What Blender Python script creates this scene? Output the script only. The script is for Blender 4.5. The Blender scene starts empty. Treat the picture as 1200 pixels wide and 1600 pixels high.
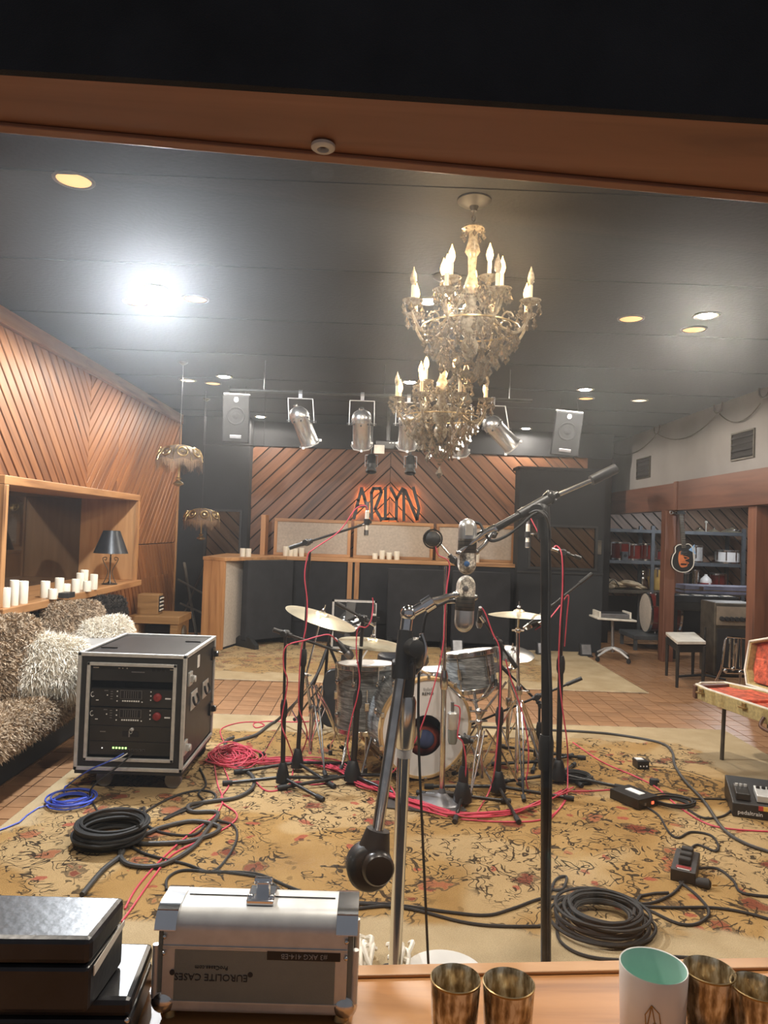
import bpy, bmesh, math, random
import numpy as np
from mathutils import Vector, Matrix
R_ = random.Random(7)
scn = bpy.context.scene
COL = scn.collection
rad = math.radians
PI = math.pi

# ------------------------------------------------------------------ camera
EYE = Vector((0, 0, 1.45))
FPX = 1150.0
CM = (Matrix.Rotation(rad(-0.75), 3, 'Z') @ Matrix.Rotation(rad(91.44), 3, 'X') @ Matrix.Rotation(rad(2.0), 3, 'Z'))
cam_d = bpy.data.cameras.new('camera')
cam_d.sensor_fit = 'VERTICAL'
cam_d.sensor_height = 36.0
cam_d.lens = FPX / 1600 * 36
cam_d.clip_start = 0.02
cam = bpy.data.objects.new('camera', cam_d)
COL.objects.link(cam)
cam.matrix_world = Matrix.Translation(EYE) @ CM.to_4x4()
scn.camera = cam

# ------------------------------------------------------------------ world, exposure
scn.view_settings.view_transform = 'Standard'
scn.view_settings.look = 'None'
scn.view_settings.gamma = 1
scn.view_settings.use_curve_mapping = False
scn.view_settings.exposure = 0.0
scn.cycles.use_denoising = True
scn.cycles.sample_clamp_indirect = 4.0
scn.cycles.max_bounces = 8
scn.cycles.transparent_max_bounces = 16
scn.cycles.caustics_reflective = False
scn.cycles.caustics_refractive = False
w = bpy.data.worlds.new('world')
scn.world = w
w.use_nodes = True
w.node_tree.nodes['Background'].inputs[0].default_value = (0.9, 0.92, 1.0, 1)
w.node_tree.nodes['Background'].inputs[1].default_value = 0.17

CEIL = 2.9
HAZE = (0.1, 7.2)    # scattering per metre in the smeared film of the control-room pane
DOWN_W = 158.0       # watts of each bright ceiling downlight
DOWN_COL = (1.0, 0.90, 0.77)
CHAND_W = 24.0
BRIGHT = [(-1.41, 4.54), (-1.51, 7.17), (-1.55, 9.72), (0.29, 4.58), (2.08, 4.65), (2.02, 7.14), (2.01, 9.9),
          (-1.41, 1.75), (0.35, 1.78), (2.08, 1.85), (0.3, 7.1)]

# ------------------------------------------------------------------ helpers
def ray(px, py):
    return CM @ Vector(((px - 600) / FPX, -(py - 800) / FPX, -1))
def at(px, py, Y):                  # the point seen at a pixel, at a depth in metres
    d = ray(px, py)
    return EYE + d * (Y / d.y)
def fl(px, py, z=0.0):              # the point seen at a pixel, at a height in metres
    d = ray(px, py)
    return EYE + d * ((z - EYE.z) / d.z)
def atx(px, py, X):
    d = ray(px, py)
    return EYE + d * (X / d.x)

ORG = {}
def link(o, parent=None, origin=None):
    COL.objects.link(o)
    if parent is not None:
        o.parent = parent
        ORG[o.name] = ORG[parent.name]
    else:
        org = Vector(origin) if origin is not None else Vector((0, 0, 0))
        o.location = org
        ORG[o.name] = org
    return o
def tag(o, label=None, cat=None, group=None, kind=None):
    if label: o['label'] = label
    if cat: o['category'] = cat
    if group: o['group'] = group
    if kind: o['kind'] = kind
    return o
def thing(name, label, cat, loc, group=None):
    o = bpy.data.objects.new(name, None)
    o.empty_display_size = 0.05
    link(o, None, loc)
    return tag(o, label, cat, group)

def frame(d):
    d = Vector(d).normalized()
    a = Vector((0, 0, 1)) if abs(d.z) < 0.95 else Vector((1, 0, 0))
    x = a.cross(d).normalized()
    return x, d.cross(x).normalized(), d

class MB:
    def __init__(s):
        s.v = []; s.f = []
    def add(s, vs, fs):
        n = len(s.v)
        s.v += [tuple(v) for v in vs]
        s.f += [tuple(i + n for i in f) for f in fs]
        return s
    def box(s, c, size, M=None):
        c = Vector(c); hx, hy, hz = size[0] / 2, size[1] / 2, size[2] / 2
        vs = [Vector((x, y, z)) for z in (-hz, hz) for y in (-hy, hy) for x in (-hx, hx)]
        if M is not None: vs = [M @ v for v in vs]
        return s.add([c + v for v in vs], [(0, 2, 3, 1), (4, 5, 7, 6), (0, 1, 5, 4), (2, 6, 7, 3), (0, 4, 6, 2), (1, 3, 7, 5)])
    def span(s, a, b):
        a, b = Vector(a), Vector(b)
        return s.box((a + b) / 2, [abs(b[i] - a[i]) for i in range(3)])
    def bar(s, a, b, wx, wy, up=(0, 0, 1)):
        a, b = Vector(a), Vector(b)
        d = (b - a); L = d.length; d = d / L
        u = Vector(up)
        if abs(u.dot(d)) > 0.95: u = Vector((1, 0, 0)) if abs(d.x) < .9 else Vector((0, 1, 0))
        x = u.cross(d).normalized(); y = d.cross(x)
        M = Matrix((x, y, d)).transposed()
        return s.box((a + b) / 2, (wx, wy, L), M)
    def tube(s, pts, r, n=8, caps=True, closed=False):
        pts = [Vector(p) for p in pts]
        m = len(pts)
        rs = r if isinstance(r, (list, tuple)) else [r] * m
        tan = []
        for i in range(m):
            a = pts[i - 1] if (i > 0 or closed) else pts[i]
            b = pts[(i + 1) % m] if (i < m - 1 or closed) else pts[i]
            t = b - a
            tan.append(t.normalized() if t.length > 1e-9 else Vector((0, 0, 1)))
        x, y, _ = frame(tan[0])
        vs = []; fs = []
        for i in range(m):
            if i:
                x = x - tan[i] * x.dot(tan[i])
                x = x.normalized() if x.length > 1e-6 else frame(tan[i])[0]
                y = tan[i].cross(x)
            for k in range(n):
                a = 2 * PI * k / n
                vs.append(pts[i] + (x * math.cos(a) + y * math.sin(a)) * rs[i])
        for i in range(m if closed else m - 1):
            j = (i + 1) % m
            for k in range(n):
                l = (k + 1) % n
                fs.append((i * n + k, i * n + l, j * n + l, j * n + k))
        if caps and not closed:
            fs.append(tuple(range(n - 1, -1, -1)))
            fs.append(tuple((m - 1) * n + k for k in range(n)))
        return s.add(vs, fs)
    def cyl(s, a, b, r0, r1=None, n=14):
        return s.tube([a, b], [r0, r0 if r1 is None else r1], n)
    def lathe(s, prof, c=(0, 0, 0), axis=(0, 0, 1), n=24, caps=True):
        c = Vector(c); x, y, d = frame(axis)
        vs = []; fs = []; m = len(prof)
        for r, h in prof:
            for k in range(n):
                a = 2 * PI * k / n
                vs.append(c + (x * math.cos(a) + y * math.sin(a)) * max(r, 1e-5) + d * h)
        for i in range(m - 1):
            for k in range(n):
                l = (k + 1) % n
                fs.append((i * n + k, i * n + l, (i + 1) * n + l, (i + 1) * n + k))
        if caps:
            fs.append(tuple(range(n - 1, -1, -1)))
            fs.append(tuple((m - 1) * n + k for k in range(n)))
        return s.add(vs, fs)
    def ball(s, c, r, n=12, m=8, M=None):
        c = Vector(c)
        rv = Vector((r, r, r)) if not isinstance(r, (tuple, list, Vector)) else Vector(r)
        vs = []; fs = []
        for i in range(m + 1):
            t = PI * i / m
            for k in range(n):
                a = 2 * PI * k / n
                q = Vector((rv.x * math.sin(t) * math.cos(a), rv.y * math.sin(t) * math.sin(a), -rv.z * math.cos(t)))
                if M is not None: q = M @ q
                vs.append(c + q)
        for i in range(m):
            for k in range(n):
                l = (k + 1) % n
                fs.append((i * n + k, i * n + l, (i + 1) * n + l, (i + 1) * n + k))
        return s.add(vs, fs)
    def octa(s, c, rx, rz, rz2=None):
        x, y, z = c; rz2 = rz if rz2 is None else rz2
        return s.add([(x - rx, y, z), (x, y - rx, z), (x + rx, y, z), (x, y + rx, z), (x, y, z + rz), (x, y, z - rz2)],
                     [(0, 1, 4), (1, 2, 4), (2, 3, 4), (3, 0, 4), (1, 0, 5), (2, 1, 5), (3, 2, 5), (0, 3, 5)])
    def prism(s, poly, vec):
        vec = Vector(vec); p = [Vector(q) for q in poly]; n = len(p)
        return s.add(p + [q + vec for q in p], [tuple(range(n - 1, -1, -1)), tuple(range(n, 2 * n))] +
                     [(i, (i + 1) % n, n + (i + 1) % n, n + i) for i in range(n)])
    def build(s, name, mat, parent=None, origin=None, smooth=True, bevel=0.0, sub=0):
        me = bpy.data.meshes.new(name)
        org = ORG[parent.name] if parent is not None else (Vector(origin) if origin is not None else Vector((0, 0, 0)))
        ox, oy, oz = org
        me.from_pydata([(x - ox, y - oy, z - oz) for x, y, z in s.v], [], s.f)
        me.materials.append(mat)
        bm = bmesh.new(); bm.from_mesh(me)
        bmesh.ops.recalc_face_normals(bm, faces=bm.faces)
        bm.to_mesh(me); bm.free()
        if smooth:
            for p in me.polygons: p.use_smooth = True
            me.set_sharp_from_angle(angle=rad(42))
        o = bpy.data.objects.new(name, me)
        link(o, parent, org)
        if bevel:
            b = o.modifiers.new('bevel', 'BEVEL'); b.width = bevel; b.segments = 2; b.limit_method = 'ANGLE'; b.angle_limit = rad(50)
        if sub:
            q = o.modifiers.new('sub', 'SUBSURF'); q.levels = sub; q.render_levels = sub
        return o

def dup(root, loc, label=None, group=None):
    r = root.copy(); COL.objects.link(r); r.location = loc; ORG[r.name] = Vector(loc)
    if label: r['label'] = label
    if group: r['group'] = group
    for ch in list(root.children):
        c = ch.copy(); COL.objects.link(c); c.parent = r
        for g in list(ch.children):
            d = g.copy(); COL.objects.link(d); d.parent = c
    return r

def smooth_pts(pts, k=6, closed=False):
    P = [Vector(p) for p in pts]; n = len(P); out = []
    rng = range(n) if closed else range(n - 1)
    for i in rng:
        if closed:
            p0, p1, p2, p3 = P[i - 1], P[i], P[(i + 1) % n], P[(i + 2) % n]
        else:
            p0, p1, p2, p3 = P[max(i - 1, 0)], P[i], P[i + 1], P[min(i + 2, n - 1)]
        for j in range(k):
            t = j / k
            out.append(0.5 * ((2 * p1) + (p2 - p0) * t + (2 * p0 - 5 * p1 + 4 * p2 - p3) * t * t + (3 * p1 - p0 - 3 * p2 + p3) * t ** 3))
    if not closed: out.append(P[-1])
    return out

# ------------------------------------------------------------------ materials
MATS = {}
def nt_new(name):
    m = bpy.data.materials.new(name); m.use_nodes = True
    nt = m.node_tree
    return m, nt, nt.nodes['Principled BSDF']
def N(nt, t, **kw):
    n = nt.nodes.new(t)
    for k, v in kw.items(): setattr(n, k, v)
    return n
def ramp(nt, stops, interp='LINEAR'):
    r = N(nt, 'ShaderNodeValToRGB'); r.color_ramp.interpolation = interp
    e = r.color_ramp.elements
    while len(e) < len(stops): e.new(0.5)
    for q, (p, c) in zip(e, stops):
        q.position = p; q.color = (c[0], c[1], c[2], 1) if not isinstance(c, (int, float)) else (c, c, c, 1)
    return r
def coords(nt, scale=(1, 1, 1), kind='Object'):
    tc = N(nt, 'ShaderNodeTexCoord'); mp = N(nt, 'ShaderNodeMapping')
    mp.inputs['Scale'].default_value = scale
    nt.links.new(tc.outputs[kind], mp.inputs[0])
    return mp.outputs[0]
def mat(name, col, rough=0.5, metal=0.0, var=0.12, scale=12.0, bump=0.0, bscale=None, emit=None, es=1.0, spec=0.5, stretch=(1, 1, 1), coat=0.0):
    m, nt, b = nt_new(name)
    v = coords(nt, stretch)
    nz = N(nt, 'ShaderNodeTexNoise'); nz.inputs['Scale'].default_value = scale; nz.inputs['Detail'].default_value = 4
    nt.links.new(v, nz.inputs['Vector'])
    lo = [max(0, c * (1 - var * 1.6)) for c in col]; hi = [min(1, c * (1 + var * 1.6)) for c in col]
    r = ramp(nt, [(0.3, lo), (0.7, hi)])
    nt.links.new(nz.outputs[0], r.inputs[0]); nt.links.new(r.outputs[0], b.inputs['Base Color'])
    b.inputs['Roughness'].default_value = rough; b.inputs['Metallic'].default_value = metal
    b.inputs['Specular IOR Level'].default_value = spec; b.inputs['Coat Weight'].default_value = coat
    if bump:
        n2 = N(nt, 'ShaderNodeTexNoise'); n2.inputs['Scale'].default_value = bscale or scale * 6; n2.inputs['Detail'].default_value = 3
        nt.links.new(v, n2.inputs['Vector'])
        bp = N(nt, 'ShaderNodeBump'); bp.inputs['Strength'].default_value = bump; bp.inputs['Distance'].default_value = 0.01
        nt.links.new(n2.outputs[0], bp.inputs['Height']); nt.links.new(bp.outputs[0], b.inputs['Normal'])
    if emit:
        b.inputs['Emission Color'].default_value = (*emit, 1); b.inputs['Emission Strength'].default_value = es
    MATS[name] = m
    return m
def wood(name, c1, c2, dark, rough=0.45, rnd=0.35, sc=(1.2, 14, 14), knots=True, axis=0):
    m, nt, b = nt_new(name)
    s3 = [sc[1]] * 3; s3[axis] = sc[0]
    v = coords(nt, s3)
    oi = N(nt, 'ShaderNodeObjectInfo')
    add = N(nt, 'ShaderNodeVectorMath', operation='ADD')
    mul = N(nt, 'ShaderNodeVectorMath', operation='SCALE'); mul.inputs['Scale'].default_value = 37.0
    cb = N(nt, 'ShaderNodeCombineXYZ')
    for i in range(3): nt.links.new(oi.outputs['Random'], cb.inputs[i])
    nt.links.new(cb.outputs[0], mul.inputs[0]); nt.links.new(v, add.inputs[0]); nt.links.new(mul.outputs[0], add.inputs[1])
    nz = N(nt, 'ShaderNodeTexNoise'); nz.inputs['Scale'].default_value = 1.0; nz.inputs['Detail'].default_value = 6; nz.inputs['Distortion'].default_value = 0.8
    nt.links.new(add.outputs[0], nz.inputs['Vector'])
    r = ramp(nt, [(0.28, dark), (0.45, c1), (0.7, c2)])
    nt.links.new(nz.outputs[0], r.inputs[0])
    out = r.outputs[0]
    if knots:
        mp2 = N(nt, 'ShaderNodeMapping'); mp2.inputs['Scale'].default_value = [0.35 * 6 / s for s in s3] if False else (0.22 if axis == 0 else 0.16, 0.16, 0.16)
        nt.links.new(add.outputs[0], mp2.inputs[0])
        vo = N(nt, 'ShaderNodeTexVoronoi'); vo.inputs['Scale'].default_value = 2.4
        nt.links.new(mp2.outputs[0], vo.inputs['Vector'])
        kr = ramp(nt, [(0.05, 0.0), (0.13, 1.0)])
        nt.links.new(vo.outputs['Distance'], kr.inputs[0])
        mx = N(nt, 'ShaderNodeMix', data_type='RGBA')
        nt.links.new(kr.outputs[0], mx.inputs['Factor'])
        mx.inputs['A'].default_value = (*[d * .6 for d in dark], 1)
        nt.links.new(out, mx.inputs['B']); out = mx.outputs['Result']
    mr = N(nt, 'ShaderNodeMapRange'); mr.inputs['To Min'].default_value = 1 - rnd; mr.inputs['To Max'].default_value = 1 + rnd * .5
    nt.links.new(oi.outputs['Random'], mr.inputs['Value'])
    hv = N(nt, 'ShaderNodeHueSaturation')
    nt.links.new(mr.outputs[0], hv.inputs['Value']); nt.links.new(out, hv.inputs['Color'])
    nt.links.new(hv.outputs[0], b.inputs['Base Color'])
    b.inputs['Roughness'].default_value = rough
    bp = N(nt, 'ShaderNodeBump'); bp.inputs['Strength'].default_value = 0.15; bp.inputs['Distance'].default_value = 0.004
    nt.links.new(nz.outputs[0], bp.inputs['Height']); nt.links.new(bp.outputs[0], b.inputs['Normal'])
    MATS[name] = m
    return m

W_LEFT = wood('pine_slats', (0.28, 0.105, 0.034), (0.36, 0.148, 0.050), (0.15, 0.053, 0.018), rnd=0.18)
W_BACK = wood('stained_slats', (0.15, 0.062, 0.028), (0.20, 0.088, 0.040), (0.08, 0.034, 0.016), rnd=.22)
W_ALC = wood('alcove_slats', (0.22, 0.13, 0.085), (0.28, 0.175, 0.115), (0.13, 0.075, 0.045), rnd=.2)
W_FRAME = wood('pine_frame', (0.42, 0.20, 0.075), (0.52, 0.27, 0.11), (0.26, 0.11, 0.04), rnd=0.15, axis=1)
W_FRAMEZ = wood('pine_upright', (0.42, 0.20, 0.075), (0.52, 0.27, 0.11), (0.26, 0.11, 0.04), rnd=0.15, axis=2)
W_FRAMEX = wood('pine_rail', (0.42, 0.21, 0.08), (0.52, 0.28, 0.12), (0.26, 0.12, 0.045), rnd=0.15, axis=0)
W_SILL = wood('sill_pine', (0.38, 0.165, 0.055), (0.50, 0.235, 0.085), (0.20, 0.075, 0.024), rnd=0.05, sc=(2.2, 16), axis=0, rough=0.35)
W_HEAD = wood('header_wood', (0.27, 0.118, 0.062), (0.33, 0.15, 0.082), (0.18, 0.076, 0.04), rnd=0.05, sc=(1.0, 12), axis=0)
W_BEAM = wood('redwood_beam', (0.115, 0.045, 0.026), (0.155, 0.065, 0.038), (0.075, 0.028, 0.016), rnd=0.1, sc=(1.0, 12), axis=1)
W_POST = wood('redwood_post', (0.15, 0.058, 0.032), (0.20, 0.085, 0.048), (0.09, 0.034, 0.018), rnd=0.1, axis=2)
W_PLY = wood('plywood', (0.46, 0.23, 0.09), (0.55, 0.30, 0.13), (0.32, 0.15, 0.05), rnd=0.05, knots=False, axis=2)
W_OAK = wood('oak_box', (0.26, 0.14, 0.05), (0.34, 0.19, 0.075), (0.16, 0.08, 0.03), rnd=0.1, axis=0)
GROOVE = mat('groove_black', (0.012, 0.009, 0.008), 0.9)
CEILM = mat('ceiling_black', (0.006, 0.006, 0.007), 0.6, spec=0.12, scale=3, bump=0.2, bscale=40)
BLACKF = mat('black_fabric', (0.016, 0.016, 0.018), 0.95, scale=8, bump=0.3, bscale=500, var=0.2)
BLACKW = mat('black_wall', (0.014, 0.015, 0.017), 0.85, scale=3)
BLACKM = mat('black_metal', (0.016, 0.015, 0.014), 0.32, var=0.2)
BLACKP = mat('black_plastic', (0.018, 0.018, 0.018), 0.45, var=0.2)
RUBBER = mat('black_rubber', (0.020, 0.020, 0.020), 0.7)
CHROME = mat('chrome', (0.84, 0.85, 0.87), 0.12, 1.0, var=0.04)
MICCAP = mat('satin_mic_cap', (0.66, 0.65, 0.63), 0.28, 0.75)
CHROMED = mat('aged_chrome', (0.66, 0.645, 0.62), 0.2, 1.0, var=0.15, scale=20)
ALU = mat('aluminium', (0.60, 0.60, 0.585), 0.42, 0.45, var=0.06, scale=30)
ALUP = mat('alu_panel', (0.235, 0.255, 0.225), 0.55, 0.15, var=0.05, bump=0.3, bscale=900)
PARALU = mat('polished_can', (0.46, 0.455, 0.445), 0.27, 0.88, var=0.08, scale=18)
GREYC = mat('grey_cable_jacket', (0.050, 0.048, 0.046), 0.55)
REDC = mat('red_cable_jacket', (0.60, 0.065, 0.105), 0.42, var=0.1)
BLUEC = mat('blue_cable_jacket', (0.05, 0.10, 0.55), 0.45)
LINEN = mat('linen_panel', (0.50, 0.43, 0.355), 0.95, scale=40, bump=0.4, bscale=300, var=0.07)
PLASTER = mat('grey_plaster', (0.235, 0.22, 0.21), 0.9, scale=2, bump=0.2, bscale=60, var=0.08)
WAX = mat('ivory_wax', (0.80, 0.74, 0.60), 0.5, var=0.04)
SHAG = mat('shag_fibres', (0.46, 0.35, 0.24), 0.9, scale=25, var=0.22)
SHAGB = mat('shag_backing', (0.24, 0.18, 0.12), 0.95)
FURW = mat('white_fur', (0.88, 0.82, 0.71), 0.85, scale=20, var=0.08)
FURD = mat('dark_fur', (0.035, 0.028, 0.023), 0.9, scale=20, var=0.3)
SHELF = mat('blue_grey_steel', (0.095, 0.108, 0.122), 0.45, 0.3)
CYMB = mat('cymbal_bronze', (0.86, 0.76, 0.55), 0.33, 0.8, var=0.12, scale=8)
HEADW = mat('drumhead_white', (0.90, 0.90, 0.89), 0.5, var=0.03)
MAPLE = mat('maple_hoop', (0.62, 0.42, 0.20), 0.4)
COPPER = mat('copper_shell', (0.60, 0.28, 0.15), 0.25, 1.0, var=0.15)
WINERED = mat('wine_lacquer', (0.13, 0.014, 0.010), 0.2, coat=0.5)
BRASS = mat('aged_brass', (0.42, 0.30, 0.14), 0.35, 1.0, var=0.25)
ROSE = mat('ceiling_rose_metal', (0.013, 0.011, 0.009), 0.5, 0.3)
BRONZE = mat('dark_bronze', (0.10, 0.085, 0.065), 0.45, 0.6, var=0.2)
IVORY = mat('candle_sleeve', (0.62, 0.50, 0.30), 0.5)
CREAM = mat('cream_paint', (0.62, 0.58, 0.50), 0.5)
WHITEP = mat('white_plastic', (0.80, 0.79, 0.77), 0.4, var=0.03)
TWEED = mat('tweed_case', (0.42, 0.32, 0.13), 0.7, scale=60, bump=0.4, bscale=400, var=0.15)
ORANGEP = mat('orange_plush', (0.46, 0.085, 0.040), 0.8, scale=30, var=0.35, bump=0.5, bscale=90)
LEATHER = mat('brown_leather', (0.09, 0.035, 0.02), 0.45)
BLKLEA = mat('black_leather', (0.018, 0.019, 0.022), 0.34, var=0.25, scale=15, bump=0.06, bscale=60)
CERAM = mat('white_ceramic', (0.78, 0.76, 0.72), 0.35, var=0.03)
TEAL = mat('teal_glaze', (0.42, 0.62, 0.54), 0.3, var=0.06)
CARD = mat('cardboard', (0.50, 0.32, 0.16), 0.85)
REDP = mat('red_paint', (0.26, 0.025, 0.025), 0.4)
YELLOWW = mat('conga_wood', (0.50, 0.33, 0.10), 0.3)
CLOTH = mat('tan_cloth', (0.45, 0.36, 0.24), 0.95, scale=10, var=0.25, bump=0.5, bscale=40)
GREYM = mat('grey_metal', (0.26, 0.26, 0.27), 0.4, 0.8)
GRILLE = mat('speaker_grille', (0.022, 0.024, 0.027), 0.6, 0.4, bump=0.6, bscale=600)
SPKBOX = mat('speaker_box', (0.016, 0.017, 0.02), 0.7)
def emission(name, col, s):
    m, nt, b = nt_new(name)
    v = coords(nt)
    nz = N(nt, 'ShaderNodeTexNoise'); nz.inputs['Scale'].default_value = 20
    nt.links.new(v, nz.inputs['Vector'])
    r = ramp(nt, [(0.0, [c * .93 for c in col]), (1.0, col)])
    nt.links.new(nz.outputs[0], r.inputs[0]); nt.links.new(r.outputs[0], b.inputs['Emission Color'])
    b.inputs['Base Color'].default_value = (*col, 1); b.inputs['Emission Strength'].default_value = s
    MATS[name] = m
    return m
LAMPW = emission('downlight_glow', (0.92, 0.97, 1.0), 60.0)
LAMPA = emission('amber_reflector', (1.0, 0.62, 0.24), 1.1)
LAMPC = emission('pale_reflector', (1.0, 0.90, 0.68), 1.6)
BULB = emission('flame_bulb', (1.0, 0.64, 0.27), 4.5)
NEON = emission('sign_led', (1.0, 0.47, 0.19), 42.0)
LEDG = emission('green_led', (0.45, 1.0, 0.25), 2.5)
LEDW = emission('white_led', (0.9, 0.9, 0.85), 0.9)
LEDR = emission('red_led', (1.0, 0.12, 0.05), 2.0)
def crystal(name, tr, br):
    m, nt, b = nt_new(name)
    v = coords(nt); nz = N(nt, 'ShaderNodeTexNoise'); nz.inputs['Scale'].default_value = 60
    nt.links.new(v, nz.inputs['Vector'])
    r = ramp(nt, [(0.35, (0.50 * br, 0.38 * br, 0.25 * br)), (0.65, (0.95 * br, 0.82 * br, 0.60 * br))])
    nt.links.new(nz.outputs[0], r.inputs[0]); nt.links.new(r.outputs[0], b.inputs['Base Color'])
    b.inputs['Roughness'].default_value = 0.08; b.inputs['Transmission Weight'].default_value = tr; b.inputs['IOR'].default_value = 1.5
    return m
CRYS = crystal('crystal', .45, .62)
CRYSD = crystal('crystal_drop', .88, .9)
def pearl():
    m, nt, b = nt_new('grey_pearl_wrap')
    v = coords(nt, (5, 5, 42))
    nz = N(nt, 'ShaderNodeTexNoise'); nz.inputs['Scale'].default_value = 1.6; nz.inputs['Detail'].default_value = 5; nz.inputs['Distortion'].default_value = 1.6
    nt.links.new(v, nz.inputs['Vector'])
    r = ramp(nt, [(0.28, (0.06, 0.064, 0.066)), (0.46, (0.19, 0.20, 0.205)), (0.60, (0.32, 0.335, 0.335)), (0.72, (0.52, 0.53, 0.52))])
    nt.links.new(nz.outputs[0], r.inputs[0]); nt.links.new(r.outputs[0], b.inputs['Base Color'])
    b.inputs['Roughness'].default_value = 0.22; b.inputs['Coat Weight'].default_value = 0.4
    return m
PEARL = pearl()
def mercury():
    m, nt, b = nt_new('mercury_glass')
    v = coords(nt, (1, 1, 0.35))
    nz = N(nt, 'ShaderNodeTexNoise'); nz.inputs['Scale'].default_value = 90; nz.inputs['Detail'].default_value = 5
    nt.links.new(v, nz.inputs['Vector'])
    r = ramp(nt, [(0.36, (0.22, 0.145, 0.07)), (0.50, (0.55, 0.42, 0.24)), (0.60, (0.92, 0.82, 0.62))])
    nt.links.new(nz.outputs[0], r.inputs[0]); nt.links.new(r.outputs[0], b.inputs['Base Color'])
    b.inputs['Roughness'].default_value = 0.2; b.inputs['Metallic'].default_value = 0.55; b.inputs['Transmission Weight'].default_value = 0.25
    return m
MERC = mercury()
def tile_mat():
    m, nt, b = nt_new('quarry_tile')
    oi = N(nt, 'ShaderNodeObjectInfo')
    v = coords(nt); nz = N(nt, 'ShaderNodeTexNoise'); nz.inputs['Scale'].default_value = 9; nz.inputs['Detail'].default_value = 5
    nt.links.new(v, nz.inputs['Vector'])
    r = ramp(nt, [(0.3, (0.30, 0.155, 0.075)), (0.7, (0.41, 0.225, 0.115))])
    nt.links.new(nz.outputs[0], r.inputs[0])
    mr = N(nt, 'ShaderNodeMapRange'); mr.inputs['To Min'].default_value = 0.84; mr.inputs['To Max'].default_value = 1.12
    nt.links.new(oi.outputs['Random'], mr.inputs['Value'])
    hv = N(nt, 'ShaderNodeHueSaturation'); nt.links.new(mr.outputs[0], hv.inputs['Value']); nt.links.new(r.outputs[0], hv.inputs['Color'])
    nt.links.new(hv.outputs[0], b.inputs['Base Color'])
    b.inputs['Roughness'].default_value = 0.32
    return m
TILE = tile_mat()
GROUT = mat('dark_grout', (0.10, 0.06, 0.035), 0.9)

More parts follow.
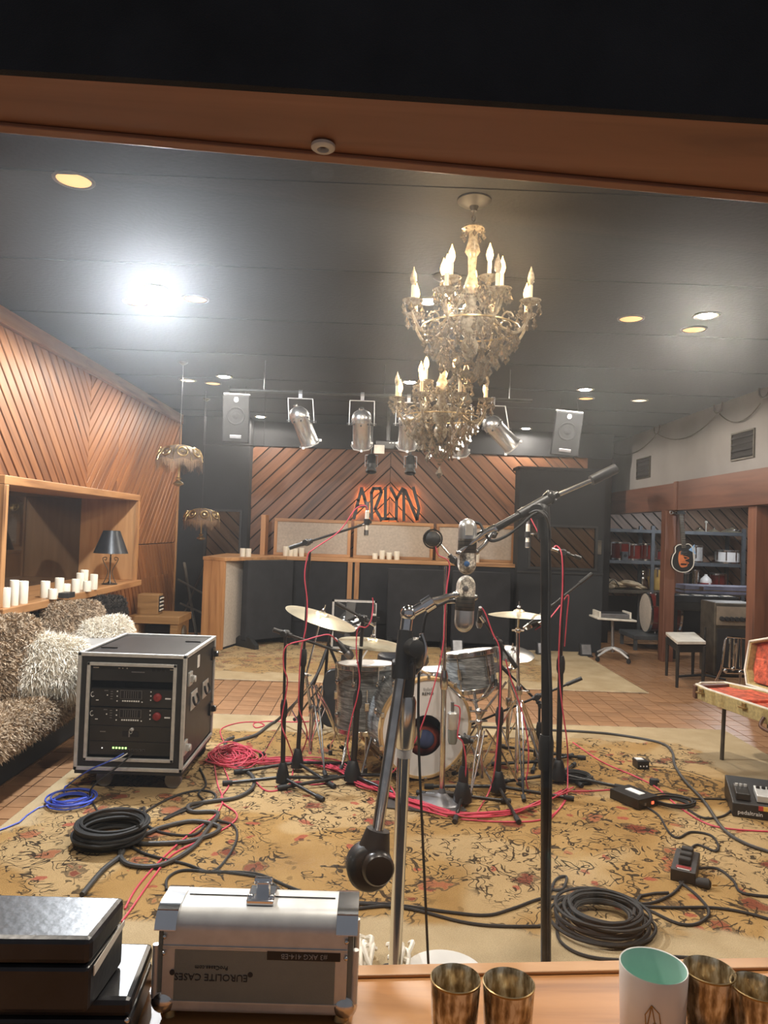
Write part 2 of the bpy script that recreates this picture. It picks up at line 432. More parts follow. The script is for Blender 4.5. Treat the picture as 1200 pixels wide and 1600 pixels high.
def rug_mat(name, x0, x1, y0, y1, bx0, bx1, by0, by1, fade=1.0):
    """x0..y1: pattern field in rug coordinates; outside it a plain pale border"""
    m, nt, b = nt_new(name)
    L = nt.links.new
    v = coords(nt)
    def noise(s, d=2, dist=0.0, vec=None):
        n = N(nt, 'ShaderNodeTexNoise'); n.inputs['Scale'].default_value = s; n.inputs['Detail'].default_value = d; n.inputs['Distortion'].default_value = dist
        L(vec if vec is not None else v, n.inputs['Vector']); return n
    def math_(op, a, bb=None):
        n = N(nt, 'ShaderNodeMath', operation=op)
        for i, q in enumerate((a, bb)):
            if q is None: continue
            if isinstance(q, (int, float)): n.inputs[i].default_value = q
            else: L(q, n.inputs[i])
        return n.outputs[0]
    def step(val, a, c):
        n = N(nt, 'ShaderNodeMapRange'); n.interpolation_type = 'SMOOTHSTEP'
        L(val, n.inputs['Value']); n.inputs['From Min'].default_value = a; n.inputs['From Max'].default_value = c
        return n.outputs[0]
    def mix(fac, a, bb):
        n = N(nt, 'ShaderNodeMix', data_type='RGBA')
        L(fac, n.inputs['Factor'])
        for k, q in (('A', a), ('B', bb)):
            if isinstance(q, tuple): n.inputs[k].default_value = (*q, 1)
            else: L(q, n.inputs[k])
        return n.outputs['Result']
    base = ramp(nt, [(0.25, (0.29, 0.165, 0.058)), (0.5, (0.37, 0.225, 0.085)), (0.75, (0.43, 0.28, 0.12))])
    L(noise(3.0, 5).outputs[0], base.inputs[0])
    # warped coordinates
    wn = noise(2.2, 2)
    wv = N(nt, 'ShaderNodeVectorMath', operation='MULTIPLY_ADD')
    L(wn.outputs['Color'], wv.inputs[0]); wv.inputs[1].default_value = (0.35, 0.35, 0); L(v, wv.inputs[2])
    W = wv.outputs[0]
    # pale medallion fields
    field = step(noise(1.3, 1, 0.5).outputs[0], 0.50, 0.56)
    col = mix(math_('MULTIPLY', field, 0.45), base.outputs[0], (0.52, 0.40, 0.23))
    # red and rose blossoms
    vo = N(nt, 'ShaderNodeTexVoronoi'); vo.inputs['Scale'].default_value = 5.5; L(W, vo.inputs['Vector'])
    sep = N(nt, 'ShaderNodeSeparateColor'); L(vo.outputs['Color'], sep.inputs[0])
    pet = noise(26, 2)
    dd = math_('ADD', vo.outputs['Distance'], math_('MULTIPLY', math_('SUBTRACT', pet.outputs[0], 0.5), 0.45))
    blob = math_('MULTIPLY', step(dd, 0.30, 0.24), step(sep.outputs[0], 0.50, 0.53))
    redc = ramp(nt, [(0.3, (0.17, 0.028, 0.025)), (0.7, (0.32, 0.105, 0.055))])
    L(sep.outputs[1], redc.inputs[0])
    col = mix(math_('MULTIPLY', blob, 0.85), col, redc.outputs[0])
    # small leaves
    vo2 = N(nt, 'ShaderNodeTexVoronoi'); vo2.inputs['Scale'].default_value = 11; L(W, vo2.inputs['Vector'])
    sep2 = N(nt, 'ShaderNodeSeparateColor'); L(vo2.outputs['Color'], sep2.inputs[0])
    d2 = math_('ADD', vo2.outputs['Distance'], math_('MULTIPLY', math_('SUBTRACT', pet.outputs[0], 0.5), 0.5))
    leaf = math_('MULTIPLY', step(d2, 0.28, 0.22), step(sep2.outputs[0], 0.70, 0.72))
    leafc = ramp(nt, [(0.4, (0.34, 0.07, 0.05)), (0.6, (0.22, 0.13, 0.05))])
    L(sep2.outputs[2], leafc.inputs[0])
    col = mix(math_('MULTIPLY', leaf, 0.8), col, leafc.outputs[0])
    # scrolling dark tendrils: iso-lines of noise, broken up
    patch = step(noise(1.7, 2).outputs[0], 0.37, 0.44)
    outl = math_('MULTIPLY', math_('MULTIPLY', step(dd, 0.37, 0.34), step(dd, 0.27, 0.30)), step(sep.outputs[0], 0.50, 0.53))
    col = mix(math_('MULTIPLY', outl, 0.7), col, (0.06, 0.04, 0.03))
    for s, fr, wdt, dist in ((5.2, 22.0, 0.30, 1.6), (10.5, 17.0, 0.36, 1.0)):
        sn = math_('ABSOLUTE', math_('SINE', math_('MULTIPLY', noise(s, 0.6, dist).outputs[0], fr)))
        ln = math_('MULTIPLY', step(sn, wdt, wdt * 0.55), patch)
        brk = step(noise(9, 2).outputs[0], 0.43, 0.49)
        col = mix(math_('MULTIPLY', math_('MULTIPLY', ln, brk), 0.92), col, (0.038, 0.028, 0.02))
    # paisley whorls: rings about scattered centres
    vo3 = N(nt, 'ShaderNodeTexVoronoi'); vo3.inputs['Scale'].default_value = 1.25; L(W, vo3.inputs['Vector'])
    sep3 = N(nt, 'ShaderNodeSeparateColor'); L(vo3.outputs['Color'], sep3.inputs[0])
    dr = math_('ADD', vo3.outputs['Distance'], math_('MULTIPLY', noise(30, 1).outputs[0], 0.045))
    ring = step(math_('SINE', math_('MULTIPLY', dr, 78.0)), 0.35, 0.75)
    ringm = math_('MULTIPLY', math_('MULTIPLY', step(vo3.outputs['Distance'], 0.36, 0.33), step(sep3.outputs[0], 0.30, 0.32)), step(noise(22, 1).outputs[0], 0.38, 0.46))
    col = mix(math_('MULTIPLY', math_('MULTIPLY', ring, ringm), 0.8), col, (0.07, 0.05, 0.03))
    # border: beyond the field a plain sandy band
    xyz = N(nt, 'ShaderNodeSeparateXYZ'); tc = N(nt, 'ShaderNodeTexCoord'); L(tc.outputs['Object'], xyz.inputs[0])
    edge = noise(4, 3)
    jx = math_('ADD', xyz.outputs[0], math_('MULTIPLY', math_('SUBTRACT', edge.outputs[0], .5), .35))
    jy = math_('ADD', xyz.outputs[1], math_('MULTIPLY', math_('SUBTRACT', edge.outputs[0], .5), .35))
    inside = math_('MULTIPLY', math_('MULTIPLY', step(jx, x0 - .03, x0 + .03), step(jx, x1 + .03, x1 - .03)), math_('MULTIPLY', step(jy, y0 - .03, y0 + .03), step(jy, y1 + .03, y1 - .03)))
    bord = ramp(nt, [(0.3, (0.40, 0.30, 0.17)), (0.7, (0.50, 0.39, 0.24))])
    L(noise(5, 6).outputs[0], bord.inputs[0])
    col = mix(math_('MULTIPLY', inside, fade), bord.outputs[0], col)
    # worn pile
    pile = noise(260, 2)
    pr = ramp(nt, [(0.3, 0.72), (0.7, 1.12)]); L(pile.outputs[0], pr.inputs[0])
    mu = N(nt, 'ShaderNodeMix', data_type='RGBA', blend_type='MULTIPLY'); mu.inputs['Factor'].default_value = 0.8
    L(col, mu.inputs['A']); L(pr.outputs[0], mu.inputs['B'])
    L(mu.outputs['Result'], b.inputs['Base Color'])
    b.inputs['Roughness'].default_value = 0.95; b.inputs['Specular IOR Level'].default_value = 0.1
    bp = N(nt, 'ShaderNodeBump'); bp.inputs['Strength'].default_value = 0.5; bp.inputs['Distance'].default_value = 0.006
    L(pile.outputs[0], bp.inputs['Height']); L(bp.outputs[0], b.inputs['Normal'])
    return m

# ================================================================== STRUCTURE
def S(o):
    o['kind'] = 'structure'; return o
def clip_half(poly, n, d, keep_less):
    out = []
    for i in range(len(poly)):
        a, b = poly[i], poly[(i + 1) % len(poly)]
        da = n[0] * a[0] + n[1] * a[1] - d; db = n[0] * b[0] + n[1] * b[1] - d
        if not keep_less: da, db = -da, -db
        if da <= 0: out.append(a)
        if da * db < 0:
            t = da / (da - db); out.append((a[0] + (b[0] - a[0]) * t, a[1] + (b[1] - a[1]) * t))
    return out
def planks(wall, O, U, V, polys, ang, pitch, gap, thick, m, name='plank'):
    O, U, V = Vector(O), Vector(U), Vector(V); NN = U.cross(V)
    t = (math.cos(ang), math.sin(ang)); n = (-t[1], t[0])
    for poly in polys:
        ds = [n[0] * p[0] + n[1] * p[1] for p in poly]
        k = math.floor(min(ds) / pitch)
        while k * pitch < max(ds):
            q = clip_half(poly, n, k * pitch + gap / 2, False)
            if len(q) > 2: q = clip_half(q, n, (k + 1) * pitch - gap / 2, True)
            k += 1
            if len(q) < 3: continue
            area = abs(sum(q[i][0] * q[(i + 1) % len(q)][1] - q[(i + 1) % len(q)][0] * q[i][1] for i in range(len(q)))) / 2
            if area < 0.002: continue
            cx = sum(p[0] for p in q) / len(q); cy = sum(p[1] for p in q) / len(q)
            loc = [((p[0] - cx) * t[0] + (p[1] - cy) * t[1], (p[0] - cx) * n[0] + (p[1] - cy) * n[1]) for p in q]
            mb = MB(); mb.prism([(x, y, 0) for x, y in loc], (0, 0, thick + R_.uniform(-.001, .001)))
            o = mb.build(name, m, None, smooth=False)
            t3 = U * t[0] + V * t[1]; n3 = U * n[0] + V * n[1]
            M = Matrix((t3, n3, NN)).transposed().to_4x4(); M.translation = O + U * cx + V * cy
            o.parent = wall; o.matrix_basis = Matrix.Translation(-ORG[wall.name]) @ M
            bv = o.modifiers.new('bevel', 'BEVEL'); bv.width = 0.003; bv.segments = 1; bv.limit_method = 'ANGLE'

# floor, tiles
floor = S(MB().span((-4.2, 1.28, -0.12), (7.2, 12.2, -0.006)).build('floor', GROUT, smooth=False))
TP = 0.15
tm = MB().box((0, 0, -0.005), (TP - 0.008, TP - 0.008, 0.010)).build('tile', TILE, floor, smooth=False)
tmesh = tm.data
cells = []
for i in range(-28, 47):
    for j in range(10, 80):
        x, y = (i + .5) * TP, (j + .5) * TP
        cells.append((x, y))
def tile_single(x, y):
    return (5.55 < y < 7.0 and -1.5 < x < 2.78) or (2.78 < x < 3.45 and 5.0 < y < 6.3)
def tile_hidden(x, y):
    return (-1.6 < x < 2.65 and y < 5.55) or (-1.9 < x < 2.55 and 7.1 < y < 8.9) or x < -2.7 or y < 2.0
first = True; stuff = MB(); cnt = 0
for x, y in cells:
    if tile_single(x, y) and cnt < 300:
        cnt += 1
        o = tm if first else tm.copy()
        if not first: COL.objects.link(o)
        first = False
        o.location = (x, y, R_.uniform(-.0012, .0008))
        o.rotation_euler = (R_.uniform(-.004, .004), R_.uniform(-.004, .004), 0)
    elif not tile_hidden(x, y):
        stuff.box((x, y, -0.005 + R_.uniform(-.001, .0005)), (TP - 0.008, TP - 0.008, 0.010))
tag(stuff.build('tiles', TILE, floor, smooth=False), kind='stuff')

ceiling = S(MB().span((-4.2, 1.2, CEIL), (7.2, 12.2, CEIL + .12)).build('ceiling', CEILM, smooth=False))
for k in range(9):      # faint joints between the black ceiling boards
    MB().span((-2.6, 2.0 + k * 1.05, CEIL - .004), (3.55, 2.02 + k * 1.05, CEIL)).build('batten', CEILM, ceiling, smooth=False)

# left wall with diagonal slats
XL = -2.63
wl = S(MB().span((XL - .14, 1.2, 0), (XL - .025, 4.86, CEIL)).span((XL - .14, 7.52, 0), (XL - .025, 9.86, CEIL))
       .span((XL - .14, 4.86, 0), (XL - .025, 7.52, .82)).span((XL - .14, 4.86, 1.70), (XL - .025, 7.52, CEIL)).build('wall_left', GROOVE, smooth=False))
PU, PV = (0, 1, 0), (0, 0, 1)
SEAM = 6.75
planks(wl, (XL - .025, 0, 0), PU, PV, [[(3.9, 1.70), (SEAM, 1.70), (SEAM, 2.78), (3.9, 2.78)]], rad(-45), .10, .017, .024, W_LEFT)
planks(wl, (XL - .025, 0, 0), PU, PV, [[(SEAM, 1.70), (7.53, 1.70), (7.53, 2.78), (SEAM, 2.78)]], rad(45), .10, .017, .024, W_LEFT)
planks(wl, (XL - .025, 0, 0), PU, PV, [[(7.535, 1.20), (9.83, 1.20), (9.83, 2.78), (7.535, 2.78)]], rad(45), .10, .017, .024, W_LEFT)
planks(wl, (XL - .025, 0, 0), PU, PV, [[(7.0, 0), (9.83, 0), (9.83, .80), (7.0, .80)]], rad(-60), .10, .017, .024, W_LEFT)
planks(wl, (XL - .025, 0, 0), PU, PV, [[(7.54, .80), (9.83, .80), (9.83, 1.19), (7.54, 1.19)]], rad(-60), .10, .017, .024, W_LEFT)
planks(wl, (XL - .025, 0, 0), PU, PV, [[(3.9, .25), (6.99, .25), (6.99, .80), (3.9, .80)]], rad(48), .10, .017, .024, W_LEFT)
S(MB().span((XL - .02, 1.3, 2.785), (XL + .03, 9.86, CEIL)).build('trim_1', W_FRAME, smooth=False, bevel=.004))
S(MB().span((XL - .14, 9.835, 0), (XL + .012, 9.885, 2.78)).build('trim_2', W_FRAMEZ, smooth=False, bevel=.004))

# window in the left wall (booth window with a deep pine box frame)
DGLASS, _nt, _b = nt_new('unlit_room_glass')
_nz = N(_nt, 'ShaderNodeTexNoise'); _nz.inputs['Scale'].default_value = 3; _nt.links.new(coords(_nt), _nz.inputs['Vector'])
_r = ramp(_nt, [(0.3, (0.016, 0.012, 0.009)), (0.7, (0.024, 0.018, 0.013))]); _nt.links.new(_nz.outputs[0], _r.inputs[0]); _nt.links.new(_r.outputs[0], _b.inputs['Base Color'])
_b.inputs['Roughness'].default_value = 0.04; _b.inputs['IOR'].default_value = 1.7  # opaque pane; the dark of the unlit room behind is put into its colour
w2 = bpy.data.objects.new('window_2', None); link(w2, None, (-2.6, 6.2, .8)); S(w2)
MB().span((-2.98, 4.80, 1.665), (-2.40, 7.57, 1.725)).build('lintel', W_FRAME, w2, smooth=False, bevel=.005)
MB().span((-2.98, 4.78, .80), (-2.36, 7.60, .86)).build('ledge', W_FRAME, w2, smooth=False, bevel=.008)
MB().span((-2.98, 4.80, .86), (-2.40, 4.86, 1.665)).build('jamb', W_FRAMEZ, w2, smooth=False, bevel=.004)
MB().span((-2.98, 7.51, .86), (-2.42, 7.57, 1.665)).build('jamb', W_PLY, w2, smooth=False, bevel=.004)
MB().span((-2.42, 7.50, .86), (-2.40, 7.57, 1.665)).build('edge_strip', W_FRAMEZ, w2, smooth=False)
MB().span((-2.99, 4.86, .86), (-2.975, 7.51, 1.665)).build('pane', DGLASS, w2, smooth=False)

# back wall, chevron slats
YB = 10.2
wb = S(MB().span((-3.4, YB + .025, 0), (3.3, YB + .15, CEIL)).build('wall_back', GROOVE, smooth=False))
BU = (1, 0, 0)
planks(wb, (0, YB + .025, 0), BU, PV, [[(-1.72, .85), (.20, .85), (.20, 2.56), (-1.72, 2.56)]], rad(45), .15, .016, .022, W_BACK)
planks(wb, (0, YB + .025, 0), BU, PV, [[(.205, .85), (2.95, .85), (2.95, 2.56), (.205, 2.56)]], rad(-45), .15, .016, .022, W_BACK)
S(MB().span((-3.3, YB - .02, 2.56), (3.3, YB + .02, CEIL)).build('trim_3', BLACKW, smooth=False))

# black booth fronts in the corners, each with a window
def booth(name, wn, x0, x1, yf, ztop, wx0, wx1, wz0, wz1, depth):
    b = MB()
    b.span((x0, yf, 0), (wx0, yf + depth, ztop)); b.span((wx1, yf, 0), (x1, yf + depth, ztop))
    b.span((wx0, yf, 0), (wx1, yf + depth, wz0)); b.span((wx0, yf, wz1), (wx1, yf + depth, ztop))
    o = S(b.build(name, BLACKW, smooth=False))
    wd = bpy.data.objects.new(wn, None); link(wd, None, ((wx0 + wx1) / 2, yf, wz0)); S(wd)
    f = MB()
    f.span((wx0 - .03, yf - .02, wz0 - .03), (wx1 + .03, yf + .01, wz0)); f.span((wx0 - .03, yf - .02, wz1), (wx1 + .03, yf + .01, wz1 + .03))
    f.span((wx0 - .03, yf - .02, wz0), (wx0, yf + .01, wz1)); f.span((wx1, yf - .02, wz0), (wx1 + .03, yf + .01, wz1))
    f.build('frame', BLACKP, wd, smooth=False)
    back = MB().span((wx0 - .1, yf + depth, wz0 - .1), (wx1 + .1, yf + depth + .03, wz1 + .1)).build('backing', GROOVE, wd, smooth=False)
    planks(wd, (0, yf + .055, 0), BU, PV, [[(wx0, wz0 - .05), (wx1, wz0 - .05), (wx1, wz1 + .05), (wx0, wz1 + .05)]], rad(-45), .13, .016, .02, W_ALC)
    MB().span((wx0, yf + .006, wz0), (wx1, yf + .010, wz1)).build('pane', THING_GLASS, wd, smooth=False)
    return o
THING_GLASS, _nt, _b = nt_new('thin_glass')
_o = _nt.nodes['Material Output']; _t = N(_nt, 'ShaderNodeBsdfTransparent'); _t.inputs[0].default_value = (.82, .80, .76, 1)
_g = N(_nt, 'ShaderNodeBsdfGlossy'); _g.inputs['Roughness'].default_value = 0.03
_mx = N(_nt, 'ShaderNodeMixShader'); _lw = N(_nt, 'ShaderNodeFresnel'); _lw.inputs[0].default_value = 1.5
_nt.links.new(_lw.outputs[0], _mx.inputs[0]); _nt.links.new(_t.outputs[0], _mx.inputs[1]); _nt.links.new(_g.outputs[0], _mx.inputs[2]); _nt.links.new(_mx.outputs[0], _o.inputs[0])
booth('wall_back_left', 'window_3', -3.3, -1.70, 9.9, CEIL, -2.24, -1.80, .93, 1.63, .24)
bw = booth('wall_back_right', 'window_4', 1.83, 2.92, 9.3, 2.29, 1.99, 2.81, 1.06, 1.57, .3)
MB().span((1.80, 9.27, 2.29), (2.95, 9.62, 2.325)).build('cap_rail', BLACKW, bw, smooth=False)
MB().span((2.84, 9.285, 1.24), (2.89, 9.3, 1.42)).build('switch_plate', BRONZE, bw, smooth=False, bevel=.004)
MB().span((1.83, 9.28, .98), (2.92, 9.30, 1.0)).build('rail', BLACKP, bw, smooth=False)

# right wall: plaster soffit on redwood beams and posts, store alcove behind
XR = 3.58
wr = S(MB().span((XR, 1.3, 2.13), (XR + .12, 11.15, CEIL)).build('wall_right', PLASTER, smooth=False))
def wall_vent(y0, y1, lab):
    v = thing('wall_vent', lab, 'vent', (XR, (y0 + y1) / 2, 2.28))
    MB().span((XR - .006, y0, 2.28), (XR - .001, y1, 2.53)).build('opening', GROOVE, v, smooth=False)
    f = MB(); f.span((XR - .018, y0 - .015, 2.265), (XR - .001, y1 + .015, 2.28)).span((XR - .018, y0 - .015, 2.53), (XR - .001, y1 + .015, 2.545))
    f.span((XR - .018, y0 - .015, 2.28), (XR - .001, y0, 2.53)).span((XR - .018, y1, 2.28), (XR - .001, y1 + .015, 2.53))
    f.build('frame', BRONZE, v, smooth=False)
    for k in range(4):
        MB().box((XR - .010, (y0 + y1) / 2, 2.31 + k * .062), (.004, y1 - y0, .05), Matrix.Rotation(rad(35), 3, 'Y')).build('louvre', GROOVE, v, smooth=False)
wall_vent(6.91, 7.33, 'larger looking dark square vent in the grey plaster wall, nearer the camera')
wall_vent(9.54, 10.0, 'smaller looking dark square vent in the grey plaster wall above the shelf bay')
S(MB().span((3.52, 8.44, 1.81), (3.66, 11.0, 2.13)).build('trim_4', W_BEAM, smooth=False, bevel=.004))
S(MB().span((3.46, 1.4, 1.80), (3.66, 8.36, 2.13)).build('trim_5', W_BEAM, smooth=False, bevel=.004))
S(MB().span((3.44, 8.36, 1.80), (3.68, 8.44, 2.13)).build('trim_6', W_POST, smooth=False, bevel=.004))
S(MB().span((3.50, 8.79, 0), (3.63, 8.93, 1.81)).build('trim_7', W_POST, smooth=False, bevel=.006))
S(MB().span((3.50, 6.70, 0), (3.64, 6.85, 1.80)).build('trim_8', W_POST, smooth=False, bevel=.006))
S(MB().span((4.02, 9.7, 0), (4.12, 9.82, 2.13)).build('trim_9', W_POST, smooth=False, bevel=.006))
wa = S(MB().span((2.8, 11.62, 0), (7.2, 11.75, CEIL)).build('wall_alcove', GROOVE, smooth=False))
planks(wa, (0, 11.625, 0), BU, PV, [[(3.1, .55), (6.6, .55), (6.6, 2.12), (3.1, 2.12)]], rad(-45), .135, .018, .02, W_ALC)
S(MB().span((7.05, 1.3, 0), (7.2, 11.7, CEIL)).build('wall_far_right', W_BEAM, smooth=False))
S(MB().span((3.7, 1.3, 2.14), (7.05, 11.62, 2.2)).build('trim_10', BLACKW, smooth=False))
S(MB().span((-4.2, 9.9, 0), (-3.3, 10.1, CEIL)).build('wall_corner', BLACKW, smooth=False))

# front wall with the control-room window: sill, header, pane
SL = 0.078
def wy(x, y): return y + SL * x
def quad_prism(x0, x1, ya, sa, yb, sb, z0, z1, zs=0):
    return MB().prism([(x0, ya + sa * x0, z0 + zs * x0), (x1, ya + sa * x1, z0 + zs * x1), (x1, yb + sb * x1, z0 + zs * x1), (x0, yb + sb * x0, z0 + zs * x0)], (0, 0, z1 - z0))
wf = S(quad_prism(-4.2, 7.2, 1.265, SL, 1.34, SL, 0, .66).build('wall_front', BLACKW, smooth=False))
b = quad_prism(-4.2, -1.35, 1.265, SL, 1.34, SL, .66, CEIL); c = quad_prism(1.5, 7.2, 1.265, SL, 1.34, SL, .66, CEIL)
b.add(c.v, c.f); c = quad_prism(-1.35, 1.5, 1.275, SL, 1.34, SL, 2.135, CEIL); b.add(c.v, c.f)
S(b.build('wall_front_upper', BLACKW, smooth=False))
S(quad_prism(-1.5, 1.6, 1.064, .018, 1.079, .018, 2.0895, 3.2, -.012).build('wall_control_room', BLACKF, smooth=False))
sill = S(quad_prism(-1.35, 1.5, .45, 0, 1.262, SL, .65, .71).build('trim_11', W_SILL, smooth=False, bevel=.003))
S(quad_prism(-1.35, 1.5, 1.232, SL, 1.2615, SL, .71, .716).build('trim_12', W_FRAMEX, smooth=False, bevel=.002))
S(quad_prism(-1.35, 1.5, 1.080, .018, 1.272, SL, 2.09, 2.15, -.012).build('trim_13', W_HEAD, smooth=False))
S(quad_prism(-1.35, 1.5, 1.246, SL, 1.2715, SL, 2.082, 2.0895, -.012).build('trim_14', W_HEAD, smooth=False, bevel=.002))
# the pane itself: clear glass whose smeared film scatters a little light forward, so that lamps behind it bloom
PANE, _nt, _b = nt_new('smeared_pane')
_o = _nt.nodes['Material Output']; L_ = _nt.links.new
_t = N(_nt, 'ShaderNodeBsdfTransparent'); _t.inputs[0].default_value = (1, 1, 1, 1)
_g = N(_nt, 'ShaderNodeBsdfGlossy'); _g.inputs['Roughness'].default_value = 0.02
mx = N(_nt, 'ShaderNodeMixShader'); mx.inputs[0].default_value = 0.02; L_(_t.outputs[0], mx.inputs[1]); L_(_g.outputs[0], mx.inputs[2]); L_(mx.outputs[0], _o.inputs['Surface'])
_v = []
for g_, dens in ((0.70, HAZE[0]), (0.905, HAZE[1])):
    vs_ = N(_nt, 'ShaderNodeVolumeScatter'); vs_.inputs['Anisotropy'].default_value = g_; vs_.inputs['Density'].default_value = dens; vs_.inputs['Color'].default_value = (.95, .98, 1, 1); _v.append(vs_)
_a = N(_nt, 'ShaderNodeAddShader'); L_(_v[0].outputs[0], _a.inputs[0]); L_(_v[1].outputs[0], _a.inputs[1]); L_(_a.outputs[0], _o.inputs['Volume'])
PANE.cycles.homogeneous_volume = True
w1 = bpy.data.objects.new('window_1', None); link(w1, None, (0, 1.262, .71)); S(w1)
quad_prism(-1.35, 1.5, 1.2635, SL, 1.2695, SL, .70, 2.10).build('pane', PANE, w1, smooth=False)

# rugs
def rug(name, lab, x0, x1, y0, y1, fld, fade):
    c = ((x0 + x1) / 2, (y0 + y1) / 2, 0)
    m = rug_mat(name + '_weave', fld[0] - c[0], fld[1] - c[0], fld[2] - c[1], fld[3] - c[1], 0, 0, 0, 0, fade)
    t = thing(name, lab, 'rug', c)
    MB().span((x0, y0, 0.001), (x1, y1, .012)).build('pile', m, t, smooth=False, bevel=.005)
    e = MB().tube([(x0, y0, .007), (x1, y0, .007), (x1, y1, .007), (x0, y1, .007)], .007, 6, closed=True)
    e.build('binding', CLOTH, t)
    return t
rug('patterned_rug', 'large gold floral rug under the drum kit and cables', -1.69, 2.74, 1.62, 5.65, (-1.60, 2.25, 2.75, 5.25), 1.0)
rug('patterned_rug', 'faded gold rug on the far side of the tile strip', -2.25, 2.64, 6.94, 9.25, (-1.7, 1.9, 7.3, 9.2), 0.75)

# ------------------------------------------------------------------ ceiling downlights
def downlight(x, y, kind, lab, r=.075, power=1.0, z=CEIL, col=DOWN_COL):
    CEIL = z
    t = thing('ceiling_downlight', lab, 'ceiling light', (x, y, CEIL), 'recessed ceiling downlights')
    MB().lathe([(r + .012, 0), (r + .012, -.006), (r, -.010), (r - .004, -.004), (r - .004, 0)], (x, y, CEIL), n=28, caps=False).build('trim_ring', BRONZE, t)
    m = {'amber': LAMPA, 'pale': LAMPC, 'white': LAMPA}[kind]
    MB().lathe([(r - .004, -.004), (r * .6, -.003)], (x, y, CEIL), n=24, caps=True).build('reflector', m, t)
    if kind == 'white':
        MB().lathe([(.0, -.016), (.046, -.012), (.056, -.003)], (x, y, CEIL), n=20, caps=True).build('lamp', LAMPW, t)
        l = bpy.data.lights.new('downlight', 'SPOT'); l.energy = DOWN_W * power; l.color = col; l.spot_size = rad(178); l.spot_blend = .2; l.shadow_soft_size = .05
        o = bpy.data.objects.new('downlight', l); COL.objects.link(o); o.location = (0, 0, -.03); o.parent = t
for i, (x, y) in enumerate(BRIGHT):
    lab = ['brightest white downlight high over the left sofa', 'white downlight above the left hanging loudspeaker', 'small white downlight at the far left of the ceiling',
           'white downlight seen through the nearer chandelier', 'white downlight high on the right of the ceiling', 'white downlight above the right hanging loudspeaker',
           'small white downlight at the far right of the ceiling', 'downlight above the window on the left, out of view', 'downlight above the window in the middle, out of view', 'downlight above the window on the right, out of view',
           'white downlight behind the smaller chandelier'][i]
    downlight(x, y, 'white', lab, power=(2.9, .9, .5, .7, 1.0, .8, .6, .8, .8, .8, .6)[i], col=((.90, .95, 1.0) if i == 0 else DOWN_COL))
for x, y, k, lab in [(-1.33, 3.12, 'amber', 'largest amber downlight near the wooden header'), (-1.20, 4.72, 'amber', 'amber downlight just right of the brightest lamp'),
                     (-1.62, 4.84, 'amber', 'amber downlight just left of the brightest lamp'), (-1.93, 7.43, 'pale', 'pale cream downlight left of the hanging loudspeaker lamp'),
                     (-1.70, 7.54, 'amber', 'small amber downlight beside the pale cream one'), (1.64, 4.78, 'amber', 'amber downlight inward of the right bright lamp'),
                     (2.14, 4.97, 'amber', 'amber downlight below the right bright lamp'), (2.16, 7.6, 'amber', 'amber downlight just below the lamp over the right loudspeaker'), (2.72, 7.6, 'pale', 'pale downlight closest to the grey plaster wall')]:
    downlight(x, y, k, lab)
for x, y, p, lab in ((4.9, 9.9, .5, 'downlight under the low alcove ceiling near the shelves, out of view'), (4.7, 7.2, .4, 'downlight under the low alcove ceiling nearer the camera, out of view')):
    downlight(x, y, 'white', lab, power=p, z=2.14, col=(.9, .94, 1.0))
g = fl(505, 227, 2.088)
gr = MB(); gr.lathe([(.020, 0), (.020, -.005), (.016, -.008), (.010, -.008), (.009, -.002), (.009, 0)], g, n=24, caps=False)  # pale ring on the underside of the header
tag(gr.build('pale_ring', CREAM, None, g), 'small pale ring on the wooden window header', 'fitting')

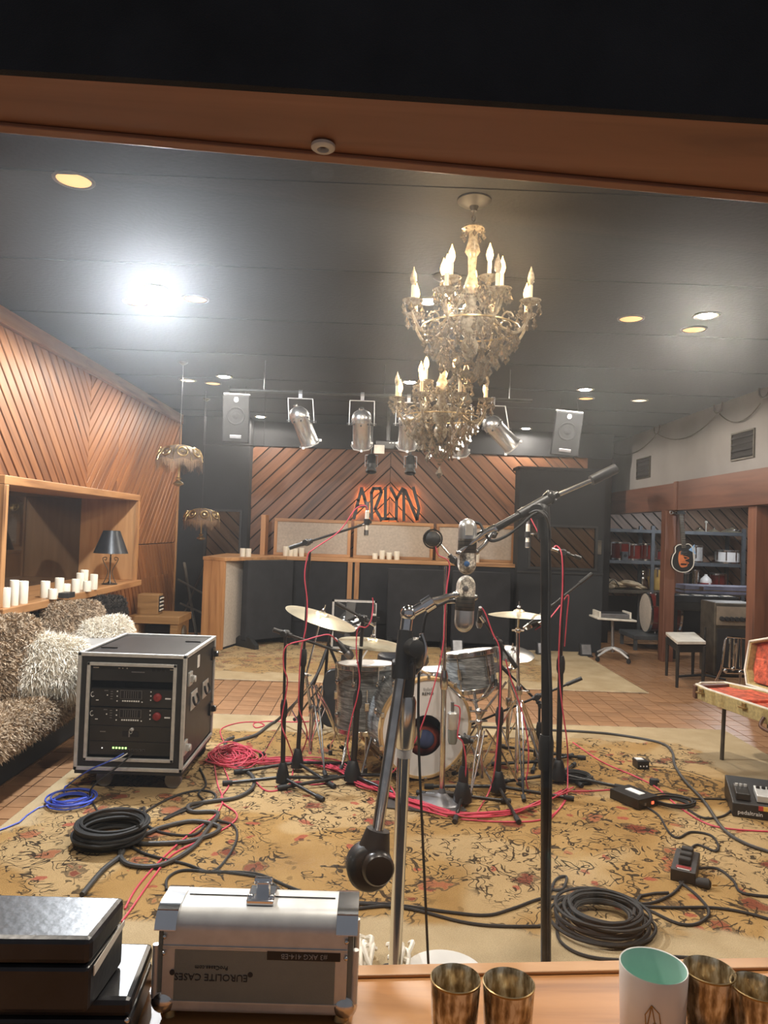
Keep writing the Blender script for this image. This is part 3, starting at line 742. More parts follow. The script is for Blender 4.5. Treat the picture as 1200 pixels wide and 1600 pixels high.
# ================================================================== CHANDELIER REFLECTIONS IN THE PANE, BUILT SOLID
def chandelier(lab, x, y, zc, seed):
    """zc: height of the candle bases of the outer ring"""
    rr = random.Random(seed)
    t = thing('chandelier', lab, 'chandelier', (x, y, CEIL), 'reflected crystal chandeliers')
    MB().lathe([(.075, 0), (.075, -.008), (.055, -.022), (.02, -.03), (.012, -.05)], (x, y, CEIL), n=28).build('ceiling_rose', ROSE, t)
    top = zc + .37
    ch = MB(); n = max(2, int((CEIL - .045 - top) / .022))
    for k in range(n):
        z = CEIL - .05 - k * .022
        ring = [Vector((x + .007 * math.cos(a) * (k % 2), y + .007 * math.cos(a) * ((k + 1) % 2), z - .011 + .014 * math.sin(a))) for a in [i * PI / 4 for i in range(8)]]
        ch.tube(ring, .0025, 5, closed=True)
    ch.build('chain', BRONZE, t)
    col = MB(); col.lathe([(.010, .37), (.045, .365), (.050, .355), (.018, .345), (.022, .30), (.030, .275), (.034, .255), (.020, .235), (.016, .16), (.030, .12), (.036, .09), (.026, .06),
                           (.022, .02), (.040, -.02), (.055, -.05), (.048, -.09), (.025, -.12), (.040, -.15), (.032, -.19), (.010, -.22)], (x, y, zc), n=20)
    col.build('column', CRYS, t)
    drops = MB(); beads = MB()
    def pendant(px, py, pz, L=.03):
        drops.octa((px, py, pz - .006), .0045, .006); drops.octa((px, py, pz - .012 - L * .62), L * .30, L * .62, L * .42)
    def swag(a, b, sag, n):
        a, b = Vector(a), Vector(b)
        for k in range(n + 1):
            s = k / n; p = a.lerp(b, s); p.z -= sag * 4 * s * (1 - s)
            beads.octa(p, .0048, .0055)
    for k in range(8):
        a = 2 * PI * k / 8; pendant(x + .048 * math.cos(a), y + .048 * math.sin(a), zc + .352, .032)
    def arm(a, Rr, zb, z0, lit):
        ca, sa = math.cos(a), math.sin(a)
        P = lambda r, z: Vector((x + ca * r, y + sa * r, z))
        tip = P(Rr, zb)
        pts = smooth_pts([P(.03, z0), P(Rr * .30, z0 + .035), P(Rr * .55, z0 - .03), P(Rr * .82, z0 - .055), P(Rr * 1.0, zb - .045), P(Rr, zb - .012)], 6)
        A = MB().tube(pts, [.009 - .003 * i / len(pts) for i in range(len(pts))], 8)
        sc = [P(Rr * .62 + .03 * math.cos(q) * (1 - q / 9), z0 + .010 + .03 * math.sin(q) * (1 - q / 9)) for q in [i * .5 for i in range(14)]]
        A.tube(sc, .004, 6)
        ao = A.build('arm', CRYS, t)
        MB().lathe([(.006, -.012), (.020, -.008), (.040, .004), (.046, .012), (.040, .010), (.012, .002)], tip, n=14, caps=False).build('drip_pan', CRYS, ao)
        MB().cyl(tip, tip + Vector((0, 0, .075)), .0085, n=10).build('candle_sleeve', IVORY, ao)
        MB().lathe([(.006, .075), (.012, .088), (.0155, .104), (.012, .124), (.005, .142), (.001, .156)], tip, n=12).build('bulb', BULB if lit else CRYS, ao)
        for q in range(6):
            b = 2 * PI * q / 6 + .3
            pendant(tip.x + .043 * math.cos(b), tip.y + .043 * math.sin(b), tip.z + .008, .030 if q % 2 else .045)
        return P(Rr, zb - .02)
    tips = []; n1 = 8
    for k in range(n1):
        tips.append(arm(2 * PI * (k + .35) / n1, .265, zc, zc - .06, k in (0, 2, 3, 5)))
    tips2 = [arm(2 * PI * (k + .1) / 5, .135, zc + .095, zc + .05, True) for k in range(5)]
    for T, sg in ((tips, .06), (tips2, .04)):
        for k in range(len(T)):
            swag(T[k], T[(k + 1) % len(T)], sg, 16)
            swag(T[k], (x, y, zc + .10), .05, 16)
    # tiers of drops and a bead basket below
    for r, z, m, L in ((.20, -.10, 22, .045), (.16, -.15, 18, .05), (.12, -.20, 14, .05), (.07, -.25, 10, .05)):
        for k in range(m):
            a = 2 * PI * k / m + r * 9
            pendant(x + r * math.cos(a), y + r * math.sin(a), zc + z + rr.uniform(-.02, .02), L * rr.uniform(.8, 1.3))
            swag((x + r * math.cos(a), y + r * math.sin(a), zc + z), (x + (r - .05) * math.cos(a + .2), y + (r - .05) * math.sin(a + .2), zc + z - .06), .01, 8)
    for k in range(12):
        a = 2 * PI * k / 12
        swag((x + .21 * math.cos(a), y + .21 * math.sin(a), zc - .08), (x, y, zc - .36), -.05, 26)
    pendant(x, y, zc - .34, .07)
    hoop = MB(); hoop.tube([(x + .21 * math.cos(a), y + .21 * math.sin(a), zc - .08) for a in [i * PI / 12 for i in range(24)]], .004, 5, closed=True)
    hoop.build('hoop', BRASS, t)
    tag(drops.build('crystal_drops', CRYSD, t, smooth=False), kind='stuff'); tag(beads.build('bead_swags', CRYSD, t, smooth=False), kind='stuff')
    for k in range(4):
        a = PI / 2 * k + .55
        l = bpy.data.lights.new('chandelier_light', 'POINT'); l.energy = CHAND_W / 4; l.color = (1, .70, .38); l.shadow_soft_size = .015
        o = bpy.data.objects.new('chandelier_light', l); COL.objects.link(o); o.location = (.20 * math.cos(a), .20 * math.sin(a), zc + .17 - CEIL); o.parent = t
chandelier('nearer, larger looking reflection of a crystal chandelier with flame bulbs, built solid', at(737, 440, 3.16).x, 3.16, 2.415, 3)
chandelier('farther, smaller looking second reflection of the crystal chandelier, built solid lower behind the nearer one', at(691, 600, 4.12).x, 4.12, 2.175, 3)

# fringed lamps: reflections in the pane, built as solid pendants
def fringed_lamp(lab, px, py, Y, r=.21):
    c = at(px, py, Y); x, y, z = c
    t = thing('reflected_fringed_lamp', lab, 'lamp', (x, y, CEIL), 'reflected fringed lamps')
    MB().lathe([(.04, 0), (.04, -.01), (.008, -.03)], (x, y, CEIL)).build('ceiling_rose', BRONZE, t)
    MB().cyl((x, y, CEIL - .02), (x, y, z + .13), .003, n=6).build('cord', BLACKM, t)
    n = 8; dome = MB()
    prof = [(.03, .13), (r * .45, .115), (r * .75, .08), (r * .95, .02), (r, -.02)]
    vs = []; fs = []; m = 32
    for (pr, h) in prof:
        for k in range(m):
            a = 2 * PI * k / m; s = 1 - .05 * abs(math.sin(a * n / 2))
            hh = h + (.02 * abs(math.sin(a * n / 2)) if pr > r * .9 else 0)
            vs.append((x + pr * s * math.cos(a), y + pr * s * math.sin(a), z + hh))
    for i in range(len(prof) - 1):
        for k in range(m): fs.append((i * m + k, i * m + (k + 1) % m, (i + 1) * m + (k + 1) % m, (i + 1) * m + k))
    dome.add(vs, fs); d = dome.build('shade', SHADEM, t)
    for k in range(n):
        a0 = 2 * PI * k / n
        rib = MB().tube([(x + q * math.cos(a0) * 1.01, y + q * math.sin(a0) * 1.01, z + h) for q, h in prof], .004, 5); rib.build('rib', BRASS, d)
        a1 = a0 + PI / n
        med = MB(); o_ = Vector((math.cos(a1), math.sin(a1), .45)).normalized()
        med.lathe([(.050, -.006), (.050, .004), (.044, .008), (.036, .004), (.033, -.004)], Vector((x, y, z)) + Vector((math.cos(a1) * r * .83, math.sin(a1) * r * .83, .055)) + o_ * .010, o_, 16, caps=False); med.lathe([(.014, .002), (.010, .008), (.001, .009)], Vector((x, y, z)) + Vector((math.cos(a1) * r * .83, math.sin(a1) * r * .83, .055)) + o_ * .010, o_, 14, caps=False)
        med.build('medallion', BRASS, d)
    fr = MB()
    for k in range(220):
        a = 2 * PI * k / 220; s = (1 - .05 * abs(math.sin(a * n / 2))) * r; h = .02 * abs(math.sin(a * n / 2)) - .02
        L = .06 + .05 * (1 - abs(math.sin(a * n / 2))) + R_.uniform(-.01, .01)
        p = Vector((x + s * math.cos(a), y + s * math.sin(a), z + h)); tdir = Vector((-math.sin(a), math.cos(a), 0)) * .0022
        q = p + Vector((R_.uniform(-.006, .006), R_.uniform(-.006, .006), -L))
        fr.add([p - tdir, p + tdir, q + tdir * .6, q - tdir * .6], [(0, 1, 2, 3)])
    tag(fr.build('fringe', FRINGE, t, smooth=False), kind='stuff')
    MB().lathe([(.010, .12), (.010, -.16), (.028, -.17), (.012, -.185), (.045, -.21), (.050, -.22), (.010, -.24)], c, n=16).build('finial', BRASS, t)
def shade_mat():
    m, nt, b = nt_new('embroidered_shade')
    v = coords(nt); vo = N(nt, 'ShaderNodeTexVoronoi'); vo.inputs['Scale'].default_value = 38; nt.links.new(v, vo.inputs['Vector'])
    r = ramp(nt, [(0.15, (0.20, 0.12, 0.06)), (0.3, (0.03, 0.02, 0.012)), (0.5, (0.10, 0.055, 0.026))])
    nt.links.new(vo.outputs['Distance'], r.inputs[0]); nt.links.new(r.outputs[0], b.inputs['Base Color']); b.inputs['Roughness'].default_value = .7
    return m
SHADEM = shade_mat()
FRINGE = mat('silk_fringe', (0.20, 0.12, 0.065), .7, var=.2)
fringed_lamp('upper reflected fringed dome lamp, built solid in front of the slatted left wall', 280, 718, 6.6)
fringed_lamp('lower reflected fringed dome lamp, built solid before the black corner booth', 315, 812, 8.5)

# ================================================================== PAR CANS ON A PIPE
pp0, pp1 = at(352, 611, 6.42), at(800, 622, 6.42)
t = thing('lighting_pipe', 'thin black pipe below the ceiling carrying five silver stage cans', 'pipe', (0, 6.42, CEIL))
MB().cyl((-1.3, 6.42, 2.632), (1.35, 6.42, 2.632), .014).build('pipe', BLACKM, t)
for x in (-1.0, 0.05, 1.15):
    MB().cyl((x, 6.42, 2.63), (x, 6.42, CEIL), .004, n=8).build('drop_rod', BLACKM, t)
def par_can(lab, pd, pf, dy, Y=6.40, r=.088):
    a = at(*pd, Y); b = at(*pf, Y) + Vector((0, dy, 0))
    d = (b - a).normalized(); Lc = .27
    x, yv, _ = frame(d)
    t = thing('par_can', lab, 'stage light', (a.x, 6.42, 2.632), 'silver par cans on the pipe')
    MB().lathe([(r, .0), (r * .97, .015), (r * .99, .03), (r * .90, .045), (r * .90, Lc - .03), (r * .97, Lc - .02), (r * 1.0, Lc), (r * .90, Lc), (r * .86, .03)], a, d, 30, caps=False).build('body', PARALU, t)
    dome = MB(); prof = [(r * math.cos(q), -r * 1.05 * math.sin(q)) for q in [i * PI / 2 / 8 for i in range(9)]]
    prof[-1] = (.022, prof[-2][1] - .006)
    dome.lathe(prof + [(.020, prof[-1][1] - .012)], a, d, 30, caps=True); dm = dome.build('rear_dome', PARALU, t)
    MB().lathe([(.018, 0), (.018, -.018), (.006, -.022)], a - d * (r * 1.03), d, 12).build('cap', BLACKP, dm)
    for k in range(8):
        q = 2 * PI * k / 8
        c = a + (x * math.cos(q) + yv * math.sin(q)) * r * 1.0 + d * .02
        MB().ball(c, .008, 6, 4).build('vent_hole', GROOVE, dm)
    fr = MB().lathe([(r * 1.12, Lc - .012), (r * 1.12, Lc), (r * .92, Lc), (r * .92, Lc - .012)], a, d, 8, caps=False); fr.build('colour_frame', ALU, t, smooth=False)
    for k in range(3):
        q = 2 * PI * k / 3 + .5
        p = a + (x * math.cos(q) + yv * math.sin(q)) * r * 1.12 + d * (Lc - .006)
        MB().box(p, (.022, .022, .022)).build('clip', ALU, t, smooth=False, bevel=.003)
    # yoke in the plane of x and the pipe
    w_ = r + .022; pz = 2.632 - .055; m_ = a + d * .05
    yk = MB()
    for s in (-1, 1):
        yk.bar((m_.x + s * w_, m_.y, m_.z - .01), (a.x + s * w_ * .98, 6.42, pz), .022, .006)
    yk.bar((a.x - w_, 6.42, pz), (a.x + w_, 6.42, pz), .024, .006, (0, 0, 1))
    yk.build('yoke', ALU, t, smooth=False, bevel=.002)
    for s in (-1, 1):
        MB().cyl((m_.x + s * (r - .01), m_.y, m_.z), (m_.x + s * (w_ + .018), m_.y, m_.z), .012, n=10).build('yoke_knob', BLACKP, t)
    cl = MB().box((a.x, 6.42, 2.605), (.03, .03, .06)); cl.lathe([(.022, -.016), (.022, .016)], (a.x, 6.42, 2.632), (1, 0, 0), 14); cl.build('clamp', GREYM, t, smooth=False)
    l = MB().lathe([(r * .88, Lc - .04), (r * .6, Lc - .03), (.01, Lc - .025)], a, d, 20, caps=False).build('lens', GREYM, t)
par_can('leftmost silver stage can, swung to the right', (468, 650), (484, 694), .12)
par_can('second silver stage can from the left, pointing straight down', (565, 655), (565, 690), .14)
par_can('middle silver stage can in front of the smaller chandelier', (638, 656), (637, 690), .14)
par_can('fourth silver stage can from the left, pointing down', (717, 666), (720, 700), .13)
par_can('rightmost silver stage can, swung strongly to the right', (770, 664), (806, 700), .05)

# two small black spots and a ceiling gadget near the back wall
def black_spot(lab, px, py, Y):
    c = at(px, py, Y)
    t = thing('black_spotlight', lab, 'stage light', (c.x, c.y, CEIL), 'black spotlights above the sign')
    MB().cyl((c.x, c.y, CEIL), (c.x, c.y, c.z + .14), .010, n=8).build('rod', BLACKM, t)
    y = MB(); y.box((c.x, c.y, c.z + .13), (.15, .02, .008)); y.box((c.x - .075, c.y, c.z + .06), (.006, .02, .14)); y.box((c.x + .075, c.y, c.z + .06), (.006, .02, .14)); y.build('yoke', GREYM, t, smooth=False)
    d = Vector((0, -.35, -1)).normalized()
    MB().lathe([(.03, -.10), (.055, -.08), (.055, .02), (.062, .03), (.062, .05), (.056, .06), (.056, .10), (.066, .11), (.066, .135), (.054, .135), (.05, .06)], c + Vector((0, 0, .05)), d, 22, caps=False).build('body', BLACKP, t)
    MB().lathe([(.052, .10), (.01, .11)], c + Vector((0, 0, .05)), d, 18).build('lens', GROOVE, t)
black_spot('left one of two small black spotlights over the wall sign', 580, 728, 8.9)
black_spot('right one of two small black spotlights over the wall sign', 641, 730, 8.9)
c = at(606, 700, 8.6)
t = thing('ceiling_projector', 'dark boxy projector with a white panel hung between the black spotlights', 'projector', (c.x, c.y, CEIL))
MB().cyl((c.x, c.y, CEIL), (c.x, c.y, c.z + .05), .02).build('drop_pole', BLACKM, t)
MB().box((c.x + .03, c.y, c.z + .02), (.34, .28, .10)).build('body', BLACKP, t, smooth=False, bevel=.012)
MB().box((c.x - .10, c.y - .145, c.z - .035), (.12, .012, .10)).build('side_panel', CREAM, t, smooth=False, bevel=.003)
for k in range(5): MB().box((c.x + .02 + k * .035, c.y - .142, c.z + .045), (.018, .008, .008)).build('button', ALU, t, smooth=False)
MB().lathe([(.03, 0), (.034, -.03), (.026, -.03)], (c.x + .10, c.y - .14, c.z), (0, 1, 0), 16).build('lens', GROOVE, t)

# hanging loudspeakers
def speaker(lab, corners, Y, tilt, yaw):
    tl, tr, bl, br = [at(*p, Y) for p in corners]
    c = (tl + tr + bl + br) / 4; wd = ((tr - tl).length + (br - bl).length) / 2; ht = ((tl - bl).length + (tr - br).length) / 2
    t = thing('hanging_loudspeaker', lab, 'loudspeaker', (c.x, c.y, CEIL), 'hanging loudspeakers')
    M = Matrix.Rotation(yaw, 3, 'Z') @ Matrix.Rotation(tilt, 3, 'Y') @ Matrix.Rotation(rad(8), 3, 'X')
    P = lambda x, y, z: c + M @ Vector((x, y, z))
    w2, h2, dp = wd / 2, ht / 2, .30
    cab = MB().add([P(-w2, 0, -h2), P(w2, 0, -h2), P(w2, 0, h2), P(-w2, 0, h2), P(-w2 * .7, dp, -h2), P(w2 * .7, dp, -h2), P(w2 * .7, dp, h2), P(-w2 * .7, dp, h2)],
                   [(0, 1, 2, 3), (7, 6, 5, 4), (0, 4, 5, 1), (1, 5, 6, 2), (2, 6, 7, 3), (3, 7, 4, 0)])
    cab.build('cabinet', SPKBOX, t, smooth=False, bevel=.012)
    nrm = M @ Vector((0, -1, 0))
    MB().box(P(0, -.006, 0), (wd * .93, .012, ht * .95), M).build('grille', GRILLE, t, smooth=False, bevel=.005)
    MB().lathe([(w2 * .66, .004), (w2 * .62, .010), (w2 * .58, .004), (w2 * .30, -.002), (w2 * .22, .006), (.002, .010)], P(0, -.010, h2 * .12), nrm, 28, caps=False).build('woofer', GRILLE, t)
    MB().box(P(0, -.014, -h2 * .74), (wd * .42, .010, ht * .07), M).build('horn_slot', GREYM, t, smooth=False, bevel=.004)
    bd = MB().lathe([(.022, 0), (.022, .006), (.016, .006), (.015, .003), (.001, .003)], P(0, -.012, h2 * .78), nrm, 18, caps=False); bd.box(P(0, -.016, h2 * .84), (.03, .006, .022), M); bd.build('badge', ALU, t, smooth=False)
    MB().box(P(0, .05, h2 + .006), (wd * .95, .08, .012), M).build('top_bracket', ALU, t, smooth=False, bevel=.003)
    for s in (-.3, .3):
        MB().cyl(P(s * wd, .05, h2 + .01), (P(s * wd, .05, h2).x, c.y + .05, CEIL), .004, n=6).build('hanging_rod', BLACKM, t)
speaker('dark loudspeaker hung on the left below the glaring downlight', [(348, 617), (389, 617), (347, 692), (391, 692)], 7.6, 0, rad(4))
speaker('dark loudspeaker hung on the right, leaning slightly to the side', [(868, 643), (911, 645), (860, 711), (904, 714)], 7.6, rad(5), rad(-6))
t = thing('speaker_rail', 'thin dark rail and cable run under the left hanging loudspeaker', 'rail', at(360, 697, 8.0))
MB().cyl(at(318, 695, 8.0), at(412, 697, 8.0), .005, n=8).build('bar', BLACKM, t)
for px in (318, 412):
    q = at(px, 696, 8.0); MB().cyl(q, (q.x, q.y, CEIL), .003, n=6).build('drop_rod', BLACKM, t)

# ================================================================== ILLUMINATED SIGN
t = thing('wall_sign', 'black ARLYN letters glowing orange from behind on the slatted back wall', 'sign', (.2, YB - .04, 1.62))
def stroke(pts, closed=False): return [at(560 + a / 10, 680 + b / 10, YB - .05) for a, b in pts]
LET = [
    [[(-70, 1300), (0, 1020), (52, 830), (100, 1000), (165, 1260)], [(-30, 1110), (140, 1105)]],
    [[(210, 1310), (205, 900), (235, 835), (335, 832), (362, 890), (262, 1150), (350, 1305), (470, 1308)]],
    [[(423, 822), (420, 1290)], [(420, 1308), (592, 1308)]],
    [[(592, 1308), (596, 1000), (505, 825)], [(596, 1000), (690, 832)]],
    [[(710, 1330), (708, 850), (735, 870), (915, 1318), (945, 1140), (858, 820)]]]
for strokes in LET:
    a = MB(); g = MB()
    for s in strokes:
        P = stroke(s)
        for i in range(len(P) - 1):
            d = (P[i + 1] - P[i]).normalized() * .010
            a.bar(P[i] - d * 1.3, P[i + 1] + d * 1.3, .044, .03, (0, 1, 0))
            back = Vector((0, .024, 0)); g.bar(P[i] + back, P[i + 1] + back, .016, .006, (0, 1, 0))
    lo = a.build('letter', BLACKP, t, smooth=False)
    g.build('light_strip', NEON, lo, smooth=False)

# ================================================================== LOW BACK PARTITION
t = thing('low_partition', 'long low black partition with pine cap under the linen panels', 'partition', (.4, 9.45, 0))
MB().span((-1.05, 9.47, 0), (1.86, 9.95, 1.03)).build('core', BLACKF, t, smooth=False)
MB().span((-1.10, 9.44, 1.03), (1.88, 9.98, 1.075)).build('cap', W_FRAMEX, t, smooth=False, bevel=.004)
for x in (-.28, -.19): MB().span((x - .035, 9.435, 0), (x + .025, 9.48, 1.03)).build('upright', W_FRAMEZ, t, smooth=False, bevel=.003)
for x0, x1 in ((-1.0, -.33), (-.15, .85), (.90, 1.84)):
    MB().span((x0, 9.45, .25), (x1, 9.475, 1.02)).build('fabric_panel', BLACKF, t, smooth=False, bevel=.008)
for i, (x0, x1, lab) in enumerate([(-1.31, -.30, 'leftmost pine framed linen panel below the slatted wall'), (-.26, .79, 'middle pine framed linen panel under the ARLYN sign'), (.83, 1.87, 'rightmost pine framed linen panel next to the black booth')]):
    q = thing('linen_panel', lab, 'acoustic panel', ((x0 + x1) / 2, 9.75, 1.075), 'linen panels on the partition')
    MB().span((x0 + .03, 9.74, 1.11), (x1 - .03, 9.77, 1.53)).build('fabric', LINEN, q, smooth=False)
    MB().span((x0, 9.72, 1.076), (x1, 9.80, 1.115)).build('rail', W_FRAMEX, q, smooth=False, bevel=.003); MB().span((x0, 9.72, 1.525), (x1, 9.80, 1.565)).build('rail', W_FRAMEX, q, smooth=False, bevel=.003)
    MB().span((x0, 9.72, 1.115), (x0 + .04, 9.80, 1.525)).build('stile', W_FRAMEZ, q, smooth=False, bevel=.003); MB().span((x1 - .04, 9.72, 1.115), (x1, 9.80, 1.525)).build('stile', W_FRAMEZ, q, smooth=False, bevel=.003)
tag(MB().span((-1.47, 9.6, 1.0), (-1.41, 9.9, 1.60)).build('loose_board', W_FRAMEZ, None, (-1.45, 9.75, 1.08), smooth=False, bevel=.003), 'narrow pine board standing at the left of the linen panels', 'board')
# left return of the partition
t = thing('corner_partition', 'pine ended partition standing left of the black screens', 'partition', (-1.8, 8.7, 0))
MB().prism([(-1.92, 8.64, .013), (-1.70, 8.53, .013), (-1.58, 8.99, .013), (-1.12, 9.43, .013), (-1.12, 9.8, .013), (-1.9, 9.8, .013)], (0, 0, 1.02)).build('core', BLACKF, t, smooth=False)
MB().prism([(-1.97, 8.62, .013), (-1.70, 8.49, .013), (-1.685, 8.53, .013), (-1.955, 8.66, .013)], (0, 0, 1.06)).build('end_board', W_FRAMEZ, t, smooth=False, bevel=.004)
MB().prism([(-1.695, 8.53, .04), (-1.57, 8.98, .04), (-1.58, 8.99, .04), (-1.705, 8.54, .04)], (0, 0, .99)).build('linen_side', LINEN, t, smooth=False)
MB().prism([(-1.98, 8.62, 1.035), (-1.69, 8.48, 1.035), (-1.10, 9.40, 1.035), (-1.10, 9.85, 1.035), (-1.95, 9.85, 1.035)], (0, 0, .04)).build('cap', W_FRAMEX, t, smooth=False, bevel=.004)
# black gobos with feet
def gobo(lab, a, b, h):
    a, b = Vector(a), Vector(b); d = (b - a).normalized(); n = Vector((d.y, -d.x, 0)) * .05
    t = thing('black_screen', lab, 'screen', (a + b) / 2, 'black acoustic screens')
    MB().prism([a + n + Vector((0, 0, .09)), b + n + Vector((0, 0, .09)), b - n + Vector((0, 0, .09)), a - n + Vector((0, 0, .09))], (0, 0, h - .09)).build('body', BLACKF, t, smooth=False, bevel=.012)
    for s in (.06, .94):
        p = a.lerp(b, s); nn = n.normalized()
        MB().prism([p + nn * .22 - d * .03 + Vector((0, 0, .0)), p + nn * .22 - d * .03 + Vector((0, 0, .06)), p + nn * .10 - d * .03 + Vector((0, 0, .14)), p - nn * .10 - d * .03 + Vector((0, 0, .14)), p - nn * .22 - d * .03 + Vector((0, 0, .06)), p - nn * .22 - d * .03], d * .06).build('foot', BLACKP, t, smooth=False, bevel=.004)
gobo('black screen angled in front of the corner partition', (-1.50, 8.75, 0), (-1.02, 9.25, 0), 1.04)
gobo('wide black screen before the low partition, left of the tall boom stand', (.20, 9.22, 0), (.95, 9.22, 0), .98)
gobo('black screen before the low partition, nearest the booth', (1.0, 9.18, 0), (1.72, 9.14, 0), .98)
for px, py, lab in [(704, 994, 'small dark floor monitor wedge behind the rack tom'), (832, 1002, 'small dark floor monitor wedge right of the hi-hat'), (914, 1015, 'small dark floor monitor wedge in front of the black booth')]:
    c = fl(px, py + 10); c.y = min(c.y, 9.0)
    t = thing('floor_light_box', lab, 'floor light', c, 'floor wedges along the back')
    MB().prism([c + Vector((-.07, -.05, .012)), c + Vector((-.07, .07, .012)), c + Vector((-.07, .06, .15)), c + Vector((-.07, .0, .15))], (.14, 0, 0)).build('body', SPKBOX, t, smooth=False, bevel=.006)
    MB().prism([c + Vector((-.055, -.048, .03)), c + Vector((-.055, -.003, .14)), c + Vector((-.055, -.010, .143)), c + Vector((-.055, -.056, .033))], (.11, 0, 0)).build('face', GREYM, t, smooth=False)
    MB().span(c + Vector((-.08, -.06, .001)), c + Vector((.08, .08, .014))).build('base_plate', BLACKP, t, smooth=False)

# ================================================================== CANDLES
def candle(x, y, z, r, h, lab, grp, dip=.006):
    t = thing('pillar_candle', lab, 'candle', (x, y, z), grp)
    MB().lathe([(r * .97, 0), (r, .004), (r, h - .004), (r * .94, h), (r * .80, h - dip), (.001, h - dip * 1.6)], (x, y, z), n=20).build('wax', WAX, t)
    MB().cyl((x, y, z + h - dip * 1.8), (x + .001, y, z + h + .004), .0015, n=6).build('wick', GROOVE, t)
CL = [(8, 949, .030, .13, 'short ivory candle at the left end of the window ledge'), (21, 946, .030, .17, 'tall ivory candle second from the left end of the ledge'), (35, 943, .034, .155, 'ivory candle third from the left end of the ledge'),
      (70, 934, .034, .125, 'tall candle standing alone left of the low chewed one'), (82, 936, .032, .075, 'low ivory candle with a broken rim'), (92, 930, .034, .135, 'tall ivory candle behind the dark little box'),
      (103, 929, .032, .085, 'ivory candle rising behind the dark little box'), (118, 926, .034, .11, 'ivory candle right of the dark little box'), (125, 921, .034, .14, 'ivory candle at the back of the right cluster'),
      (131, 917, .034, .15, 'tallest ivory candle of the right cluster'), (136, 924, .034, .085, 'low ivory candle in front of the right cluster'), (146, 921, .032, .13, 'ivory candle closest to the black shaded lamp')]
for px, py, r, h, lab in CL:
    p = fl(px, py, .86); candle(p.x, p.y, .86, r, h, lab, 'candles on the window ledge')
p = fl(104, 934, .86)
t = thing('small_black_box', 'small black box in front of the ledge candles', 'box', p)
MB().box((p.x, p.y, .8785), (.08, .12, .035)).build('body', BLACKP, t, smooth=False, bevel=.003); MB().box((p.x, p.y, .8985), (.076, .116, .005)).build('lid', BLACKM, t, smooth=False)
for px, lab in ((379, 'left one of two candles on the corner partition'), (388, 'right one of two candles on the corner partition')):
    p = at(px, 867, 8.95); candle(p.x, p.y, 1.075, .034, .10, lab, 'candles on the partition')
for px, h, lab in ((446, .125, 'leftmost candle under the boom of the left overhead'), (454, .10, 'second candle under the boom of the left overhead'), (461, .10, 'third candle under the boom of the left overhead'), (471, .11, 'rightmost candle under the boom of the left overhead'),
                   (586, .075, 'short candle at the left below the ARLYN sign'), (597, .115, 'tallest candle below the ARLYN sign'), (608, .09, 'third candle below the ARLYN sign'), (620, .11, 'rightmost candle below the ARLYN sign'), (745, .11, 'single candle behind the pair of ribbon microphones')):
    p = at(px, 870, 9.6); candle(p.x, p.y, 1.075, .034, h, lab, 'candles on the partition')

# table lamp on the ledge
p = fl(171, 913, .86); x, y = p.x, p.y
t = thing('table_lamp', 'wrought iron lamp with black conical shade on the window ledge', 'lamp', (x, y, .86))
MB().lathe([(.07, 0), (.07, .008), (.02, .018), (.008, .03)], (x, y, .86), n=20).build('base', BLACKM, t)
MB().cyl((x, y, .87), (x, y, 1.16), .006, n=8).build('stem', BRONZE, t)
for k in range(4):
    a = k * PI / 2 + .4; ca, sa = math.cos(a), math.sin(a)
    pts = smooth_pts([(x + ca * r_, y + sa * r_, .86 + h) for r_, h in ((.055, .01), (.03, .07), (.02, .13), (.06, .21), (.065, .245), (.035, .25), (.04, .225), (.055, .23))], 5)
    MB().tube(pts, .004, 6).build('scroll', BRONZE, t)
MB().lathe([(.155, .29), (.075, .50), (.072, .50), (.150, .29)], (x, y, .86), n=36, caps=False).build('shade', BLKLEA, t)
MB().lathe([(.02, .28), (.028, .33), (.02, .38), (.005, .40)], (x, y, .86), n=14).build('bulb', WHITEP, t)

# ================================================================== SOFA AND CUSHIONS
RNG = np.random.default_rng(5)
def fur(name, pts, nrm, L, wd, m, parent, droop=.5, jit=.6, lay=(0, 0, 0)):
    """tapered blades of pile grown from surface points"""
    n = len(pts); org = np.array(ORG[parent.name])
    d = nrm + RNG.normal(0, jit, (n, 3)) * .6 + np.array(lay); d /= np.linalg.norm(d, axis=1)[:, None]
    side = np.cross(d, RNG.normal(0, 1, (n, 3))); side /= np.linalg.norm(side, axis=1)[:, None]
    ln = L * RNG.uniform(.6, 1.25, (n, 1)); s = side * wd
    mid = pts + d * ln * .55; mid[:, 2] -= (droop * ln[:, 0] * .12)
    tip = pts + d * ln * .95 + RNG.normal(0, .12, (n, 3)) * ln; tip[:, 2] -= droop * ln[:, 0] * .45
    V = np.stack([pts - s, pts + s, mid + s * .8, mid - s * .8, tip], 1).reshape(-1, 3) - org
    i = np.arange(n) * 5
    me = bpy.data.meshes.new(name)
    faces = np.stack([i, i + 1, i + 2, i + 3], 1); tri = np.stack([i + 3, i + 2, i + 4], 1)
    me.vertices.add(len(V)); me.vertices.foreach_set('co', V.astype(np.float32).ravel())
    loops = np.concatenate([faces.ravel(), tri.ravel()])
    me.loops.add(len(loops)); me.loops.foreach_set('vertex_index', loops.astype(np.int32))
    starts = np.concatenate([np.arange(n) * 4, 4 * n + np.arange(n) * 3])
    me.polygons.add(2 * n); me.polygons.foreach_set('loop_start', starts.astype(np.int32))
    me.materials.append(m); me.update(calc_edges=True); me.validate()
    o = bpy.data.objects.new(name, me); link(o, parent); o['kind'] = 'stuff'
    return o
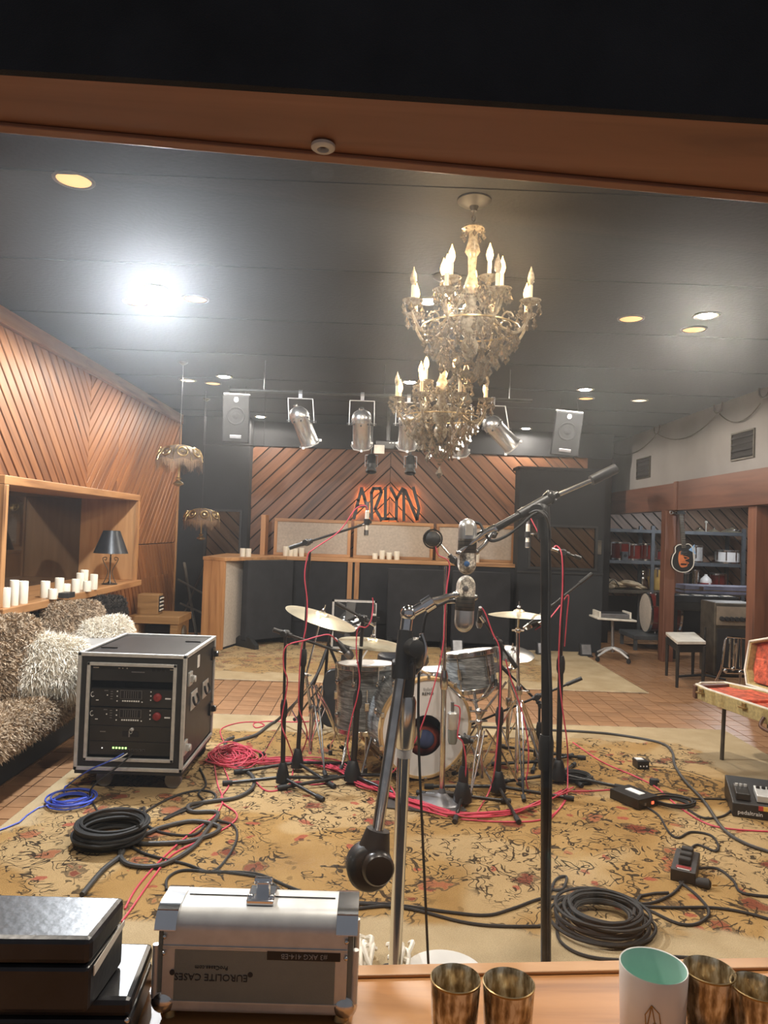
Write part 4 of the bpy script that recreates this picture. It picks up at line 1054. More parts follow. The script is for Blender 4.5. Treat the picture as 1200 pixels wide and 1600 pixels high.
def slab_points(a, b, n, r=.10):
    """points on a rounded slab's top, sides and ends, with outward normals"""
    a, b = np.array(a), np.array(b); c = (a + b) / 2; h = (b - a) / 2
    u = RNG.uniform(-1, 1, (n, 3)); area = np.array([h[1] * h[2], h[0] * h[2], h[0] * h[1] * .5]); ax = RNG.choice(3, n, p=area / area.sum())
    u[np.arange(n), ax] = np.sign(RNG.uniform(-1, 1, n)); u[ax == 2, 2] = 1
    core = np.clip(u * h, -(h - np.minimum(r, h * .99)), h - np.minimum(r, h * .99))
    dv = u * h - core; nn = dv / np.maximum(np.linalg.norm(dv, axis=1), 1e-6)[:, None]
    return c + core + nn * np.minimum(r, h.min()), nn
sofa = thing('shag_sofa', 'long low sofa in grey brown shag along the slatted wall', 'sofa', (-2.2, 4.8, 0))
MB().span((-2.58, 2.6, 0.01), (-1.95, 6.45, .20)).build('plinth', BLACKW, sofa, smooth=False, bevel=.01)
MB().span((-2.575, 2.5, .20), (-1.82, 6.55, .405)).build('seat', SHAGB, sofa, bevel=.07)
p_, n_ = slab_points((-2.57, 3.0, .20), (-1.82, 6.55, .41), 60000, .09); fur('seat_pile', p_, n_, .026, .0042, SHAG, sofa, .8, .9)
MB().span((-2.58, 6.0, .02), (-1.52, 6.75, .36)).build('chaise', SHAGB, sofa, bevel=.07)
p_, n_ = slab_points((-2.56, 6.0, .08), (-1.50, 6.78, .375), 14000, .09); fur('chaise_pile', p_, n_, .026, .005, SHAG, sofa, .8, .9)
def pillow(lab, c, w, h, th, yaw, lean, m, back, L, wd, n, roll=0, droop=.6, cat='cushion', grp=None, jit=.7):
    """cushion standing on its edge: w along its width, leaning back by lean, facing yaw"""
    c = Vector(c); t = thing('cushion', lab, cat, c, grp)
    M = Matrix.Rotation(yaw, 3, 'Z') @ Matrix.Rotation(-lean, 3, 'X') @ Matrix.Rotation(roll, 3, 'Y')
    nu, nv = 28, 18; vs = []; fs = []
    def sp(u, v):
        cu, su, cv, sv = math.cos(u), math.sin(u), math.cos(v), math.sin(v)
        f = lambda q, e: math.copysign(abs(q) ** e, q)
        return Vector((w / 2 * f(cu, .45) * f(cv, .8), th / 2 * f(sv, 1.0), h / 2 * f(su, .45) * f(cv, .8)))
    for j in range(nv + 1):
        for i in range(nu): vs.append(c + M @ sp(2 * PI * i / nu, -PI / 2 + PI * j / nv))
    for j in range(nv):
        for i in range(nu): fs.append((j * nu + i, j * nu + (i + 1) % nu, (j + 1) * nu + (i + 1) % nu, (j + 1) * nu + i))
    o = MB().add(vs, fs).build('cover', back, t)
    o.data.update(); tris = [(p.center.copy(), p.normal.copy(), p.area, p.vertices[:]) for p in o.data.polygons]
    ar = np.array([q[2] for q in tris]); idx = RNG.choice(len(tris), n, p=ar / ar.sum())
    co = np.array([v.co[:] for v in o.data.vertices]); pv = np.array([tris[k][3] for k in range(len(tris))])
    wts = RNG.dirichlet((1, 1, 1, 1), n); P = (co[pv[idx]] * wts[:, :, None]).sum(1); Nn = np.array([tris[k][1][:] for k in idx])
    cen = P.mean(0); flip = ((P - cen) * Nn).sum(1) < 0; Nn[flip] *= -1
    fur('pile', P + np.array(ORG[t.name]), Nn, L, wd, m, t, droop, jit)
    return t
SH = SHAG
def fz(px, py, z): return tuple(fl(px, py, z))
pillow('large grey brown shag back cushion at the left edge of the sofa', fz(2, 1030, .63), .56, .50, .18, rad(62), rad(12), SH, SHAGB, .026, .0042, 14000, grp='shag back cushions')
pillow('large grey brown shag back cushion behind the two white pillows', fz(117, 985, .62), .50, .44, .17, rad(52), rad(14), SH, SHAGB, .026, .0042, 14000, grp='shag back cushions')
pillow('dark furry cushion between the shag back cushions', fz(62, 990, .61), .60, .30, .14, rad(66), rad(18), FURD, FURD, .035, .003, 6000)
pillow('small dark furry cushion at the far end behind the white pillow', fz(167, 962, .63), .34, .34, .14, rad(40), rad(10), FURD, FURD, .03, .003, 5000)
pillow('fluffy white long haired pillow nearest the camera on the sofa', fz(77, 1038, .575), .40, .32, .16, rad(36), rad(24), FURW, FURW, .075, .0026, 13000, rad(12), .8, 'pillow', 'fluffy white pillows', 1.0)
pillow('fluffy white pillow at the far end of the sofa', fz(165, 1000, .555), .38, .33, .15, rad(24), rad(20), FURW, FURW, .045, .003, 10000, rad(-10), .7, 'pillow', 'fluffy white pillows', .9)
# silver case and open carton on the sofa
c = fl(140, 1042, .46)
t = thing('silver_case', 'flat silver case lying on the sofa behind the black rack', 'case', c)
Mz = Matrix.Rotation(rad(8), 3, 'Z')
MB().box(c + Vector((-.12, .28, .06)), (.46, .56, .11), Mz).build('body', ALU, t, smooth=False, bevel=.01)
MB().box(c + Vector((-.12, .28, .12)), (.44, .54, .006), Mz).build('lid', ALU, t, smooth=False, bevel=.002)
for k in (-.12, .12): MB().box(c + Mz @ Vector((-.12 + k, -.005 + .0, .07)), (.04, .016, .05), Mz).build('latch', BLACKM, t, smooth=False)
MB().tube(smooth_pts([c + Vector((.13, .02, .06)), c + Vector((.16, .0, .09)), c + Vector((.16, .10, .09)), c + Vector((.13, .10, .06))]), .007, 6).build('handle', BLACKP, t)
c = fl(183, 1020, .44)
t = thing('open_carton', 'small open tan cardboard box on the sofa behind the rack', 'box', c)
cb = MB(); cb.box(c + Vector((0, 0, .006)), (.26, .18, .008)); 
for s in (-1, 1): cb.box(c + Vector((s * .13, 0, .07)), (.005, .18, .13)); cb.box(c + Vector((0, s * .09, .07)), (.26, .005, .13))
cb.build('walls', CARD, t, smooth=False)
MB().add([c + Vector((-.10, .09, .135)), c + Vector((.12, .09, .135)), c + Vector((.06, .17, .22)), c + Vector((-.08, .17, .235))], [(0, 1, 2, 3)]).build('flap', CARD, t, smooth=False)
MB().add([c + Vector((.13, -.09, .135)), c + Vector((.13, .09, .135)), c + Vector((.22, .06, .15)), c + Vector((.22, -.07, .16))], [(0, 1, 2, 3)]).build('flap', CARD, t, smooth=False)

# oak cabinet, louvred box, in the far left corner
a = fl(222, 1003)
c = Vector((-2.32, 8.15, 0))
t = thing('oak_cabinet', 'low brown oak cabinet with an open front in the far left corner', 'cabinet', c)
b = MB()
b.span((-2.58, 8.0, 0), (-2.50, 8.5, .43)).span((-2.16, 8.0, 0), (-2.08, 8.5, .43)).span((-2.50, 8.0, 0), (-2.16, 8.5, .07)).span((-2.50, 8.45, .07), (-2.16, 8.5, .43))
b.build('carcass', W_OAK, t, smooth=False, bevel=.005)
MB().span((-2.60, 7.98, .36), (-2.06, 8.52, .44)).build('top', W_OAK, t, smooth=False, bevel=.005)
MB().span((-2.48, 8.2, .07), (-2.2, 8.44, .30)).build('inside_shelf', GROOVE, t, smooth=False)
MB().lathe([(.10, 0), (.095, .008), (.07, .003), (.065, .009), (.045, .003), (.04, .009), (.01, .004)], (-2.07, 8.25, .22), (1, 0, 0), 24, caps=False).build('side_grille', BRONZE, t)
t = thing('louvred_box', 'small upright wooden box with a louvred face on the oak cabinet', 'box', (-2.44, 8.2, .44))
MB().span((-2.56, 8.12, .44), (-2.33, 8.30, .66)).build('body', W_OAK, t, smooth=False, bevel=.006)
MB().span((-2.33, 8.14, .47), (-2.322, 8.28, .64)).build('opening', GROOVE, t, smooth=False)
for k in range(4): MB().box((-2.318, 8.21, .49 + k * .042), (.012, .13, .012), Matrix.Rotation(rad(25), 3, 'Y')).build('slat', CREAM, t, smooth=False)
t = thing('folded_chair', 'dark folded easel leaning in the shadow of the corner', 'easel', (-2.2, 9.2, 0))
for a_, b_ in (((-2.48, 9.35, .0), (-2.12, 9.5, 1.0)), ((-2.14, 9.2, 0), (-2.42, 9.5, .95)), ((-2.40, 9.3, .45), (-2.05, 9.35, .30)), ((-2.44, 9.3, .75), (-2.08, 9.35, .55))):
    MB().bar(a_, b_, .035, .02).build('rail', BRONZE, t, smooth=False, bevel=.003)

# ================================================================== RACK CASE
FLw, FRw = fl(138, 1236), fl(285, 1243)
RX0, RX1, RY0, RY1, RZ0, RZ1 = -1.545, -.985, 3.98, 4.70, .13, .735
rk = thing('rack_case', 'black wheeled flight case rack with silver edging and audio units', 'rack case', ((RX0 + RX1) / 2, (RY0 + RY1) / 2, 0))
b = MB(); b.span((RX0, RY0 + .05, RZ0), (RX1, RY1, RZ0 + .02)).span((RX0, RY0 + .05, RZ1 - .02), (RX1, RY1, RZ1)).span((RX0, RY0 + .05, RZ0), (RX0 + .02, RY1, RZ1)).span((RX1 - .02, RY0 + .05, RZ0), (RX1, RY1, RZ1)).span((RX0, RY1 - .02, RZ0), (RX1, RY1, RZ1))
b.build('shell', BLACKP, rk, smooth=False)
fm = MB(); e = .05
fm.span((RX0, RY0, RZ0), (RX0 + e, RY0 + .06, RZ1)).span((RX1 - e, RY0, RZ0), (RX1, RY0 + .06, RZ1)).span((RX0 + e, RY0, RZ0), (RX1 - e, RY0 + .06, RZ0 + e)).span((RX0 + e, RY0, RZ1 - e), (RX1 - e, RY0 + .06, RZ1))
fm.build('front_collar', BLACKP, rk, smooth=False)
g = .010
for (a_, b_) in (((RX0, RZ0), (RX1, RZ0)), ((RX0, RZ1), (RX1, RZ1)), ((RX0, RZ0), (RX0, RZ1)), ((RX1, RZ0), (RX1, RZ1))):
    MB().span((a_[0] - g, RY0 - g, a_[1] - g), (b_[0] + g, RY0 + g, b_[1] + g)).build('edge_extrusion', ALU, rk, smooth=False, bevel=.003)
for x, z in ((RX0, RZ0), (RX1, RZ0), (RX0, RZ1), (RX1, RZ1)):
    MB().span((x - g, RY0, z - g), (x + g, RY1 + g, z + g)).build('edge_extrusion', ALU, rk, smooth=False, bevel=.003)
for x in (RX0, RX1): MB().span((x - g, RY1 - g, RZ0), (x + g, RY1 + g, RZ1)).build('edge_extrusion', ALU, rk, smooth=False, bevel=.003)
MB().span((RX0, RY1 - g, RZ1 - g), (RX1, RY1 + g, RZ1 + g)).build('edge_extrusion', ALU, rk, smooth=False, bevel=.003)
i0, i1, k0, k1 = RX0 + e, RX1 - e, RZ0 + e, RZ1 - e
for (a_, b_) in (((i0, k0), (i1, k0)), ((i0, k1), (i1, k1)), ((i0, k0), (i0, k1)), ((i1, k0), (i1, k1))):
    MB().span((a_[0] - .009, RY0 - .012, a_[1] - .009), (b_[0] + .009, RY0 + .004, b_[1] + .009)).build('inner_edging', ALU, rk, smooth=False, bevel=.003)
for sx in (-.6, .6):
    MB().box(((RX0 + RX1) / 2 + sx * .33, RY0 + .20 + (.0 if sx < 0 else .3), RZ1 + .004), (.09, .012, .006)).build('lid_latch', BLACKM, rk, smooth=False)
# units
def unit(name, z0, z1, lab=None):
    o = MB().span((i0 + .010, RY0 + .012, z0 + .001), (i1 - .010, RY0 + .045, z1 - .001)).build(name, BLACKM, rk, smooth=False, bevel=.001)
    if lab: o['label'] = lab
    return o
H_ = (k1 - k0) / 11.0
zt = lambda u: k1 - H_ * u
U1 = unit('processor_unit', zt(2) , zt(0)); U2 = unit('preamp_unit', zt(5), zt(2.9), 'black unit with a red knob and fader window, upper of two'); U3 = unit('preamp_unit', zt(7.2), zt(5.1), 'black unit with a red knob and fader window, lower of two')
U4 = unit('drawer_unit', zt(9), zt(7.2)); U5 = unit('network_switch', zt(10.6), zt(9))
fy = RY0 + .011
def dot(par, u, z, w_=.006, h_=.006, m=WHITEP, nm='button'):
    MB().box((i0 + u * (i1 - i0), fy, z), (w_, .004, h_), None).build(nm, m, par, smooth=False)
for u, w_ in ((.07, .03), (.34, .01), (.38, .006), (.43, .006), (.95, .02)): dot(U1, u, zt(.5), w_, .005)
MB().box((i0 + .56 * (i1 - i0), fy, zt(.9)), (.07, .004, .005)).build('slot', GREYM, U1, smooth=False)
for u in (.74, .80, .86): dot(U1, u, zt(.6), .018, .014, GROOVE, 'button')
for Uq, zc in ((U2, zt(3.8)), (U3, zt(6.0))):
    MB().box((i0 + .49 * (i1 - i0), fy, zc + .012), (.115, .003, .045)).build('meter_window', GREYM, Uq, smooth=False)
    MB().box((i0 + .49 * (i1 - i0), fy - .002, zc + .012), (.110, .002, .041)).build('meter_glass', GROOVE, Uq, smooth=False)
    for k in range(8): MB().box((i0 + (.40 + k * .026) * (i1 - i0), fy - .003, zc - .022), (.0075, .004, .0075)).build('fader_cap', WHITEP, Uq, smooth=False)
    for k in range(1, 8): MB().box((i0 + (.387 + k * .026) * (i1 - i0), fy - .0035, zc + .012), (.0018, .001, .036)).build('scale_line', GREYM, Uq, smooth=False)
    for k in range(3): dot(Uq, .33, zc + .028 - k * .026); dot(Uq, .72, zc + .030 - k * .022)
    for k in range(4): dot(Uq, .265, zc + .026 - k * .013, .012, .004, GREYM); 
    dot(Uq, .20, zc + .03, .02, .005, GREYM); dot(Uq, .215, zc + .006); dot(Uq, .62, zc - .026); dot(Uq, .92, zc - .004, .03, .007); dot(Uq, .10, zc - .022, .014, .004)
    MB().lathe([(.022, 0), (.021, -.012), (.018, -.015), (.002, -.016)], (i0 + .80 * (i1 - i0), fy, zc + .002), (0, 1, 0), 20, caps=False).build('red_knob', REDP, Uq)
    MB().tube([(i0 + .045 * (i1 - i0) + .009 * math.cos(q), fy - .001, zc + .008 + .013 * math.sin(q)) for q in [1.2 + i * .45 for i in range(11)]], .0016, 5).build('emblem', WHITEP, Uq)
MB().box((i0 + .5 * (i1 - i0), fy, zt(8.1)), (.085, .004, .028)).build('pull_recess', GROOVE, U4, smooth=False)
MB().box((i0 + .49 * (i1 - i0), fy - .003, zt(8.1)), (.008, .006, .03)).build('pull_bar', GREYM, U4, smooth=False)
MB().lathe([(.010, 0), (.010, -.006), (.003, -.008)], (i0 + .52 * (i1 - i0), fy, zt(7.55)), (0, 1, 0), 14, caps=False).build('lock', ALU, U4)
MB().tube([(i0 + .51 * (i1 - i0) + .008 * math.cos(q), fy - .008, zt(7.72) + .014 * math.sin(q)) for q in [i * .6 for i in range(11)]], .0018, 5).build('key_ring', ALU, U4)
dot(U4, .18, zt(7.9), .03, .005, GREYM, 'badge')
for k in range(5): dot(U5, .31 + k * .036, zt(9.75), .009, .009, LEDG, 'green_light')
for k in range(9): dot(U5, .31 + k * .044, zt(9.95), .013, .011, GREYM, 'port'); MB().box((i0 + (.31 + k * .044) * (i1 - i0), fy - .003, zt(9.95)), (.009, .003, .008)).build('port_hole', GROOVE, U5, smooth=False)
dot(U5, .18, zt(9.8), .006, .006, LEDW, 'light')
# side hardware
for z, y in ((.64, RY1 - .04), (.30, RY1 - .05), (.60, RY0 + .10), (.24, RY0 + .05)):
    q = MB(); q.box((RX1 + .006, y, z), (.012, .07, .075)); q.box((RX1 + .020, y, z), (.02, .03, .035)); q.lathe([(.018, 0), (.018, .012)], (RX1 + .026, y, z), (1, 0, 0), 12); q.build('butterfly_latch', BLACKM if y > 4.4 else ALU, rk, smooth=False, bevel=.002)
    q = MB(); q.box((RX0 - .006, y, z), (.012, .07, .075)); q.box((RX0 - .020, y, z), (.02, .03, .035)); q.build('butterfly_latch', BLACKM, rk, smooth=False, bevel=.002)
for y in (RY0 + .22, RY0 + .50):
    q = MB(); q.box((RX1 + .003, y, .46), (.006, .14, .10)); q.build('handle_plate', ALU, rk, smooth=False, bevel=.002)
    h = MB().tube(smooth_pts([(RX1 + .008, y - .045, .485), (RX1 + .022, y - .045, .44), (RX1 + .022, y + .045, .44), (RX1 + .008, y + .045, .485)]), .007, 6); h.build('grip', BLACKP, rk)
MB().box((RX1 + .002, RY0 + .30, .66), (.003, .05, .07)).build('paper_sticker', WHITEP, rk, smooth=False)
MB().span((RX0 - .006, RY0 - .002, RZ0 - .030), (RX1 + .006, RY1, RZ0 - .010)).build('base_board', BLACKP, rk, smooth=False, bevel=.003)
for x in (RX0 + .12, RX1 - .07):
    for y in (RY0 + .07, RY1 - .09):
        MB().prism([(x - .045, y + .02, RZ0 - .03), (x + .045, y + .02, RZ0 - .03), (x + .026, y + .02, .05), (x + .004, y + .02, .05)], (0, .006, 0)).build('caster_fork', GREYM, rk, smooth=False)
        MB().lathe([(.018, -.018), (.043, -.018), (.046, -.01), (.046, .01), (.043, .018), (.018, .018)], (x + .014, y + .004, .0585), (0, 1, 0), 24).build('caster_wheel', GREYM if y < 4.2 else RUBBER, rk)

# ================================================================== DRUMS
def hoop(mb, c, d, R, w_=.012, h=.035): mb.lathe([(R - .004, -h / 2), (R + w_, -h / 2), (R + w_, h / 2), (R - .004, h / 2), (R - .004, -h / 2)], c, d, 48, caps=False)
def drum(name, lab, c, d, R, depth, shell, hoopm, nl, head=HEADW, hole=None, cat='drum', hh=.03):
    """c: centre of the playing head; d: direction from there into the shell"""
    c = Vector(c); d = Vector(d).normalized(); x, y, _ = frame(d)
    t = thing(name, lab, cat, c)
    MB().lathe([(R, .01), (R, depth - .01), (R - .008, depth - .01), (R - .008, .01)], c, d, 48, caps=False).build('shell', shell, t)
    if hole is None:
        MB().lathe([(R + .002, .012), (R + .002, 0), (R - .006, -.002), (.001, -.001)], c, d, 48, caps=False).build('head', head, t)
    else:
        hx, hy, hr = hole; vs = []; n = 56
        for k in range(n):
            a = 2 * PI * k / n; vs.append(c + (x * math.cos(a) + y * math.sin(a)) * R)
        for k in range(n):
            a = 2 * PI * k / n; vs.append(c + x * (hx + hr * math.cos(a)) + y * (hy + hr * math.sin(a)))
        MB().add(vs, [(k, (k + 1) % n, n + (k + 1) % n, n + k) for k in range(n)]).build('head', head, t)
    MB().lathe([(R + .002, 0), (.001, .001)], c + d * depth, d, 48, caps=False).build('bottom_head', head, t)
    for s in (0, depth):
        h = MB(); hoop(h, c + d * (s + (.009 if s == 0 else -.009)), d, R, .012, hh); h.build('hoop', hoopm, t, bevel=.003)
    for k in range(nl):
        a = 2 * PI * (k + .5) / nl; o = x * math.cos(a) + y * math.sin(a)
        L = MB(); q = c + o * (R + .012) + d * (depth * .5)
        if depth > .3:
            for s in (.10, depth - .10): L.ball(c + o * (R + .010) + d * s, (.014, .014, .020), 8, 6)
            L.cyl(c + o * (R + .022) - d * .0, c + o * (R + .022) + d * (.10), .004, n=6); L.cyl(c + o * (R + .022) + d * (depth - .10), c + o * (R + .022) + d * depth, .004, n=6)
        else:
            L.bar(q - d * .03, q + d * .03, .02, .022, o); L.cyl(c + o * (R + .022), c + o * (R + .022) + d * depth, .004, n=6)
        L.build('lug', CHROMED, t)
    return t, x, y, d, c
bc = at(666, 1143, 4.30); bc.z = .315
bd_dir = Vector((-.40, 1, -.0)).normalized()
T_, bx, by, bdv, bcc = drum('bass_drum', 'grey pearl bass drum with white ported front head and maple hoop', bc, bd_dir, .282, .36, PEARL, MAPLE, 10, hole=(.008, -.045, .118), hh=.04)
# thin metal inlay line, claws and spurs, small crown mark on the head
for k in range(10):
    a = 2 * PI * (k + .5) / 10; o = bx * math.cos(a) + by * math.sin(a)
    MB().box(bcc + o * .297 - bdv * .01, (.02, .02, .03)).build('claw', CHROMED, T_, smooth=False, bevel=.004)
for s in (-1, 1): MB().cyl(bcc + bdv * .10 + Vector((s * .27, 0, -.05)), bcc + bdv * -.02 + Vector((s * .38, 0, -.30)), .008, n=8).build('spur', CHROMED, T_)
FONTS = {}
def text(name, body, m, parent, c, xdir, ydir, size, ext=.0005, align='CENTER'):
    cu = bpy.data.curves.new(name, 'FONT'); cu.body = body; cu.size = size; cu.extrude = ext; cu.align_x = align; cu.align_y = 'CENTER'; cu.resolution_u = 2
    tmp = bpy.data.objects.new(name, cu); COL.objects.link(tmp)
    dg = bpy.context.evaluated_depsgraph_get(); me = bpy.data.meshes.new_from_object(tmp.evaluated_get(dg)); bpy.data.objects.remove(tmp)
    xd = Vector(xdir).normalized(); yd = Vector(ydir).normalized(); zd = xd.cross(yd)
    M = Matrix((xd, yd, zd)).transposed().to_4x4(); M.translation = Vector(c) - (ORG[parent.name] if parent is not None else Vector())
    me.transform(M); me.materials.clear(); me.materials.append(m)
    o = bpy.data.objects.new(name, me); link(o, parent); return o
up = by if by.z > 0 else -by
rt = up.cross(bdv * -1); rt = -rt if rt.dot(Vector((1, 0, 0))) < 0 else rt
text('head_lettering', 'REMO', BLACKP, T_, bcc + up * .195 - bdv * .004, rt, up, .028)
cr = MB()
for k in range(5): cr.bar(bcc + up * .213 + rt * (-.022 + k * .011) - bdv * .004, bcc + up * (.226 + (.006 if k % 2 == 0 else 0)) + rt * (-.026 + k * .013) - bdv * .004, .003, .002)
cr.build('head_crown', BLACKP, T_, smooth=False)
# folded blanket inside the shell
q = bcc + bdv * .17 + Vector((.0, 0, -.15))
t = thing('drum_pillow', 'red and blue patterned blanket inside the bass drum', 'blanket', q)
MB().ball(q + Vector((0, 0, .05)), (.17, .12, .11), 20, 12).build('red_fold', mat('blanket_red', (.34, .06, .035), .9, scale=12, var=.3), t)
for s, cc in ((-.07, (.05, .07, .16)), (.06, (.05, .07, .16)), (.0, (.30, .22, .14))):
    MB().ball(q + Vector((s, -.10, .085 - abs(s) * .3)), (.058, .045, .055), 14, 10).build('fold', mat('blanket_%d' % int(100 + s * 100), cc, .9), t)
# floor tom
fc = at(572, 1040, 4.62); fc.z = .615
T_, x_, y_, d_, c_ = drum('floor_tom', 'grey pearl floor tom with white head, left of the bass drum', fc, (.02, -.05, -1), .178, .40, PEARL, CHROMED, 8)
for k in range(3):
    a = 2 * PI * k / 3 + .6; o = Vector((math.cos(a), math.sin(a), 0))
    p = c_ + o * .20
    MB().tube([p + Vector((0, 0, -.12)), p + Vector((0, 0, -.48)), p + o * .03 + Vector((0, 0, -.54)), Vector((p.x + o.x * .03, p.y + o.y * .03, .025))], .006, 8).build('leg', CHROME, T_)
    MB().cyl((p.x + o.x * .03, p.y + o.y * .03, .013), (p.x + o.x * .03, p.y + o.y * .03, .04), .013, n=10).build('rubber_foot', RUBBER, T_)
    MB().box(p + Vector((0, 0, -.22)), (.03, .03, .05)).build('leg_bracket', CHROMED, T_, smooth=False, bevel=.004)
# rack tom on its stand
rc = at(731, 1018, 4.55)
T_, x_, y_, d_, c_ = drum('rack_tom', 'pale grey pearl rack tom tilted above the bass drum', rc, (.16, -.10, -1), .152, .235, PEARL, CHROMED, 6)
# snare and throne
sn = at(690, 1046, 4.85)
drum('snare_drum', 'copper snare drum with white head behind the bass drum', sn, (.05, -.06, -1), .175, .14, COPPER, CHROMED, 8)
def tripod(t, x, y, h, R, m, foot=RUBBER, n=3, ph=.3, th=.007, double=False, knee=.55):
    for k in range(n):
        a = 2 * PI * k / n + ph; o = Vector((math.cos(a), math.sin(a), 0)); s = Vector((-o.y, o.x, 0)) * .012
        base = Vector((x, y, 0))
        for q in ((s, -s) if double else (Vector((0, 0, 0)),)):
            MB().tube([base + o * .018 + q + Vector((0, 0, h)), base + o * R * .5 + q + Vector((0, 0, h * .62)), base + o * R + Vector((0, 0, .03))], th, 8).build('leg', m, t)
        MB().cyl(base + o * R * .42 + Vector((0, 0, h * .66)), base + o * .016 + Vector((0, 0, h * .30)), th * .8, n=6).build('brace', m, t)
        MB().cyl(base + o * (R - .012) + Vector((0, 0, .042)), base + o * (R + .02) + Vector((0, 0, .026)), .013, n=10).build('rubber_foot', foot, t)
thr = fl(660, 1120); thr = Vector((.24, 5.25, 0))
t = thing('drum_throne', 'round black drum throne behind the kit', 'stool', thr)
MB().lathe([(.10, .50), (.17, .505), (.185, .53), (.18, .57), (.15, .59), (.001, .595)], thr, n=30).build('seat', BLKLEA, t)
MB().cyl(thr + Vector((0, 0, .12)), thr + Vector((0, 0, .51)), .014).build('post', CHROMED, t); tripod(t, thr.x, thr.y, .34, .26, CHROMED)

# cymbals
def cymbal(name, lab, c, R, nrm, bell=.2, curve=.10, m=CYMB):
    t = thing(name, lab, 'cymbal', c)
    h = R * curve
    pr = [(R, 0), (R * .85, h * .28), (R * .6, h * .62), (R * .35, h * .88), (R * bell, h * 1.0), (R * bell * .85, h + R * .05), (R * bell * .5, h + R * .085), (.008, h + R * .095)]
    MB().lathe(pr + [(.008, h + R * .085), (R * bell * .5, h + R * .075), (R * bell, h * .97), (R * .6, h * .58), (R, -.0015)], Vector(c) - Vector(nrm).normalized() * h, nrm, 56, caps=False).build('bow', m, t)
    n_ = Vector(nrm).normalized()
    MB().cyl(Vector(c) - n_ * .03, Vector(c) + n_ * (R * .1 + .045), .0045, n=8).build('stem_rod', CHROMED, t)
    MB().lathe([(.013, 0), (.013, .012), (.006, .02)], Vector(c) + n_ * R * .1, n_, 12).build('wing_nut', CHROMED, t)
    return t
def px_dir(p0, p1, Y): return (at(*p1, Y) - at(*p0, Y)).normalized()
c1 = at(503, 961, 4.65)
cymbal('crash_cymbal', 'large bright crash cymbal tilted on the left of the kit', c1, .232, (.28, -.06, .95))
c2 = at(582, 1001, 4.35)
cymbal('crash_cymbal', 'thin flat crash cymbal above the floor tom', c2, .20, (.10, -.03, .99))
c3 = at(811, 956, 4.35)
cymbal('hi_hat_cymbal', 'hi-hat style cymbal on the right chrome stand', c3, .180, (.01, .02, 1.0), curve=.13)
c4 = at(800, 1018, 5.1)
cymbal('ride_cymbal', 'dull cymbal seen from above behind the hi-hat', c4, .155, (.03, -.22, .97), m=CHROMED)
# chrome cymbal stands
def cymbal_stand(lab, base, top, mid, R=.30, h=.48, ph=.3, name='cymbal_stand'):
    base, top, mid = Vector(base), Vector(top), Vector(mid)
    t = thing(name, lab, 'stand', (base.x, base.y, 0), 'chrome drum hardware')
    MB().cyl((base.x, base.y, .06), (base.x, base.y, mid.z * .62), .013).build('lower_tube', CHROME, t)
    MB().cyl((base.x, base.y, mid.z * .55), mid, .010).build('upper_tube', CHROME, t)
    MB().cyl(mid, top, .006).build('tilter_rod', CHROMED, t)
    MB().lathe([(.017, -.025), (.021, -.015), (.021, .015), (.017, .025)], (base.x, base.y, mid.z * .62), n=14).build('collar', CHROMED, t)
    k = MB(); k.ball(mid, .018, 10, 8); k.cyl(mid - Vector((.035, 0, 0)), mid + Vector((.035, 0, 0)), .006, n=8); k.build('tilter', CHROMED, t)
    k = MB().cyl((base.x + .015, base.y - .01, mid.z * .62), (base.x + .05, base.y - .02, mid.z * .62), .004, n=6); k.ball((base.x + .05, base.y - .02, mid.z * .62), .011, 8, 6); k.build('wing_screw', CHROMED, t)
    tripod(t, base.x, base.y, h, R, CHROME, ph=ph, double=True, th=.005)
    return t
b1 = fl(484, 1193); cymbal_stand('chrome stand carrying the tilted crash on the left', b1, c1 - Vector((0.005, 0, .02)), at(478, 1055, b1.y), ph=.9)
b2 = fl(556, 1190); cymbal_stand('chrome stand in front of the floor tom with an angled arm', b2, c2, at(560, 1038, b2.y), ph=.2, R=.26, h=.40)
MB().cyl(at(553, 1040, b2.y), at(528, 1062, b2.y - .05), .008).build('arm_rod', CHROME, bpy.data.objects['cymbal_stand.001'])
b3 = fl(806, 1232); cymbal_stand('chrome hi-hat stand on the right of the kit', b3, c3, at(809, 985, b3.y), ph=.5, R=.24, h=.50)
b4 = fl(792, 1180); cymbal_stand('second chrome stand half hidden behind the hi-hat stand', b4, c4, at(797, 1045, b4.y), ph=1.1)
# tom stand
b5 = fl(752, 1235)
t = thing('tom_stand', 'chrome double braced stand holding the rack tom', 'stand', (b5.x, b5.y, 0), 'chrome drum hardware')
MB().cyl((b5.x, b5.y, .07), at(748, 1110, b5.y), .013).build('lower_tube', CHROMED, t)
MB().cyl(at(748, 1130, b5.y), at(741, 1082, b5.y + .1), .010).build('upper_tube', CHROME, t)
for pa, pb in (((741, 1095), (700, 1072)), ((741, 1095), (775, 1072)), ((741, 1098), (770, 1065))):
    q = MB(); q.tube(smooth_pts([at(*pa, b5.y + .08), at((pa[0] + pb[0]) / 2, (pa[1] + pb[1]) / 2 + 6, b5.y + .02), at(*pb, b5.y + .15)], 5), .008, 8); q.build('basket_arm', CHROMED, t)
    MB().cyl(at(*pb, b5.y + .15), at(pb[0], pb[1] - 10, b5.y + .17), .011).build('rubber_grip', RUBBER, t)
for py in (1112, 1128, 1152): q = at(748, py, b5.y); m_ = MB().ball(q, .022, 10, 8); m_.cyl(q - Vector((.05, 0, 0)), q + Vector((.05, .01, .005)), .006, n=8); m_.build('clamp', CHROMED, t)
tripod(t, b5.x, b5.y, .34, .22, CHROMED, ph=.1, double=True, th=.005)

